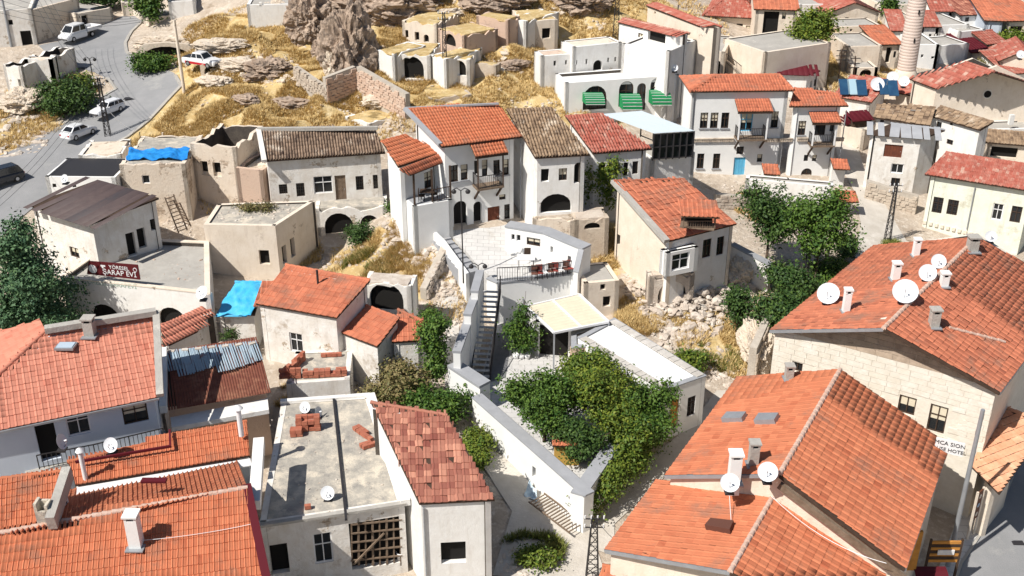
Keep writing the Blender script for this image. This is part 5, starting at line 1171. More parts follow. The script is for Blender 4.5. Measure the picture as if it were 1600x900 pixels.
DS = [('large white dish at the left of the big ashlar house roof', PG(B22,'l',1292,476), .62, 205, 40), ('white dish right of the two nearest chimneys on the ashlar house ridge', PG(B22,'l',1411,475), .66, 200, 40),
 ('white dish highest of the close pair near the ashlar house ridge', PG(B22,'l',1464,420), .42, 190, 35), ('white dish lowest of the close pair near the ashlar house ridge', PG(B22,'l',1447,440), .48, 200, 35),
 ('small white dish at the top end of the ashlar house roof', PG(B22,'r',1546,378), .34, 190, 30), ('white dish in front of the squat white chimney above the brown hatch', PG(B23,'l',1139,768), .42, 190, 45),
 ('white dish by the end of the mortared ridge, right of two chimneys', PG(B23,'l',1198,752), .44, 200, 45), ('white dish seen edge on beside the white pipe chimney', at(97,702,6.4), .38, 95, 20),
 ('round white dish right of the white pipe chimney', at(176,706,6.3), .36, 190, 30), ('dish with a rust patch alone on the stained flat roof', at(513,780,4.2), .34, 185, 30),
 ('weathered dish near the back corner of the stained flat roof', at(478,645,4.2), .32, 200, 30), ('narrow tilted dish beside the red brick stack', at(497,652,4.2), .30, 110, 20),
 ('large grey white dish at the end of the winery wall', at(318,468,6.2), .42, 210, 40), ('small pale dish on the little white house by the road', at(103,286,8.9), .3, 200, 25),
 ('left dish of the trio beside the solar panels', at(1369,143,8.0), .62, 190, 30), ('upper dish of the trio beside the minaret foot', at(1393,130,8.2), .52, 200, 30), ('lower right dish of the trio beside the minaret foot', at(1411,136,8.0), .5, 200, 30),
 ('dish on the wall of the cream gabled house at the right edge', at(1593,92,8.8), .4, 190, 30), ('small white dish on the arcade terrace roof edge', at(1054,112,11.4), .3, 200, 25)]
for a in DS: dish(*a)
def bricks(label, base, n, rz, group='stacks of red bricks on flat roofs', rows=3, cols=4, sz=(.30,.20,.20)):
    t = thing('brick_stack', label, 'brick pile', base, group); me = None; c = 0; R = Matrix.Rotation(rz, 3, 'Z')
    for k in range(rows):
        for j in range(2):
            for i in range(cols):
                if c >= n or random.random() < .12*k: continue
                p = base+R@V(((i-cols/2)*(sz[0]+.015), j*(sz[1]+.015), sz[2]/2+k*(sz[2]+.005)))+V((random.uniform(-.02,.02),random.uniform(-.02,.02),0))
                if me is None:
                    b = MB(); b.box((0,0,0), sz); o = b.build('brick', BRICK, t, origin=V((0,0,0))); me = o.data; bpy.data.objects.remove(o)
                o = bpy.data.objects.new('brick', me); COL.objects.link(o); o.parent = t; o.location = p-WL[t.name]; o.rotation_euler = (0,0,rz+random.uniform(-.1,.1)); c += 1
bricks('tall leaning pile of red bricks along the left edge of the small block room', at(465,572,3.72), 26, 1.2, cols=6); bricks('low heap of red bricks at the front left of the small block room', at(458,590,3.72), 16, .1, cols=4)
bricks('long row of red bricks along the front edge of the small block room', at(512,588,3.72), 30, .1, rows=2, cols=8); bricks('single small heap of bricks at the back of the small block room', at(522,556,3.72), 4, .1, rows=1)
bricks('big square stack of red bricks by the narrow tilted dish', at(487,672,4.22), 26, .1, rows=4, cols=4); bricks('small low brick stack left of the big square stack', at(468,681,4.22), 8, .1, rows=2, cols=2)
bricks('curved scatter of red bricks near the white parapet', at(570,682,4.22), 8, -.8, rows=1, cols=5); bricks('short brick heap at the end of the curved scatter', at(583,696,4.22), 5, .6, rows=1, cols=3)
bricks('pair of loose bricks in front of the stained roof dish', at(486,794,4.22), 1, .2, rows=1, cols=1)
def cloth(name, label, cat, quad, nx_, ny_, m, amp=.12):
    P = [V(q) for q in quad]; mb = MB(); vs = []
    for j in range(ny_+1):
        for i in range(nx_+1):
            u, v = i/nx_, j/ny_; p = P[0]*(1-u)*(1-v)+P[1]*u*(1-v)+P[2]*u*v+P[3]*(1-u)*v
            e = noise.noise(p*1.3)*amp*2+noise.noise(p*3.5)*amp; q = p+V((noise.noise(p*.9+V((5,0,0)))*.3, noise.noise(p*.9+V((0,7,0)))*.3, e)); vs.append(q)
    top = len(vs); vs += [q-V((0,0,.03)) for q in vs]
    fs = [(j*(nx_+1)+i, j*(nx_+1)+i+1, (j+1)*(nx_+1)+i+1, (j+1)*(nx_+1)+i) for j in range(ny_) for i in range(nx_)]
    mb.add(vs, fs+[tuple(top+k for k in reversed(f)) for f in fs], True); o = mb.build(name, m); return tag(o, label, cat)
cloth('tarp', 'crumpled bright blue tarpaulin over the tan mud walled house', 'tarp', [at(200,248,9.68),at(290,248,9.68),at(298,232,9.72),at(198,233,9.72)], 44, 16, TARP, .10)
cloth('tarp', 'light blue tarp hanging over the left edge of the red roof', 'tarp', [at(338,490,5.15),at(392,491,5.15),at(412,442,5.95),at(368,441,5.95)], 20, 16, TARPL, .1)
q = [at(396,478,5.6),at(440,478,5.6),at(470,440,6.5),at(408,442,6.5)]; rp_ = thing('roof_patch', 'strip of red tiles half covered by the light blue tarp', 'roof', q[0]); roof_face(rp_, q, T_OR2, tw=.3, tl=.4, deck=CONC)
# ================================================================ minaret, solar panels
mp = at(1413,128,6.0); mt = thing('minaret', 'tall round pale pink stone minaret of the village mosque', 'minaret', mp)
mb = MB(); R_ = .92; z = 0
mb.lathe(mp, [(R_*1.35,-2),(R_*1.35,.2),(R_*1.2,.5),(R_*1.25,.9),(R_,1.3)], 20); mb.build('base', CREAM, mt)
MST = mat('pink_minaret_stone', (.72,.60,.53), (.66,.54,.47), 2, bump=.1, tint=(.68,.56,.48), tintamt=.5)
for i in range(34):
    mb = MB(); z0 = 1.3+i*.3; rr = R_*(1-.003*i); mb.lathe(mp+V((0,0,z0)), [(rr-.003,0),(rr,.003),(rr,.297),(rr-.003,.3)], 20); mb.build('stone_ring', MST, mt)
mb = MB(); mb.lathe(mp+V((0,0,11.5)), [(R_*.9,0),(R_*1.5,.8),(R_*1.5,1.8),(R_*1.42,1.8),(R_*1.42,.9),(.1,.9)], 20); mb.build('gallery', MST, mt)
mb = MB(); mb.lathe(mp+V((0,0,12.3)), [(R_*.7,0),(R_*.68,3.5),(R_*.8,3.6),(.02,7)], 16); mb.build('spire', MST, mt)
for zz in (4.4,7.2,10): mb = MB(); mb.box(mp+V((0,-R_*.99,zz)), (.12,.08,.42)); mb.build('slit', VOID, mt)
SOL = mat('solar_blue', (.02,.06,.13), (.03,.09,.17), 2, rough=.15, bump=0, spec=.6)
for k_,(x,y) in enumerate([(1318,144),(1331,144),(1345,145),(1380,144),(1394,146)]):
    p = at(x, y, 8.0); t = thing('solar_panel', ['leftmost dark blue panel of the roof trio','middle panel of the roof trio with its glint painted in pale blue','rightmost dark blue panel of the roof trio','left blue panel behind the satellite dish','right grey blue panel behind the satellite dish'][k_], 'solar panel', p, 'solar water panels')
    q = [p+V((-.45,-.6,0)), p+V((.45,-.6,0)), p+V((.45,.5,1.1)), p+V((-.45,.5,1.1))]; mb = MB(); mb.slab(q, .08); mb.build('panel', SOL if k_ != 1 else mat('painted_glint',(.35,.5,.58),rough=.2,bump=0), t)  # the middle panel's glint is put in as a paler base colour
    mb = MB(); mb.bar(q[2]-V((.05,0,1.1)), q[2], .05); mb.bar(q[3]-V((-.05,0,1.1)), q[3], .05); mb.build('stand', GREYM, t)
# ================================================================ vehicles
CARW = mat('white_car_paint', (.80,.81,.82), rough=.25, bump=0, spec=.5, coat=.5); CARD = mat('black_car_paint', (.012,.014,.02), rough=.25, bump=0, spec=.5, coat=.5)
CARR = mat('red_car_paint', (.50,.02,.03), rough=.3, bump=0); LAMP = mat('headlight_glass', (.6,.62,.65), rough=.1, bump=0); LAMPR = mat('tail_light', (.45,.01,.01), rough=.2, bump=0); RIM = mat('wheel_rim', (.45,.46,.48), rough=.3, metal=.6, bump=0)
def car(name, label, cat, fw, rw, side, kind, paint=CARW, lower=None):
    """fw, rw: pixels of the near front and rear wheel contacts; side: +1 when those are the car's left wheels"""
    f, r = G(*fw), G(*rw); hd = V((f.x-r.x, f.y-r.y, 0)).normalized()
    L, Wd, wb = {'wagon':(4.4,1.66,2.6), 'sedan':(4.3,1.72,2.6), 'van':(5.6,2.0,3.5), 'pickup':(5.0,1.8,3.0), 'suv':(4.6,1.85,2.7)}[kind]
    lf = V((-hd.y, hd.x, 0)); CS = .72; c = (f+r)/2-lf*side*(Wd/2-.1)*CS; c.z = max(Hr(c.x+dx, c.y+dy) for dx in (-.6,0,.6) for dy in (-1,0,1))+.07
    th = thing(name, label, cat, c); X = lambda x, y, z: c+hd*x+lf*y+V((0,0,z)); hw = Wd/2
    S = {'wagon':dict(h=.92,hood=(2.2,.78,.95,.90),cab=[(.75,.92),(.1,1.42),(-1.85,1.42),(-2.12,.92)],split=[-.5,-1.25]),
         'sedan':dict(h=.92,hood=(2.15,.7,.95,.90),cab=[(.95,.94),(.25,1.44),(-1.1,1.46),(-1.75,1.0)],split=[-.35]),
         'van':dict(h=1.15,hood=(2.8,.85,1.6,1.15),cab=[(2.05,1.15),(1.25,2.02),(-.75,2.08),(-.85,1.15)],split=[.35]),
         'pickup':dict(h=.98,hood=(2.5,.9,1.2,1.0),cab=[(1.0,1.0),(.45,1.62),(-.8,1.62),(-1.0,1.0)],split=[-.1]),
         'suv':dict(h=1.0,hood=(2.3,.85,1.0,1.0),cab=[(.95,1.0),(.3,1.68),(-1.8,1.68),(-2.2,1.0)],split=[-.5,-1.3])}[kind]
    x0, zn, x1, z1 = S['hood']; rear = -L/2 if kind != 'van' else -.95
    st = [(x0,.30,zn-.12,hw-.18),(x0-.12,.26,zn,hw-.06),(x1+.2,.24,z1,hw),(x1-.6,.24,S['h'],hw),(rear+.3,.24,S['h'],hw),(rear+.06,.28,S['h']-.05,hw-.05),(rear,.34,S['h']-.2,hw-.14)]
    mb = MB(); vs = []; k = 8
    for x, zb, zt_, w in st: vs += [X(x,-w+.05,zb),X(x,-w,zb+.15),X(x,-w,zt_-.18),X(x,-w+.1,zt_),X(x,w-.1,zt_),X(x,w,zt_-.18),X(x,w,zb+.15),X(x,w-.05,zb)]
    fs = [(i*k+j, i*k+(j+1)%k, (i+1)*k+(j+1)%k, (i+1)*k+j) for i in range(len(st)-1) for j in range(k)]+[tuple(reversed(range(k))), tuple(range((len(st)-1)*k, len(st)*k))]
    mb.add(vs, [tuple(reversed(q)) for q in fs]); mb.build('body', paint, th)
    if lower:
        mb = MB()
        for s in (-1,1): mb.hexa([X(-1.9,s*(hw+.0),.3),X(1.6,s*(hw+.0),.3),X(1.6,s*(hw+.012),.3),X(-1.9,s*(hw+.012),.3)],[X(-1.9,s*(hw+.0),.62),X(1.6,s*(hw+.0),.5),X(1.6,s*(hw+.012),.5),X(-1.9,s*(hw+.012),.62)])
        mb.build('side_stripe', lower, th)
    (a,za),(b,zb_),(d,zd),(e,ze) = S['cab']; w0, w1 = hw-.05, hw-.24
    base = [X(a,-w0,za),X(a,w0,za),X(e,w0,ze),X(e,-w0,ze)]; top = [X(b,-w1,zb_),X(b,w1,zb_),X(d,w1,zd),X(d,-w1,zd)]
    mb = MB(); mb.hexa(base[:], top[:]); mb.hexa(top, [t_+V((0,0,.05))+(c-t_)*.0+(V((c.x,c.y,t_.z))-t_)*.06 for t_ in top]); cb = mb.build('cabin', paint, th)
    def glass(nm, P4, in_=.06):
        C_ = sum(P4, V((0,0,0)))/4; n = (P4[1]-P4[0]).cross(P4[3]-P4[0]).normalized()
        if n.dot(C_-X(0,0,1.2)) < 0: n = -n
        Q = [C_+(p-C_)*(1-in_)+n*.012 for p in P4]; R2 = [q-n*.01 for q in Q]; mb = MB(); mb.add(Q+R2, [(0,1,2,3),(3,2,1,0)][:1]+[(4,5,6,7)]+[(i,(i+1)%4,4+(i+1)%4,4+i) for i in range(4)]); mb.build(nm, GLASS, cb)
    glass('windscreen', [base[0],base[1],top[1],top[0]], .14); glass('rear_window', [base[3],base[2],top[2],top[3]], .2)
    for s in (0,1):
        i0, i1 = (0,3) if s == 0 else (1,2); cuts = [0]+[(x-a)/(e-a) for x in S['split']]+[1]
        for q0, q1 in zip(cuts, cuts[1:]):
            lo = lambda t_: base[i0]+(base[i1]-base[i0])*t_; hi = lambda t_: top[i0]+(top[i1]-top[i0])*t_
            up = lambda t_, v_: lo(t_)*(1-v_)+hi(t_)*v_
            glass('side_window', [up(q0+.01,.08),up(q1-.01,.08),up(q1-.01,.9),up(q0+.01,.9)], .1)
    for sx in (1,-1):
        for s in (-1,1):
            x = sx*wb/2+(.1 if sx > 0 else -.1)*(kind != 'van')*0; r_ = .33 if kind != 'van' else .36
            if kind == 'van': x = 1.75 if sx > 0 else -1.75
            mb = MB(); mb.tube([X(x,s*(hw-.22),r_-.03), X(x,s*(hw+.015),r_-.03)], r_, 18, smooth=False); w_ = mb.build('wheel', RUBR, th)
            mb = MB(); mb.tube([X(x,s*(hw),r_-.03), X(x,s*(hw+.025),r_-.03)], r_*.58, 14, smooth=False); mb.build('rim', RIM, w_)
    for s in (-1,1):
        mb = MB(); mb.box(X(x0-.02,s*(hw-.32),zn-.2), (.08,.3,.14), math.atan2(hd.y,hd.x)); mb.build('headlight', LAMP, th)
        if kind != 'van': mb = MB(); mb.box(X(rear+.01,s*(hw-.26),S['h']-.24), (.08,.22,.16), math.atan2(hd.y,hd.x)); mb.build('tail_light', LAMPR, th)
        mb = MB(); mb.box(X(a-.25,s*(hw+.08),za+.08), (.12,.16,.12), math.atan2(hd.y,hd.x)); mb.build('wing_mirror', paint, th)
    mb = MB(); mb.box(X(x0+.01,0,.42), (.1,Wd*.8,.16), math.atan2(hd.y,hd.x)); mb.build('bumper', DARKM if kind != 'sedan' else paint, th)
    if kind == 'van':
        rz = math.atan2(hd.y,hd.x); mb = MB(); mb.box(X(-2.0,0,.62), (2.2,.9,.2), rz); mb.build('chassis', DARKM, th)
        mb = MB(); mb.box(X(-2.3,0,.86), (2.8,2.1,.1), rz)
        for s in (-1,1): mb.box(X(-2.3,s*1.04,1.08), (2.8,.05,.4), rz)
        mb.box(X(-3.68,0,1.08), (.05,2.1,.4), rz); mb.box(X(-.95,0,1.3), (.05,2.1,.8), rz); mb.build('flatbed', WPAINT, th)
    if kind == 'pickup':
        rz = math.atan2(hd.y,hd.x); mb = MB(); mb.box(X(-1.75,0,1.0), (1.3,1.45,.06), rz); mb.build('cargo_bed', DARKM, th)
    th.scale = (CS,)*3; return th
car('crew_van', 'white crew cab flatbed van parked at the top of the road bend', 'van', (113,72), (148,57), 1, 'van')
car('estate_car', 'white estate car parked at the inner side of the bend behind the pylon', 'car', (166,189), (187,176), 1, 'wagon')
car('sedan_car', 'silver white saloon car facing uphill at the lower end of the verge', 'car', (143,212), (122,225), -1, 'sedan')
car('pickup_truck', 'white and red pickup nosed into the hillside beside the concrete pole', 'pickup', (332,112), (291,120), -1, 'pickup', lower=CARR)
car('parked_car', 'black car cut off by the left edge on the lower road', 'car', (-8,300), (27,287), 1, 'suv', CARD)
car('parked_car', 'dark car in the wall shade behind the white van', 'car', (150,40), (166,34), 1, 'suv', CARD)
# ================================================================ poles
def vtop(g, px, py): d = V((1,0,0)); return on(px, py, g, g+d).z
POLES = []
def pylon(label, bx, by, ty, w=.22, gz=None):
    g = G(bx, by) if gz is None else at(bx, by, gz); h = vtop(g, bx, ty)-g.z; t = thing('lattice_pylon', label, 'power pylon', g, 'steel lattice power pylons'); k = [(-1,-1),(1,-1),(1,1),(-1,1)]
    P = lambda i, z: g+V((k[i%4][0]*w*(1-.6*z/h), k[i%4][1]*w*(1-.6*z/h)*.7, z))
    for i in range(4): mb = MB(); mb.bar(P(i,-.3), P(i,h), .045); mb.build('leg', DARKM, t)
    mb = MB(); n = max(6, int(h/.5))
    for j in range(n):
        for i in range(4): mb.bar(P(i,h*j/n), P(i+1,h*(j+1)/n), .03); mb.bar(P(i,h*j/n), P(i+1,h*j/n), .025)
    mb.build('lattice_bracing', DARKM, t)
    for zz in (h-.1, h-.6):
        mb = MB(); mb.bar(g+V((-.5,0,zz)), g+V((.5,0,zz)), .05); ca = mb.build('crossarm', DARKM, t)
        for x in (-.45,-.15,.15,.45): mb = MB(); mb.tube([g+V((x,0,zz)), g+V((x,0,zz+.18))], .04, 6); mb.build('insulator', WPAINT, ca)
    POLES.append(g+V((0,0,h))); return t
def pole(name, label, bx, by, tx, ty, r, m, cat='pole', gz=None, arm=None):
    g = G(bx, by) if gz is None else at(bx, by, gz); A_ = on(tx, ty, g, g+V((1,0,0))); t = thing(name, label, cat, g)
    mb = MB(); mb.tube([g-V((0,0,.4)), A_], r, 10, r1=r*.75); mb.build('shaft', m, t); POLES.append(A_)
    if arm == 'lamp':
        for s in (-1,1): mb = MB(); e = A_+V((s*.45,0,.1)); mb.tube([A_, A_+V((s*.25,0,.18)), e], .03, 6); a_ = mb.build('bracket', m, t); mb = MB(); mb.lathe(e-V((0,0,.2)), [(.05,.2),(.17,.08),(.14,-.06),(.02,-.12)], 10); mb.build('lantern', DARKM, a_)
    if arm == 'cross':
        for zz in (.2,.7,1.1): mb = MB(); mb.bar(A_+V((-.5,0,-zz)), A_+V((.5,0,-zz)), .07); mb.build('crossarm', DARKM, t)
    return t
pylon('lattice pylon in front of the white estate car', 169, 213, 121); pylon('lattice pylon standing between the two hillside vaults', 696, 131, 19); pylon('lattice pylon left of the veranda house, cut by the top edge', 962, 64, -20, .3)
pylon('lattice pylon in the alley below the narrow stone house', 1386, 377, 288); pylon('dark lattice pylon at the lane corner cut by the bottom edge', 925, 905, 808, .3)
pylon('slim lattice pylon among the right hand trees', 1256, 450, 385, .2)
pole('utility_pole', 'leaning round concrete pole beside the red and white pickup', 288, 145, 272, 31, .16, CREAM)
pole('utility_pole', 'tall grey pole at the far top left corner', 18, 73, 2, -8, .14, GREYM)
pole('street_lamp', 'twin headed street lamp inside the road bend', 145, 121, 140, 92, .06, DARKM, 'street lamp', arm='lamp')
pole('street_lamp', 'ornate black street lamp on the mansion plaza steps', 724, 434, 720, 298, .05, DARKM, 'street lamp', gz=4.7, arm='lamp')
pole('street_lamp', 'short black lamp post by the head of the courtyard stairs', 749, 437, 747, 415, .04, DARKM, 'street lamp', gz=4.65, arm='lamp')
pole('utility_pole', 'thin dark mast beside the stone house and veranda house', 1056, 47, 1060, 8, .07, DARKM, gz=12.6)
pole('utility_pole', 'wooden pole with crossarms on the yellow slope', 1310, 124, 1316, 76, .07, WOODD, arm='cross'); pole('utility_pole', 'dark pole with crossarms beside the vaulted cellar', 1334, 132, 1337, 88, .07, WOODD, arm='cross')
pole('utility_pole', 'thick blue grey steel pole on the pavement at the bottom right', 1480, 888, 1536, 640, .13, GREYM)
pole('fence_post', 'short grey post in the dry grass below the bend', 255, 228, 254, 207, .09, CREAM); pole('fence_post', 'thin dark stake left of the short grey post', 220, 228, 218, 206, .04, DARKM)
def wire(label, a, b, sag=.8, r=.014, m=DARKM, group='overhead cables'):
    pts = [a+(b-a)*(i/14)-V((0,0,sag*4*(i/14)*(1-i/14))) for i in range(15)]; mb = MB(); mb.tube(pts, r, 4, smooth=False); tag(mb.build('cable', m), label, 'cable', group)
ptop = {i: p for i, p in enumerate(POLES)}
tl_ = at(-30,255,14)
for k_ in range(3): wire(['upper','middle','lower'][k_]+' cable running from the bend pylon to the far left edge', POLES[0]+V((-.5+.5*k_,0,-.1*k_)), at(-40,330+12*k_,9.5), .9)
for k_ in range(4): wire(['topmost','second','third','lowest'][k_]+' cable from the bend pylon up past the white van', POLES[0]+V((-.6+.4*k_,0,0)), at(45+8*k_,-12,16)+V((0,0,k_*.2)), 1.0)
for k_ in range(4): wire(['topmost','second','third','lowest'][k_]+' cable crossing the top left corner above the road', at(0,-10+10*k_,16), at(225,24+3*k_,13.6), .8)
wire('pale cable dropping from the bend pylon to the grass verge', POLES[0]-V((0,0,2.2)), G(210,205), .3, .02, WPAINT)
wire('white cable looping along the big right gable roofs', at(1205,775,6.9), at(1385,880,5.9), .5, .015, WPAINT); wire('thin white cable across the lower left orange roof', PG(B24,'l',960,800) if 0 else P_on(H1,220,855,.35), P_on(H1,392,825,.2), .1, .012, WPAINT)
wire('thin cable down the nearest orange gabled roof', at(1140,775,6.2), PG(B24,'l',1143,826)+V((0,0,.1)), .05, .015, WPAINT)
wire('cable from the corner pylon to the nearest gable roof', POLES[4], PG(B24,'l',1010,870)+V((0,0,.2)), .5)
# ================================================================ signs and lettering
def text_on(s, parent, o, ux, uz, size, m, name='lettering', ext=.01, align='CENTER'):
    cu = bpy.data.curves.new('t', 'FONT'); cu.body = s; cu.size = size; cu.extrude = ext; cu.align_x = align; cu.align_y = 'CENTER'; cu.resolution_u = 2
    to = bpy.data.objects.new('t', cu); COL.objects.link(to); dg = bpy.context.evaluated_depsgraph_get(); me = bpy.data.meshes.new_from_object(to.evaluated_get(dg)); bpy.data.objects.remove(to)
    ux = ux.normalized(); nz_ = ux.cross(uz).normalized(); uy = nz_.cross(ux)
    M_ = Matrix((ux, uy, nz_)).transposed().to_4x4(); M_.translation = V((0,0,0)); me.transform(M_); me.name = name; me.materials.clear(); me.materials.append(m)
    ob = bpy.data.objects.new(name, me); link(ob, parent, V(o)); return ob
A, B = WIN['a'], WIN['b']; q = [on(136,428,A,B), on(219,437,A,B), on(215,414,A,B), on(139,408,A,B)]
t = thing('shop_sign', 'dark red board with white lettering on the winery roof edge', 'sign', q[0]); u = (q[1]-q[0]).normalized(); n = V((u.y,-u.x,0)).normalized(); up = (q[3]-q[0]).normalized()
mb = MB(); mb.hexa([q[0]+n*.02,q[1]+n*.02,q[1]-n*.06,q[0]-n*.06],[q[3]+n*.02,q[2]+n*.02,q[2]-n*.06,q[3]-n*.06]); mb.build('board', mat('dark_red_board',(.10,.012,.015),rough=.6,bump=0), t)
ce = sum(q, V((0,0,0)))/4; w = (q[1]-q[0]).length; h = (q[3]-q[0]).length
text_on('YÖRESEL', t, ce+u*w*.10+up*h*.20+n*.03, u, V((0,0,1)), h*.36, WPAINT); text_on('ŞARAP EVİ', t, ce+u*w*.13-up*h*.20+n*.03, u, V((0,0,1)), h*.50, WPAINT)
mb = MB(); mb.tube([ce+u*w*.40+up*h*.2+n*.02, ce+u*w*.40+up*h*.2+n*.035], h*.14, 14); mb.build('emblem', WPAINT, t); mb = MB(); mb.tube([ce+u*w*.40+up*h*.2+n*.03, ce+u*w*.40+up*h*.2+n*.045], h*.10, 14); mb.build('emblem', MAROON, t)
mb = MB(); mb.tube([ce-u*w*.38-up*h*.08+n*.02, ce-u*w*.38-up*h*.08+n*.035], h*.3, 14); mb.build('emblem', WPAINT, t)
mb = MB()
for a_ in (-.07,.0,.07): mb.tube([ce-u*(w*.20+a_*1.5)+up*h*(.24-abs(a_)*0)+n*.02, ce-u*(w*.20+a_*1.5)+up*h*.24+n*.035], h*.07, 8)
mb.tube([ce-u*w*.20+up*h*.12+n*.02, ce-u*w*.20+up*h*.12+n*.035], h*.07, 8); mb.build('grape_emblem', WPAINT, t)
text_on('YÖRESEL ŞARAPEVİ', WIN['thing'], on(172,444,A,B)+n*.01, u, V((0,0,1)), .42, mat('faded_green_paint',(.42,.52,.44),rough=.8,bump=0))
# hotel sign, vertical board, orange sign at the street corner
qa, qb = at(1461,694,5.7), at(1506,704,5.7); u = V(((qb-qa).x,(qb-qa).y,0)).normalized(); n = V((u.y,-u.x,0))
t = thing('hotel_sign', 'white two line hotel sign hanging at the corner of the ashlar house', 'sign', qa); hz = .75
mb = MB(); mb.hexa([qa-V((0,0,hz/2)),qb-V((0,0,hz/2)),qb-n*.08-V((0,0,hz/2)),qa-n*.08-V((0,0,hz/2))],[qa+V((0,0,hz/2)),qb+V((0,0,hz/2)),qb-n*.08+V((0,0,hz/2)),qa-n*.08+V((0,0,hz/2))]); mb.build('board', WPAINT, t)
ce = (qa+qb)/2+n*.01; BLK = mat('black_lettering',(.03,.03,.03),rough=.6,bump=0)
text_on('MCA SION', t, ce+V((0,0,.17)), u, V((0,0,1)), .30, BLK); text_on('OUSE HOTEL', t, ce-V((0,0,.17)), u, V((0,0,1)), .27, BLK)
pb = at(1516,838,-.5); pz = vtop(pb, 1516, 765); t = thing('street_sign', 'tall narrow brown sign board with pale emblems on the pavement', 'sign', pb)
u = V((.75,.66,0)); n = V((u.y,-u.x,0))
for s in (-1,1): mb = MB(); mb.bar(pb+u*s*.32, V((pb.x,pb.y,pz))+u*s*.32, .1); mb.build('post', CREAM, t)
mb = MB(); c = V((pb.x,pb.y,pz-.95)); mb.box(c, (.55,.06,1.75), math.atan2(u.y,u.x)); mb.build('board', mat('brown_board',(.16,.06,.03),rough=.6,bump=0), t)
for k_, zz in enumerate((.55,0,-.55)): mb = MB(); mb.lathe(c+V((0,0,zz))+n*.05, [(.13,0),(.10,.01),(.02,.012)], 12, n); mb.build('emblem', [CREAM,mat('pale_blue_emblem',(.45,.6,.75),rough=.6,bump=0),CREAM][k_], t)
pb = at(1458,905,-.3); t = thing('shop_sign', 'orange slatted sign panel with a small white plate at the bottom right', 'sign', pb); z0 = vtop(pb, 1462, 878); z1 = vtop(pb, 1462, 845)
for i in range(7):
    zz = z0+(z1-z0)*(i+.5)/7; mb = MB(); mb.box(V((pb.x+.25,pb.y,zz)), (1.5,.08,(z1-z0)/8)); mb.build('slat', WOODO if i % 2 == 0 else WOODD, t)
mb = MB(); mb.box(V((pb.x+.3,pb.y-.07,(z0+z1)/2)), (.8,.05,.28)); pl_ = mb.build('plate', WPAINT, t); 
for s in (-1,1): mb = MB(); mb.bar(V((pb.x+.25+s*.75,pb.y,pb.z)), V((pb.x+.25+s*.75,pb.y,z1+.1)), .1); mb.build('post', WOODD, t)
p = at(1450,885,2.6); t = thing('shop_awning', 'rounded maroon shop awning under the big gable eave', 'awning', p)
for i in range(5):
    a0, a1 = i*pi/10, (i+1)*pi/10; q = lambda x, a: p+V((x, -.9*math.sin(a), -.9*(1-cos(a)))); mb = MB(); mb.add([q(-.7,a1),q(.8,a1),q(.8,a0),q(-.7,a0)], [(0,1,2,3)]); mb.build('canvas_strip', MAROON, t)
mb = MB(); mb.box(at(1424,860,3.6), (.7,.15,2.2)); mb.build('yellow_panel', WOODO, B23['thing'])
# ladder leaning on the brown roofed house, wooden ladder in the lane, bucket and tub
def ladder(label, a, b, w, n, m):
    t = thing('ladder', label, 'ladder', a); r = (b-a).cross(V((0,0,1))).normalized()*w/2
    for s in (-1,1): mb = MB(); mb.bar(a+r*s, b+r*s, .07); mb.build('stile', m, t)
    for i in range(n): p = a+(b-a)*((i+.5)/n); mb = MB(); mb.bar(p-r, p+r, .05); mb.build('rung', m, t)
ladder('grey wooden ladder leaning against the tan wall beside the brown roof', at(286,362,6.2), at(264,306,8.6), .7, 10, WOOD)
ladder('second broken ladder propped beside the leaning one', at(294,352,6.2), at(276,315,8.2), .6, 8, WOOD)
ladder('weathered plank ladder lying along the lane beneath the garden wall', G(838,788,.45), G(902,838,.5), 1.1, 15, WOOD)
p = at(626,872,.8); t = thing('bucket', 'white plastic bucket beside the timber lattice', 'bucket', p); mb = MB(); mb.lathe(p, [(.01,0),(.17,0),(.22,.4),(.20,.4),(.15,.03)], 12); mb.build('tub', WPAINT, t); mb = MB(); mb.tube([p+V((-.21,0,.4)), p+V((0,-.12,.3)), p+V((.21,0,.4))], .012, 4); mb.build('handle', GREYM, t)
cloth('tarp', 'crumpled light blue sheet lying at the foot of the garden wall', 'tarp', [G(820,778,.15),G(836,788,.15),G(840,772,.35),G(826,762,.4)], 10, 10, mat('pale_blue_sheet_cloth', (.45,.60,.70), (.62,.70,.74), 2, bump=.4), .14)

mb = MB(); rail(mb, [at(62,733,4.9), at(150,716,4.9), at(258,690,4.9)], .8, .2); mb.build('railing', DARKM, H3['thing'])
mb = MB(); mb.slab([at(40,745,4.75), at(262,694,4.75), at(258,672,4.75), at(36,718,4.75)], .2); mb.build('balcony_floor', CONC, H3['thing'])
mb = MB(); mb.slab([at(268,668,4.9), at(420,640,4.9), at(418,622,4.9), at(266,652,4.9)], .25); mb.build('ledge', WHITE, H4['thing'])

A, B = SH['a'], SH['b']; u = SH['u']; n = V((u.y,-u.x,0)); a_ = on(1133,84,A,B)+n*.6; b_ = on(1172,116,A,B)+n*.6; t = thing('staircase', 'cream outside staircase with a thin railing climbing the stone house', 'stairs', b_)
for i in range(14):
    p = a_+(b_-a_)*((i+.5)/14); mb = MB(); mb.box(V((p.x,p.y,(p.z+b_.z-1.0)/2)), (abs((b_-a_).x)/14*1.05, 1.1, max(.2, p.z-b_.z+1.0))); mb.build('step', CREAM, t)
mb = MB(); rail(mb, [a_+n*.5, b_+n*.5], .9, .2); mb.build('railing', DARKM, t)
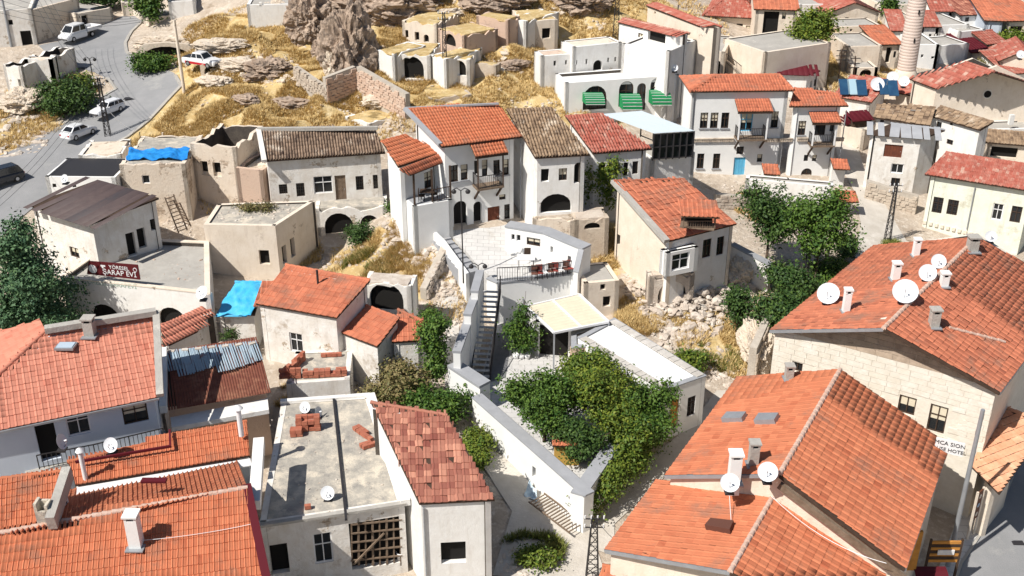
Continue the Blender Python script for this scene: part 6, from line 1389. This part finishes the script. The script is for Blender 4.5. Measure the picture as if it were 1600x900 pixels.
# ================================================================ trees and shrubs
def leaves(blobs, n, size, clump=14, long=1.5, droop=.3):
    """leaf quads gathered in clumps spread through ellipsoid blobs (x,y,z,rx,ry,rz)"""
    B_ = np.array(blobs, float); vol = B_[:,3]*B_[:,4]*B_[:,5]; pr = vol**.8/np.sum(vol**.8)
    nc = max(4, n//clump); bi = rng.choice(len(B_), nc, p=pr)
    d = rng.normal(size=(nc,3)); d /= np.linalg.norm(d, axis=1)[:,None]; r = rng.random(nc)**.5*rng.uniform(.7,1.38,nc)
    cc = B_[bi,:3]+d*r[:,None]*B_[bi,3:6]
    ct = rng.random(nc)
    k = rng.integers(0, nc, n); cr = size*rng.uniform(.9,2.6,nc)
    P = cc[k]+rng.normal(size=(n,3))*cr[k][:,None]*np.array([1,1,.7])
    out = (P-B_[bi[k],:3]); out /= np.linalg.norm(out, axis=1)[:,None]+1e-6
    N = out*.6+rng.normal(size=(n,3))*.6+np.array([0,0,.5]); N /= np.linalg.norm(N, axis=1)[:,None]
    T = np.cross(N, rng.normal(size=(n,3))); T /= np.linalg.norm(T, axis=1)[:,None]; S_ = np.cross(N, T); T[:,2] -= droop*.3
    s = size*rng.uniform(.6,1.3,n)[:,None]
    v = np.stack([P-T*s*long*.5, P+S_*s*.42+N*s*.08, P+T*s*long*.5, P-S_*s*.42+N*s*.08], 1).reshape(-1,3)
    f = np.arange(n*4).reshape(n,4); tint = np.repeat(np.clip(ct[k]*.75+rng.random(n)*.25, 0, .999), 4)
    return v, f, tint
def tree(name, label, g, blobs, n, m, size=.16, trunk=.16, cat='tree', limbs=7, group=None, lean=(0,0)):
    g = V(g); t = thing(name, label, cat, g, group); bb = [(g.x+a, g.y+b, g.z+c, rx, ry, rz) for a,b,c,rx,ry,rz in blobs]
    if trunk:
        top = max(b[2] for b in blobs); mb = MB(); hub = g+V((lean[0], lean[1], top*.45))
        mb.tube([g-V((0,0,.3)), g+V((lean[0]*.4+.05, lean[1]*.4, top*.22)), hub], trunk, 8, r1=trunk*.65)
        for i in range(limbs):
            b = bb[i % len(bb)]; e = V(b[:3])+V((random.uniform(-.6,.6)*b[3], random.uniform(-.6,.6)*b[4], random.uniform(-.1,.7)*b[5]))
            md = hub.lerp(e, .5)+V((random.uniform(-.2,.2), random.uniform(-.2,.2), .15)); mb.tube([hub-V((0,0,.2*(i%3))), md, e], trunk*.5, 6, r1=.02)
            for j in range(2): e2 = e+V((random.uniform(-.7,.7),random.uniform(-.7,.7),random.uniform(-.2,.6))); mb.tube([md, (md+e2)/2+V((0,0,.1)), e2], trunk*.22, 5, r1=.012)
        mb.build('trunk', BARK, t)
    v, f, ti = leaves(bb, n, size); npmesh('crown', v, f, m, t, ti)
    return t
def foot(px, py, z=None): return at(px, py, z) if z is not None else G(px, py)
R = random.Random(3)
def blobset(k, w, d, h, z0, s=.55, rr=R):
    o = []
    for i in range(k):
        a = 2*pi*i/k+rr.uniform(-.4,.4); q = rr.uniform(.3,.75)
        o.append((cos(a)*w*q, sin(a)*d*q, z0+h*rr.uniform(.2,.85), w*rr.uniform(.32,.55), d*rr.uniform(.32,.55), h*rr.uniform(.2,.34)))
    o.append((0,0,z0+h*.55,w*.5,d*.5,h*.42)); return o
# conifer at the left edge
g = foot(60, 520, 3.6)
pb_ = [(R.uniform(-.25,.25)*1, 0, .5+i*.62, 2.9*(1-i/13)**.8+.25, 2.7*(1-i/13)**.8+.25, .62) for i in range(12)]
for i in range(26):
    a = R.uniform(0,2*pi); h = R.uniform(.06,.85); q = 2.9*(1-h)**.75; pb_.append((cos(a)*q, sin(a)*q, .8+h*7, .75*(1-h)+.35, .75*(1-h)+.35, .5))
tree('pine_tree', 'dense dark green conifer filling the left edge beside the winery sign', g, pb_, 26000, PINE, .15, .28)
tree('broadleaf_tree', 'large airy green tree in the left half of the courtyard garden', foot(850,690,1.6), blobset(9,2.2,1.7,3.0,1.1), 20000, LEAF, .12, .16)
tree('broadleaf_tree', 'tallest dense yellow green tree against the long white annex', foot(940,680,1.6), blobset(10,2.3,2.2,3.2,1.1), 22000, LEAFY, .12, .18)
tree('broadleaf_tree', 'rounded green tree hiding the annex door at the right of the garden', foot(996,690,1.4), blobset(9,1.75,1.7,2.6,.8), 17000, LEAF, .12, .16)
tree('broadleaf_tree', 'bushy green tree rising behind the other garden trees by the kiosk', foot(912,640,1.6), blobset(7,1.9,1.7,3.0,1.2), 12000, LEAFY, .12, .14)
tree('broadleaf_tree', 'low dark tree in front of the garden trees above the wall arm', foot(905,722,1.6), blobset(6,1.3,1.2,1.8,.6), 10000, LEAFD, .115, .12)
v_ = [(R.uniform(-.4,.4)+.42*i-1.5, .75*i-3.0+R.uniform(-.3,.3), .8+R.uniform(0,.8), .8, .85, .95) for i in range(10)]
tree('vine_hedge', 'mass of bright green climbers spilling over the garden wall arm to the lane', foot(965,752,.3), v_, 17000, LEAFY, .11, .06, 'hedge', 10)
tree('potted_tree', 'slender green tree in white pots against the terrace retaining wall', foot(815,556,1.6), [(0,0,1.0,.8,.7,.6),(.3,0,1.7,.8,.6,.6),(-.5,.1,1.8,.6,.6,.6),(0,0,2.7,.45,.4,.7),(.1,0,3.5,.25,.25,.5)], 5000, LEAF, .12, .07)
for i in range(3):
    p = foot(806+i*9, 560, 1.6); t = thing('flower_pot', ['left','middle','right'][i]+' white flower pot under the slender courtyard tree', 'pot', p); mb = MB(); mb.lathe(p, [(.02,0),(.15,0),(.22,.35),(.19,.35),(.17,.28),(.02,.28)], 12); mb.build('pot', WPAINT, t)
tree('fig_tree', 'bright fig tree growing before the shaded old house arches', foot(940,338), blobset(7,1.2,1.1,3.6,1.0)+[(.4,0,4.2,.7,.6,.5)], 7000, LEAFY, .16, .1)
tree('broadleaf_tree', 'round crowned tree, left one of the pair right of the sagging roof', foot(1195,420), blobset(9,2.0,1.8,4.2,2.0), 9000, LEAFD, .16, .13)
tree('broadleaf_tree', 'taller tree, right one of the pair beside the alley gatehouse', foot(1270,455), blobset(10,2.2,2.0,4.8,2.6), 9500, LEAF, .16, .13)
tree('broadleaf_tree', 'dark spreading tree below the right hand pair near the ashlar house', foot(1215,545), blobset(8,1.9,2.0,3.4,.6), 9000, LEAFD, .16, .12)
tree('shrub', 'narrow dark green shrub leaning over the rubble', foot(1150,520), blobset(5,.9,.9,2.8,.4), 4500, LEAFD, .14, .08, 'shrub')
tree('broadleaf_tree', 'sunlit round tree on the yellow slope at the top right', foot(1258,112), blobset(9,2.8,2.4,4.6,1.6), 10000, LEAFY, .2, .2)
tree('broadleaf_tree', 'small dark tree beside the cream stone hall', foot(1385,38), blobset(5,1.1,1,2.6,.8), 2500, LEAF, .2, .1)
tree('shrub', 'bright green shrub patch at the right edge of the distant quarter', foot(1585,78), blobset(6,2.2,2,1.8,.2), 4000, LEAFY, .2, .1, 'shrub')
tree('broadleaf_tree', 'green tree at the top end of the road', foot(238,34), blobset(7,1.7,1.6,3,.4), 5000, LEAF, .2, .14)
tree('shrub', 'dark bushes above the road at the top left edge', foot(160,16), blobset(6,3,1.2,1.6,.2), 4000, LEAFD, .2, .1, 'shrub')
tree('shrub', 'overgrown dark green bank of bushes left of the estate car', foot(103,178), blobset(9,2.6,2.2,3.0,.0), 9000, LEAFD, .17, .1, 'shrub')
tree('shrub', 'low green bush on the verge beside the twin headed lamp', foot(132,138), blobset(5,1.3,1,.9,.1), 2500, LEAFY, .16, .05, 'shrub')
tree('shrub', 'green weeds growing in the shade of the roadside cave', foot(240,112), blobset(6,2.3,1.2,1.6,.1), 5000, LEAF, .16, .06, 'shrub')
tree('shrub', 'clipped round dark green bush in front of the big vault arch', foot(562,382), [(0,0,.85,.85,.8,.8)], 3500, LEAFD, .11, .06, 'shrub')
tree('vine', 'leafy vine climbing the wall end beside the smallest red roof', foot(682,590,2.6), [(0,0,.9,.6,.5,.9),(-.1,.2,2.0,.65,.5,.8),(-.4,.4,3.0,.6,.5,.6),(.2,.2,3.4,.5,.5,.5)], 6500, LEAF, .13, .06, 'vine')
tree('hedge', 'brownish half dry thicket below the small red tiled lean to', foot(622,640,1.2), blobset(8,1.9,1.8,2.5,.3), 9000, LEAFB, .13, .08, 'hedge')
tree('hedge', 'deep green thicket filling the gap above the patchwork roof', foot(680,668,.9), blobset(9,2.0,1.5,2.3,.2), 13000, LEAF, .14, .08, 'hedge')
tree('hedge', 'green creepers pressed against the outer garden wall by the patchwork roof', foot(742,725,.4), blobset(7,.9,1.5,1.3,.2), 9000, LEAFY, .13, .06, 'hedge')
tree('shrub', 'green weed clump by the lane at the bottom centre', foot(840,878), blobset(5,.9,.8,.7,.05), 3000, LEAFY, .12, .04, 'shrub')
tree('shrub', 'small green bush behind the long annex roof', foot(1080,580), blobset(5,1.0,.8,1.2,.2), 3000, LEAFY, .13, .05, 'shrub')
tree('shrub', 'bright green undergrowth under the conifer at the left edge', foot(20,520,3.6), blobset(6,2.4,1.2,1.4,.1), 4000, LEAFY, .14, .05, 'shrub')
tree('shrub', 'small weed tuft on the ledge behind the sheet metal roof', at(362,529,3.9), blobset(4,.35,.35,.5,.05), 900, LEAFD, .09, .03, 'shrub')
tree('shrub', 'green creeper at the foot of the wall beside the porch wing', foot(618,335), blobset(4,.5,.5,1.0,.1), 1500, LEAF, .12, .04, 'shrub')
tree('shrub', 'grey green shrub by the two right hand trees', foot(1320,400), blobset(5,.8,1.6,1.4,.1), 3000, LEAFD, .14, .05, 'shrub')
tree('shrub', 'row of scrubby bushes below the distant white houses', foot(1530,108), blobset(6,2.6,.8,1.0,.0), 2500, LEAFB, .16, .05, 'shrub')
tree('broadleaf_tree', 'dense dark bushy growth between the two right hand trees and the rubble', foot(1235,480), blobset(8,2.0,1.8,2.6,.3), 9000, LEAFD, .15, .1)
tree('shrub', 'mid green bush under the taller right hand tree', foot(1290,450), blobset(6,1.4,1.2,1.8,.2), 5000, LEAF, .15, .08, 'shrub')
tree('shrub', 'dry weeds sprouting on the flat roof of the square tan block house', at(400,328,7.3), blobset(6,2.0,.9,.35,.0), 1600, LEAFB, .1, .02, 'weeds')
tree('vine', 'vine hanging over the coping behind the left stepped wall blocks', at(672,505,4.0), blobset(5,.8,.6,.9,.0), 2500, LEAF, .12, .03, 'vine')
tree('vine', 'green climbers draped over the courtyard side of the wall arm', foot(985,712,1.5), blobset(6,1.3,1.3,1.6,.4), 6000, LEAFY, .14, .05, 'vine')
# ================================================================ rock
def rock_mesh(seed, sub=2, amp=.35, fr=1.1):
    import bmesh
    bm = bmesh.new(); bmesh.ops.create_icosphere(bm, subdivisions=sub, radius=.5); o = V((seed*7.3, seed*3.1, seed))
    for v in bm.verts:
        n = noise.noise(v.co*fr*2+o); v.co *= 1+amp*n*2
        for ax in range(3):                                   # flatten some sides into facets
            if v.co[ax] > .34: v.co[ax] = .34+(v.co[ax]-.34)*.25
            if v.co[ax] < -.36: v.co[ax] = -.36
    me = bpy.data.meshes.new('stone'); bm.to_mesh(me); bm.free(); me.update(); return me
ROCKS = [rock_mesh(i, 1, .34) for i in range(8)]
RVF = []
for me in ROCKS:
    RVF.append((np.array([v.co[:] for v in me.vertices]), np.array([p.vertices[:] for p in me.polygons])))
RMC = {}
def rockm(i, m):
    k = (i, m.name)
    if k not in RMC: c = ROCKS[i].copy(); c.name = 'stone'; c.materials.append(m); RMC[k] = c
    return RMC[k]
def heap(name, label, poly, n, smin, smax, m, nobj=120, cat='rubble', bump=.0, zf=None, flat=.7, pile=0.0):
    ctr = [sum(p[0] for p in poly)/len(poly), sum(p[1] for p in poly)/len(poly)]; g = G(*ctr); t = thing(name, label, cat, g)
    xs = [p[0] for p in poly]; ys = [p[1] for p in poly]; pl = [(float(a),float(b)) for a,b in poly]; L = []
    while len(L) < n:
        x = random.uniform(min(xs),max(xs)); y = random.uniform(min(ys),max(ys))
        if not inpoly(np.array([x]), np.array([y]), pl)[0]: continue
        s = smin+(smax-smin)*random.random()**3; q = G(x,y) if zf is None else at(x,y,zf)
        edge = 1-min(1, math.hypot((x-ctr[0])/(max(xs)-min(xs)), (y-ctr[1])/(max(ys)-min(ys)))*2)
        q.z += s*random.uniform(-.12,.10)+pile*edge*random.random()
        L.append((s, q, Matrix.Translation(q) @ Matrix.Rotation(random.uniform(0,6.3),4,'Z') @ Matrix.Rotation(random.uniform(-.7,.7),4,'X') @ Matrix.Diagonal((s*random.uniform(.8,1.5), s*random.uniform(.6,1.0), s*random.uniform(.4,flat+.1), 1))))
    L.sort(key=lambda a: -a[0]); w = WL[t.name]
    for s, q, M_ in L[:nobj]:
        o = bpy.data.objects.new('stone', rockm(random.randrange(8), m)); COL.objects.link(o); o.parent = t; mm = M_.copy(); mm.translation -= w; o.matrix_basis = mm
    rest = L[nobj:]
    if rest:
        V_, F_, T_ = [], [], []; off = 0
        for k in range(8):
            Ms = np.array([np.array(r[2]) for r in rest[k::8]])
            if not len(Ms): continue
            v, f = inst_np(*RVF[k], Ms); V_.append(v); F_.append(f+off); off += len(v); T_.append(np.repeat(rng.random(len(Ms)), len(RVF[k][0])))
        tag(npmesh('small_stones', np.concatenate(V_), np.concatenate(F_), m, t, np.concatenate(T_)), kind='stuff')
    return t
def crag(name, label, px, py, dims, m, seed, rz=0, sub=6, sink=.25, ridges=1.6, cat='rock'):
    import bmesh
    g = G(px, py); bm = bmesh.new(); bmesh.ops.create_icosphere(bm, subdivisions=sub, radius=1); o = V((seed*3.7, seed*1.9, seed*5.1))
    Rz = Matrix.Rotation(rz, 3, 'Z')
    for v in bm.verts:
        c = v.co.copy(); n = noise.fractal(c*1.1+o, .8, 2.1, 6)*.34+noise.ridged_multi_fractal(V((c.x*1.9,c.y*1.9,c.z*2.6+c.x*.8))+o, .9, 2.2, 5, 1.0, 2.0)*.16*ridges-.2
        c = c*(1+n); c = Rz @ V((c.x*dims[0], c.y*dims[1], c.z*dims[2])); c.z += dims[2]*(1-sink*2); v.co = c
    me = bpy.data.meshes.new(name); bm.to_mesh(me); bm.free(); me.materials.append(m); me.update(); ob = bpy.data.objects.new(name, me); link(ob, None, g); return tag(ob, label, cat)
CRAG = mat('weathered_rock', (.34,.255,.19), (.47,.37,.29), 1.3, (.13,.10,.08), 1.1, .50, bump=.6, bs=8)
CRAGL = mat('pale_rock', (.56,.47,.37), (.66,.58,.48), 1.0, (.34,.27,.21), .8, .57, bump=.6, bs=8)
for a in [('rock_outcrop','tall rugged brown crag standing on the hillside above the vaults', 549,124,(2.15,1.9,4.0),CRAG,1,.3,6,.25,1.3),
          ('rock_outcrop','pale broken shoulder at the foot of the tall crag', 525,112,(.9,.9,1.5),CRAGL,2,0),
          ('rock_outcrop','layered brown crag left of the tall one', 488,66,(2.0,1.7,2.5),CRAG,3,.2,6,.25,1.6),
          ('rock_outcrop','lower ledge of layered rock beside the layered crag', 505,84,(.9,.9,.9),CRAG,4,0),
          ('rock_outcrop','dark crag at the top edge behind the tall crag', 600,22,(4.2,2.4,2.3),CRAG,5,0),
          ('rock_outcrop','rounded boulder face at the top edge right of the dark crag', 655,14,(2.6,2.2,1.8),CRAG,6,0),
          ('rock_outcrop','tan rock shelf over the roadside cave', 345,80,(2.2,1.2,.6),CRAGL,7,.2), ('rock_outcrop','long tan ledge above the red and white pickup', 372,92,(1.9,1.0,.55),CRAGL,8,-.2),
          ('rock_outcrop','overhanging roof of the roadside cave', 262,72,(2.4,1.0,.6),CRAGL,9,0), ('rock_outcrop','craggy ground beside the broken white wall at left', 40,168,(2.0,1.6,1.0),CRAGL,10,0),
          ('rock_outcrop','grey brown boulder outcrop in the yellow grass left of the stone wall', 420,118,(1.6,1.2,.9),CRAG,11,0), ('rock_outcrop','flat topped rock left of the layered crag', 432,38,(1.2,1,.7),CRAGL,12,0),
          ('rock_outcrop','jagged rock on the crest right of the hillside huts', 905,14,(3.0,2,1.3),CRAG,13,0), ('rock_outcrop','eroded rock bank over the stepped terrace wall', 770,12,(3.2,2,1.2),CRAG,14,0),
          ('rock_outcrop','pale rock bank behind the rubble of the lower right ruin', 1150,440,(.8,.9,1.1),CRAGL,15,0), ('rock_outcrop','rocky pier under the lower right ruin wall', 1180,560,(1.0,1.8,1.5),CRAGL,16,0)]: crag(*a)
caves = [('cave_mouth','dark roadside cave under the tan rock shelf', 262,92,(3.0,.5,.9)), ('cave_mouth','small dark hollow right of the pickup', 335,98,(1.3,.4,.45)), ('cave_mouth','dark cave beneath the crag at the top edge', 612,12,(2.0,.5,1.0))]
for nm, lab, x, y, d in caves:
    g = G(x, y); mb = MB(); n = 12
    A0 = g-V((d[0],.1,0)); B0 = g+V((d[0],-.1,0)); BASEZ[0] = g.z-.5
    pts = [(.15*d[0]*2*.2+0,0)]; t = thing(nm, lab, 'cave', g); L = d[0]*2
    hole = arch_pts(L*.12, L*.88, g.z-.4, g.z+d[2]*1.3); facade(mb, A0, B0, g.z-.6, [(0,g.z+.5),(.15,g.z+d[2]*1.5),(.5,g.z+d[2]*1.7),(.85,g.z+d[2]*1.5),(1,g.z+.4)], [hole], .5); mb.build('rock_face', [CRAGL, INNER], t)
    mb = MB(); mb.add([V((A0.x+p[0], A0.y+.45, p[1])) for p in hole], [tuple(range(len(hole)))]); mb.build('painted_dark_sheet', VOID, t)  # black sheet across the arch, painted as the shade inside the cave
# ================================================================ rubble
heap('rubble_heap','pale rubble slope spilling beside the mansion porch steps', [(600,335),(650,345),(715,410),(728,440),(690,470),(640,410),(600,370)], 900, .12,.95, RUBBLE, 200)
heap('rubble_heap','stone rubble in the yard under the two vault arches', [(500,385),(600,380),(660,400),(680,430),(600,412),(500,420)], 260, .1,.6, RUBBLE, 80)
heap('rubble_heap','big heap of fallen masonry in front of the sagging roof house', [(980,405),(1040,440),(1100,425),(1180,410),(1180,470),(1110,530),(1040,530),(975,480)], 1300, .12,1.1, RUBBLE, 260, pile=1.0)
heap('rubble_heap','scattered stones running down behind the long annex', [(975,500),(1050,520),(1180,560),(1150,610),(1100,590),(1000,540)], 500, .1,.7, RUBBLE, 120)
heap('rubble_heap','white boulders in the grass at the far left edge', [(0,158),(50,165),(80,200),(70,235),(0,250)], 380, .15,.9, RUBBLE, 100)
heap('rubble_heap','loose stones below the pink hillside retaining wall', [(520,165),(640,178),(610,205),(560,200)], 420, .12,.6, RUBBLE, 120)
heap('rubble_heap','fallen stones around the layered crags', [(390,95),(450,100),(520,130),(470,150),(400,140)], 220, .15,.8, CRAGL, 70)
heap('rubble_heap','tumbled blocks along the dry wall behind the round bush', [(690,440),(742,436),(716,540),(660,520)], 260, .12,.6, RUBBLE, 70)
heap('rubble_heap','stones scattered over the hillside right of the vaults', [(700,60),(790,70),(800,115),(720,120)], 180, .15,.8, CRAGL, 60)
heap('rubble_heap','white stones in the lane beside the patchwork roofed house', [(785,850),(830,870),(830,905),(780,905)], 160, .1,.5, RUBBLE, 60)
heap('rubble_heap','rubble between the sheet metal roof and the light blue tarp', [(330,500),(400,498),(405,545),(340,540)], 200, .1,.45, RUBBLE, 60)
heap('rubble_heap','stones and broken tiles on the slope over the pickup', [(230,75),(400,60),(420,110),(340,125)], 420, .12,.8, CRAGL, 100)
heap('rubble_heap','rubble strip above the orange mansion roof', [(640,158),(900,150),(905,175),(640,168)], 240, .1,.5, CRAGL, 60)
heap('rubble_heap','pale stones on the ground beside the alley and lower trees', [(1140,420),(1330,400),(1330,480),(1240,520),(1180,470)], 420, .1,.6, RUBBLE, 100)
heap('rubble_heap','stones along the bank beneath the blue door mansion', [(1100,280),(1300,292),(1330,330),(1240,345),(1150,310)], 300, .1,.5, RUBBLE, 60)
heap('rubble_heap','debris in the corner beside the leaning ladders', [(255,330),(300,350),(300,385),(250,380)], 120, .1,.4, RUBBLE, 40, zf=None)
heap('rubble_heap','stones in the rough field at the distant quarter', [(1230,120),(1340,60),(1500,80),(1440,110),(1340,130)], 260, .12,.6, RUBBLE, 50)
heap('rubble_heap','stones strewn through the dry grass over the whole hillside', [(330,150),(420,60),(640,60),(850,50),(900,110),(860,150),(640,150),(420,180),(280,200)], 700, .1,.6, CRAGL, 200)
heap('rubble_heap','loose grey boulders high on the slope at the top edge', [(620,5),(960,5),(940,50),(700,40)], 300, .2,.9, CRAGL, 80)
for i_, (x, y, lab) in enumerate([(385,150,'low flat rock in the grass above the long white house'),(335,125,'cracked rock ledge right below the concrete pole'),(455,175,'half buried rock near the pink block wall'),(590,150,'pale boulder left of the grey stone hut'),(800,110,'low rock hump right of the hillside vaults'),(700,45,'eroded rock lip behind the pylon on the hill'),(405,130,'broken rock step in the middle of the yellow slope'),(850,70,'rock bank below the limewashed hillside hut')]):
    crag('rock_outcrop', lab, x, y, (1.2+.25*(i_%3), .8, .4+.1*(i_%2)), CRAGL if i_ % 2 else CRAG, 30+i_, .2*i_-.5, 5)
heap('roof_debris','stones and grit lying on the stained concrete flat roof', [(420,640),(575,630),(615,770),(415,800)], 120, .04,.16, RUBBLE, 24, cat='debris', zf=4.2)
heap('roof_debris','broken stones along the roof of the square tan block house', [(345,322),(485,318),(440,345),(330,347)], 120, .06,.3, RUBBLE, 30, cat='debris', zf=7.28)
heap('roof_debris','broken tiles and grit on the winery roof', [(185,380),(320,382),(320,445),(150,425)], 80, .05,.2, PINKST, 20, cat='debris', zf=5.87)
def drywall(name, label, pts, h, bw, bh, m, th=.45, jit=.05, nmax=300, cat='stone wall', backing=MORTAR):
    """a wall of single stones; pts are ground pixels from left to right"""
    P = [G(x, y) for x, y in pts]; t = thing(name, label, cat, P[0]); c = 0
    for a, b in zip(P, P[1:]):
        L = (b-a).xy.length; u = V((b.x-a.x,b.y-a.y,0)).normalized(); n = V((u.y,-u.x,0)); r = math.atan2(u.y,u.x); rows = int(h/bh)
        mb = MB(); A0 = V((a.x,a.y,0))-n*.06; B0 = V((b.x,b.y,0))-n*.06; facade(mb, A0, B0, min(a.z,b.z)-1, [(0,a.z+h-.1),(1,b.z+h-.1)], [], th); mb.build('wall_core', [backing, backing], t)
        for k in range(rows):
            s = -random.random()*bw
            while s < L:
                w = bw*random.uniform(.55,1.4); s0, s1 = max(0,s), min(L,s+w); s += w
                if s1-s0 < .1 or (k == rows-1 and random.random() < .45): continue
                f = (s0+s1)/2/L; P_ = a+(b-a)*f; P_ = V((P_.x,P_.y,P_.z+bh*(k+.5)+random.uniform(-.02,.02)))+n*(random.uniform(0,jit))
                if c < nmax:
                    mb = MB(); mb.box(P_-n*.1, (s1-s0-.03, .26, bh-.03), r+random.uniform(-.05,.05)); mb.build('stone', m, t); c += 1
    return t
drywall('retaining_wall','pink stone block wall holding the hillside above the long white house', [(512,160),(560,166),(634,182)], 2.3, .55, .26, PINKST)
drywall('retaining_wall','brown stone wall stub at the left end of the pink block wall', [(462,150),(512,160)], 1.3, .4, .25, STONE)
drywall('field_wall','crumbled dry stone wall climbing beside the rubble slope', [(668,470),(700,405)], 1.0, .4, .25, RUBBLE)
drywall('field_wall','dry stone terrace wall right of the long white house ruins', [(316,300),(410,312)], 1.4, .45, .26, RUBBLE)
drywall('retaining_wall','cracked stone wall beside the two fallen storeys of the lower right ruin', [(1178,600),(1212,520)], 2.6, .5, .3, STONE)
drywall('field_wall','pale stone garden wall under the blue door mansion', [(1118,325),(1240,332),(1300,345)], 1.2, .5, .27, RUBBLE)
drywall('retaining_wall','stone foundation wall under the narrow stone house', [(1350,310),(1430,335)], 1.6, .5, .28, STONE)
drywall('field_wall','old stone wall along the road below the blue tarp', [(128,288),(186,300)], 1.6, .5, .27, RUBBLE)
# ================================================================ grass
def tufts(name, label, patches, n, m, h0, h1, w=.05, mask=None):
    P = []
    while len(P) < n:
        x, y, r = patches[rng.integers(len(patches))]; c = G(x, y); a = rng.uniform(0, 2*pi, 400); q = np.sqrt(rng.random(400))*r
        X = c.x+np.cos(a)*q; Y = c.y+np.sin(a)*q
        for k in range(400):
            if noise.noise(V((X[k]*.5, Y[k]*.5, 4))) < -.18 : continue
            if mask is not None and not mask(X[k], Y[k]): continue
            P.append((X[k], Y[k]))
    P = np.array(P[:n]); i = np.clip(np.searchsorted(X1, P[:,0])-1, 0, nx-2); j = np.clip(np.searchsorted(Y1, P[:,1])-1, 0, ny-2)
    a = (P[:,0]-X1[i])/(X1[i+1]-X1[i]); b = (P[:,1]-Y1[j])/(Y1[j+1]-Y1[j]); Z = ZZ[j,i]*(1-a)*(1-b)+ZZ[j,i+1]*a*(1-b)+ZZ[j+1,i]*(1-a)*b+ZZ[j+1,i+1]*a*b
    vs = []; K = 5; base = np.c_[P, Z-.03]; gr = rng.random(n)
    for k in range(K):
        an = rng.uniform(0, 2*pi, n); hh = rng.uniform(h0, h1, n); d = np.c_[np.cos(an), np.sin(an), np.zeros(n)]; s = np.c_[-np.sin(an), np.cos(an), np.zeros(n)]
        o = base+d*rng.uniform(0,.12,n)[:,None]; tp = o+d*(hh*rng.uniform(.3,1.0,n))[:,None]+np.array([0,0,1])*hh[:,None]
        vs.append(np.stack([o-s*w, o+s*w, tp], 1))
    v = np.concatenate(vs).reshape(-1,3); f = np.arange(len(v)).reshape(-1,3); ti = np.tile(np.repeat(gr,3), K)
    o = npmesh(name, v, f, m, None, ti); return tag(o, label, 'grass', kind='stuff')
rdp = roadpts[::2]
notroad = lambda x, y: np.min((rdp[:,0]-x)**2+(rdp[:,1]-y)**2) > 1.2
tufts('dry_grass','golden dry grass covering the hillside', [(x, y, r*1.0) for x, y, r, w in GRASSY if y < 230], 90000, DRY, .12, .40, .035, notroad)
tufts('dry_grass','dry grass in the ruined yards and on the banks', [(640,420,2.5),(560,412,2.5),(650,400,2),(940,385,2),(1130,545,3),(1000,500,1.6),(700,480,1.5),(1230,330,3),(590,400,2),(460,395,2),(395,285,3),(1200,330,3)], 9000, DRY, .12, .5, .03)
tufts('green_weeds','green weeds in the sunken yard before the vaults', [(590,410,1.6),(560,412,1.2),(1130,500,1.8),(850,860,1.0),(1310,420,1.2),(1400,390,1)], 2500, GRG, .15, .45, .035)

tufts('dry_weeds','dry weeds growing between the fallen stones', [(1040,470,3),(1100,500,3),(1160,550,2.5),(1000,470,2),(640,360,2),(690,420,2),(1230,500,2.5),(20,200,4),(450,620,1)], 7000, DRY, .1, .38, .028)
tufts('green_weeds','sparse green weeds in the rubble and along the lane edges', [(1090,520,3),(1180,470,3),(820,860,1.2),(610,400,2),(1290,480,3),(1120,560,1.5)], 2500, GRG, .1, .34, .03)
print('objects', len(bpy.data.objects), 'tris', sum(len(m.polygons) for m in bpy.data.meshes)*2)
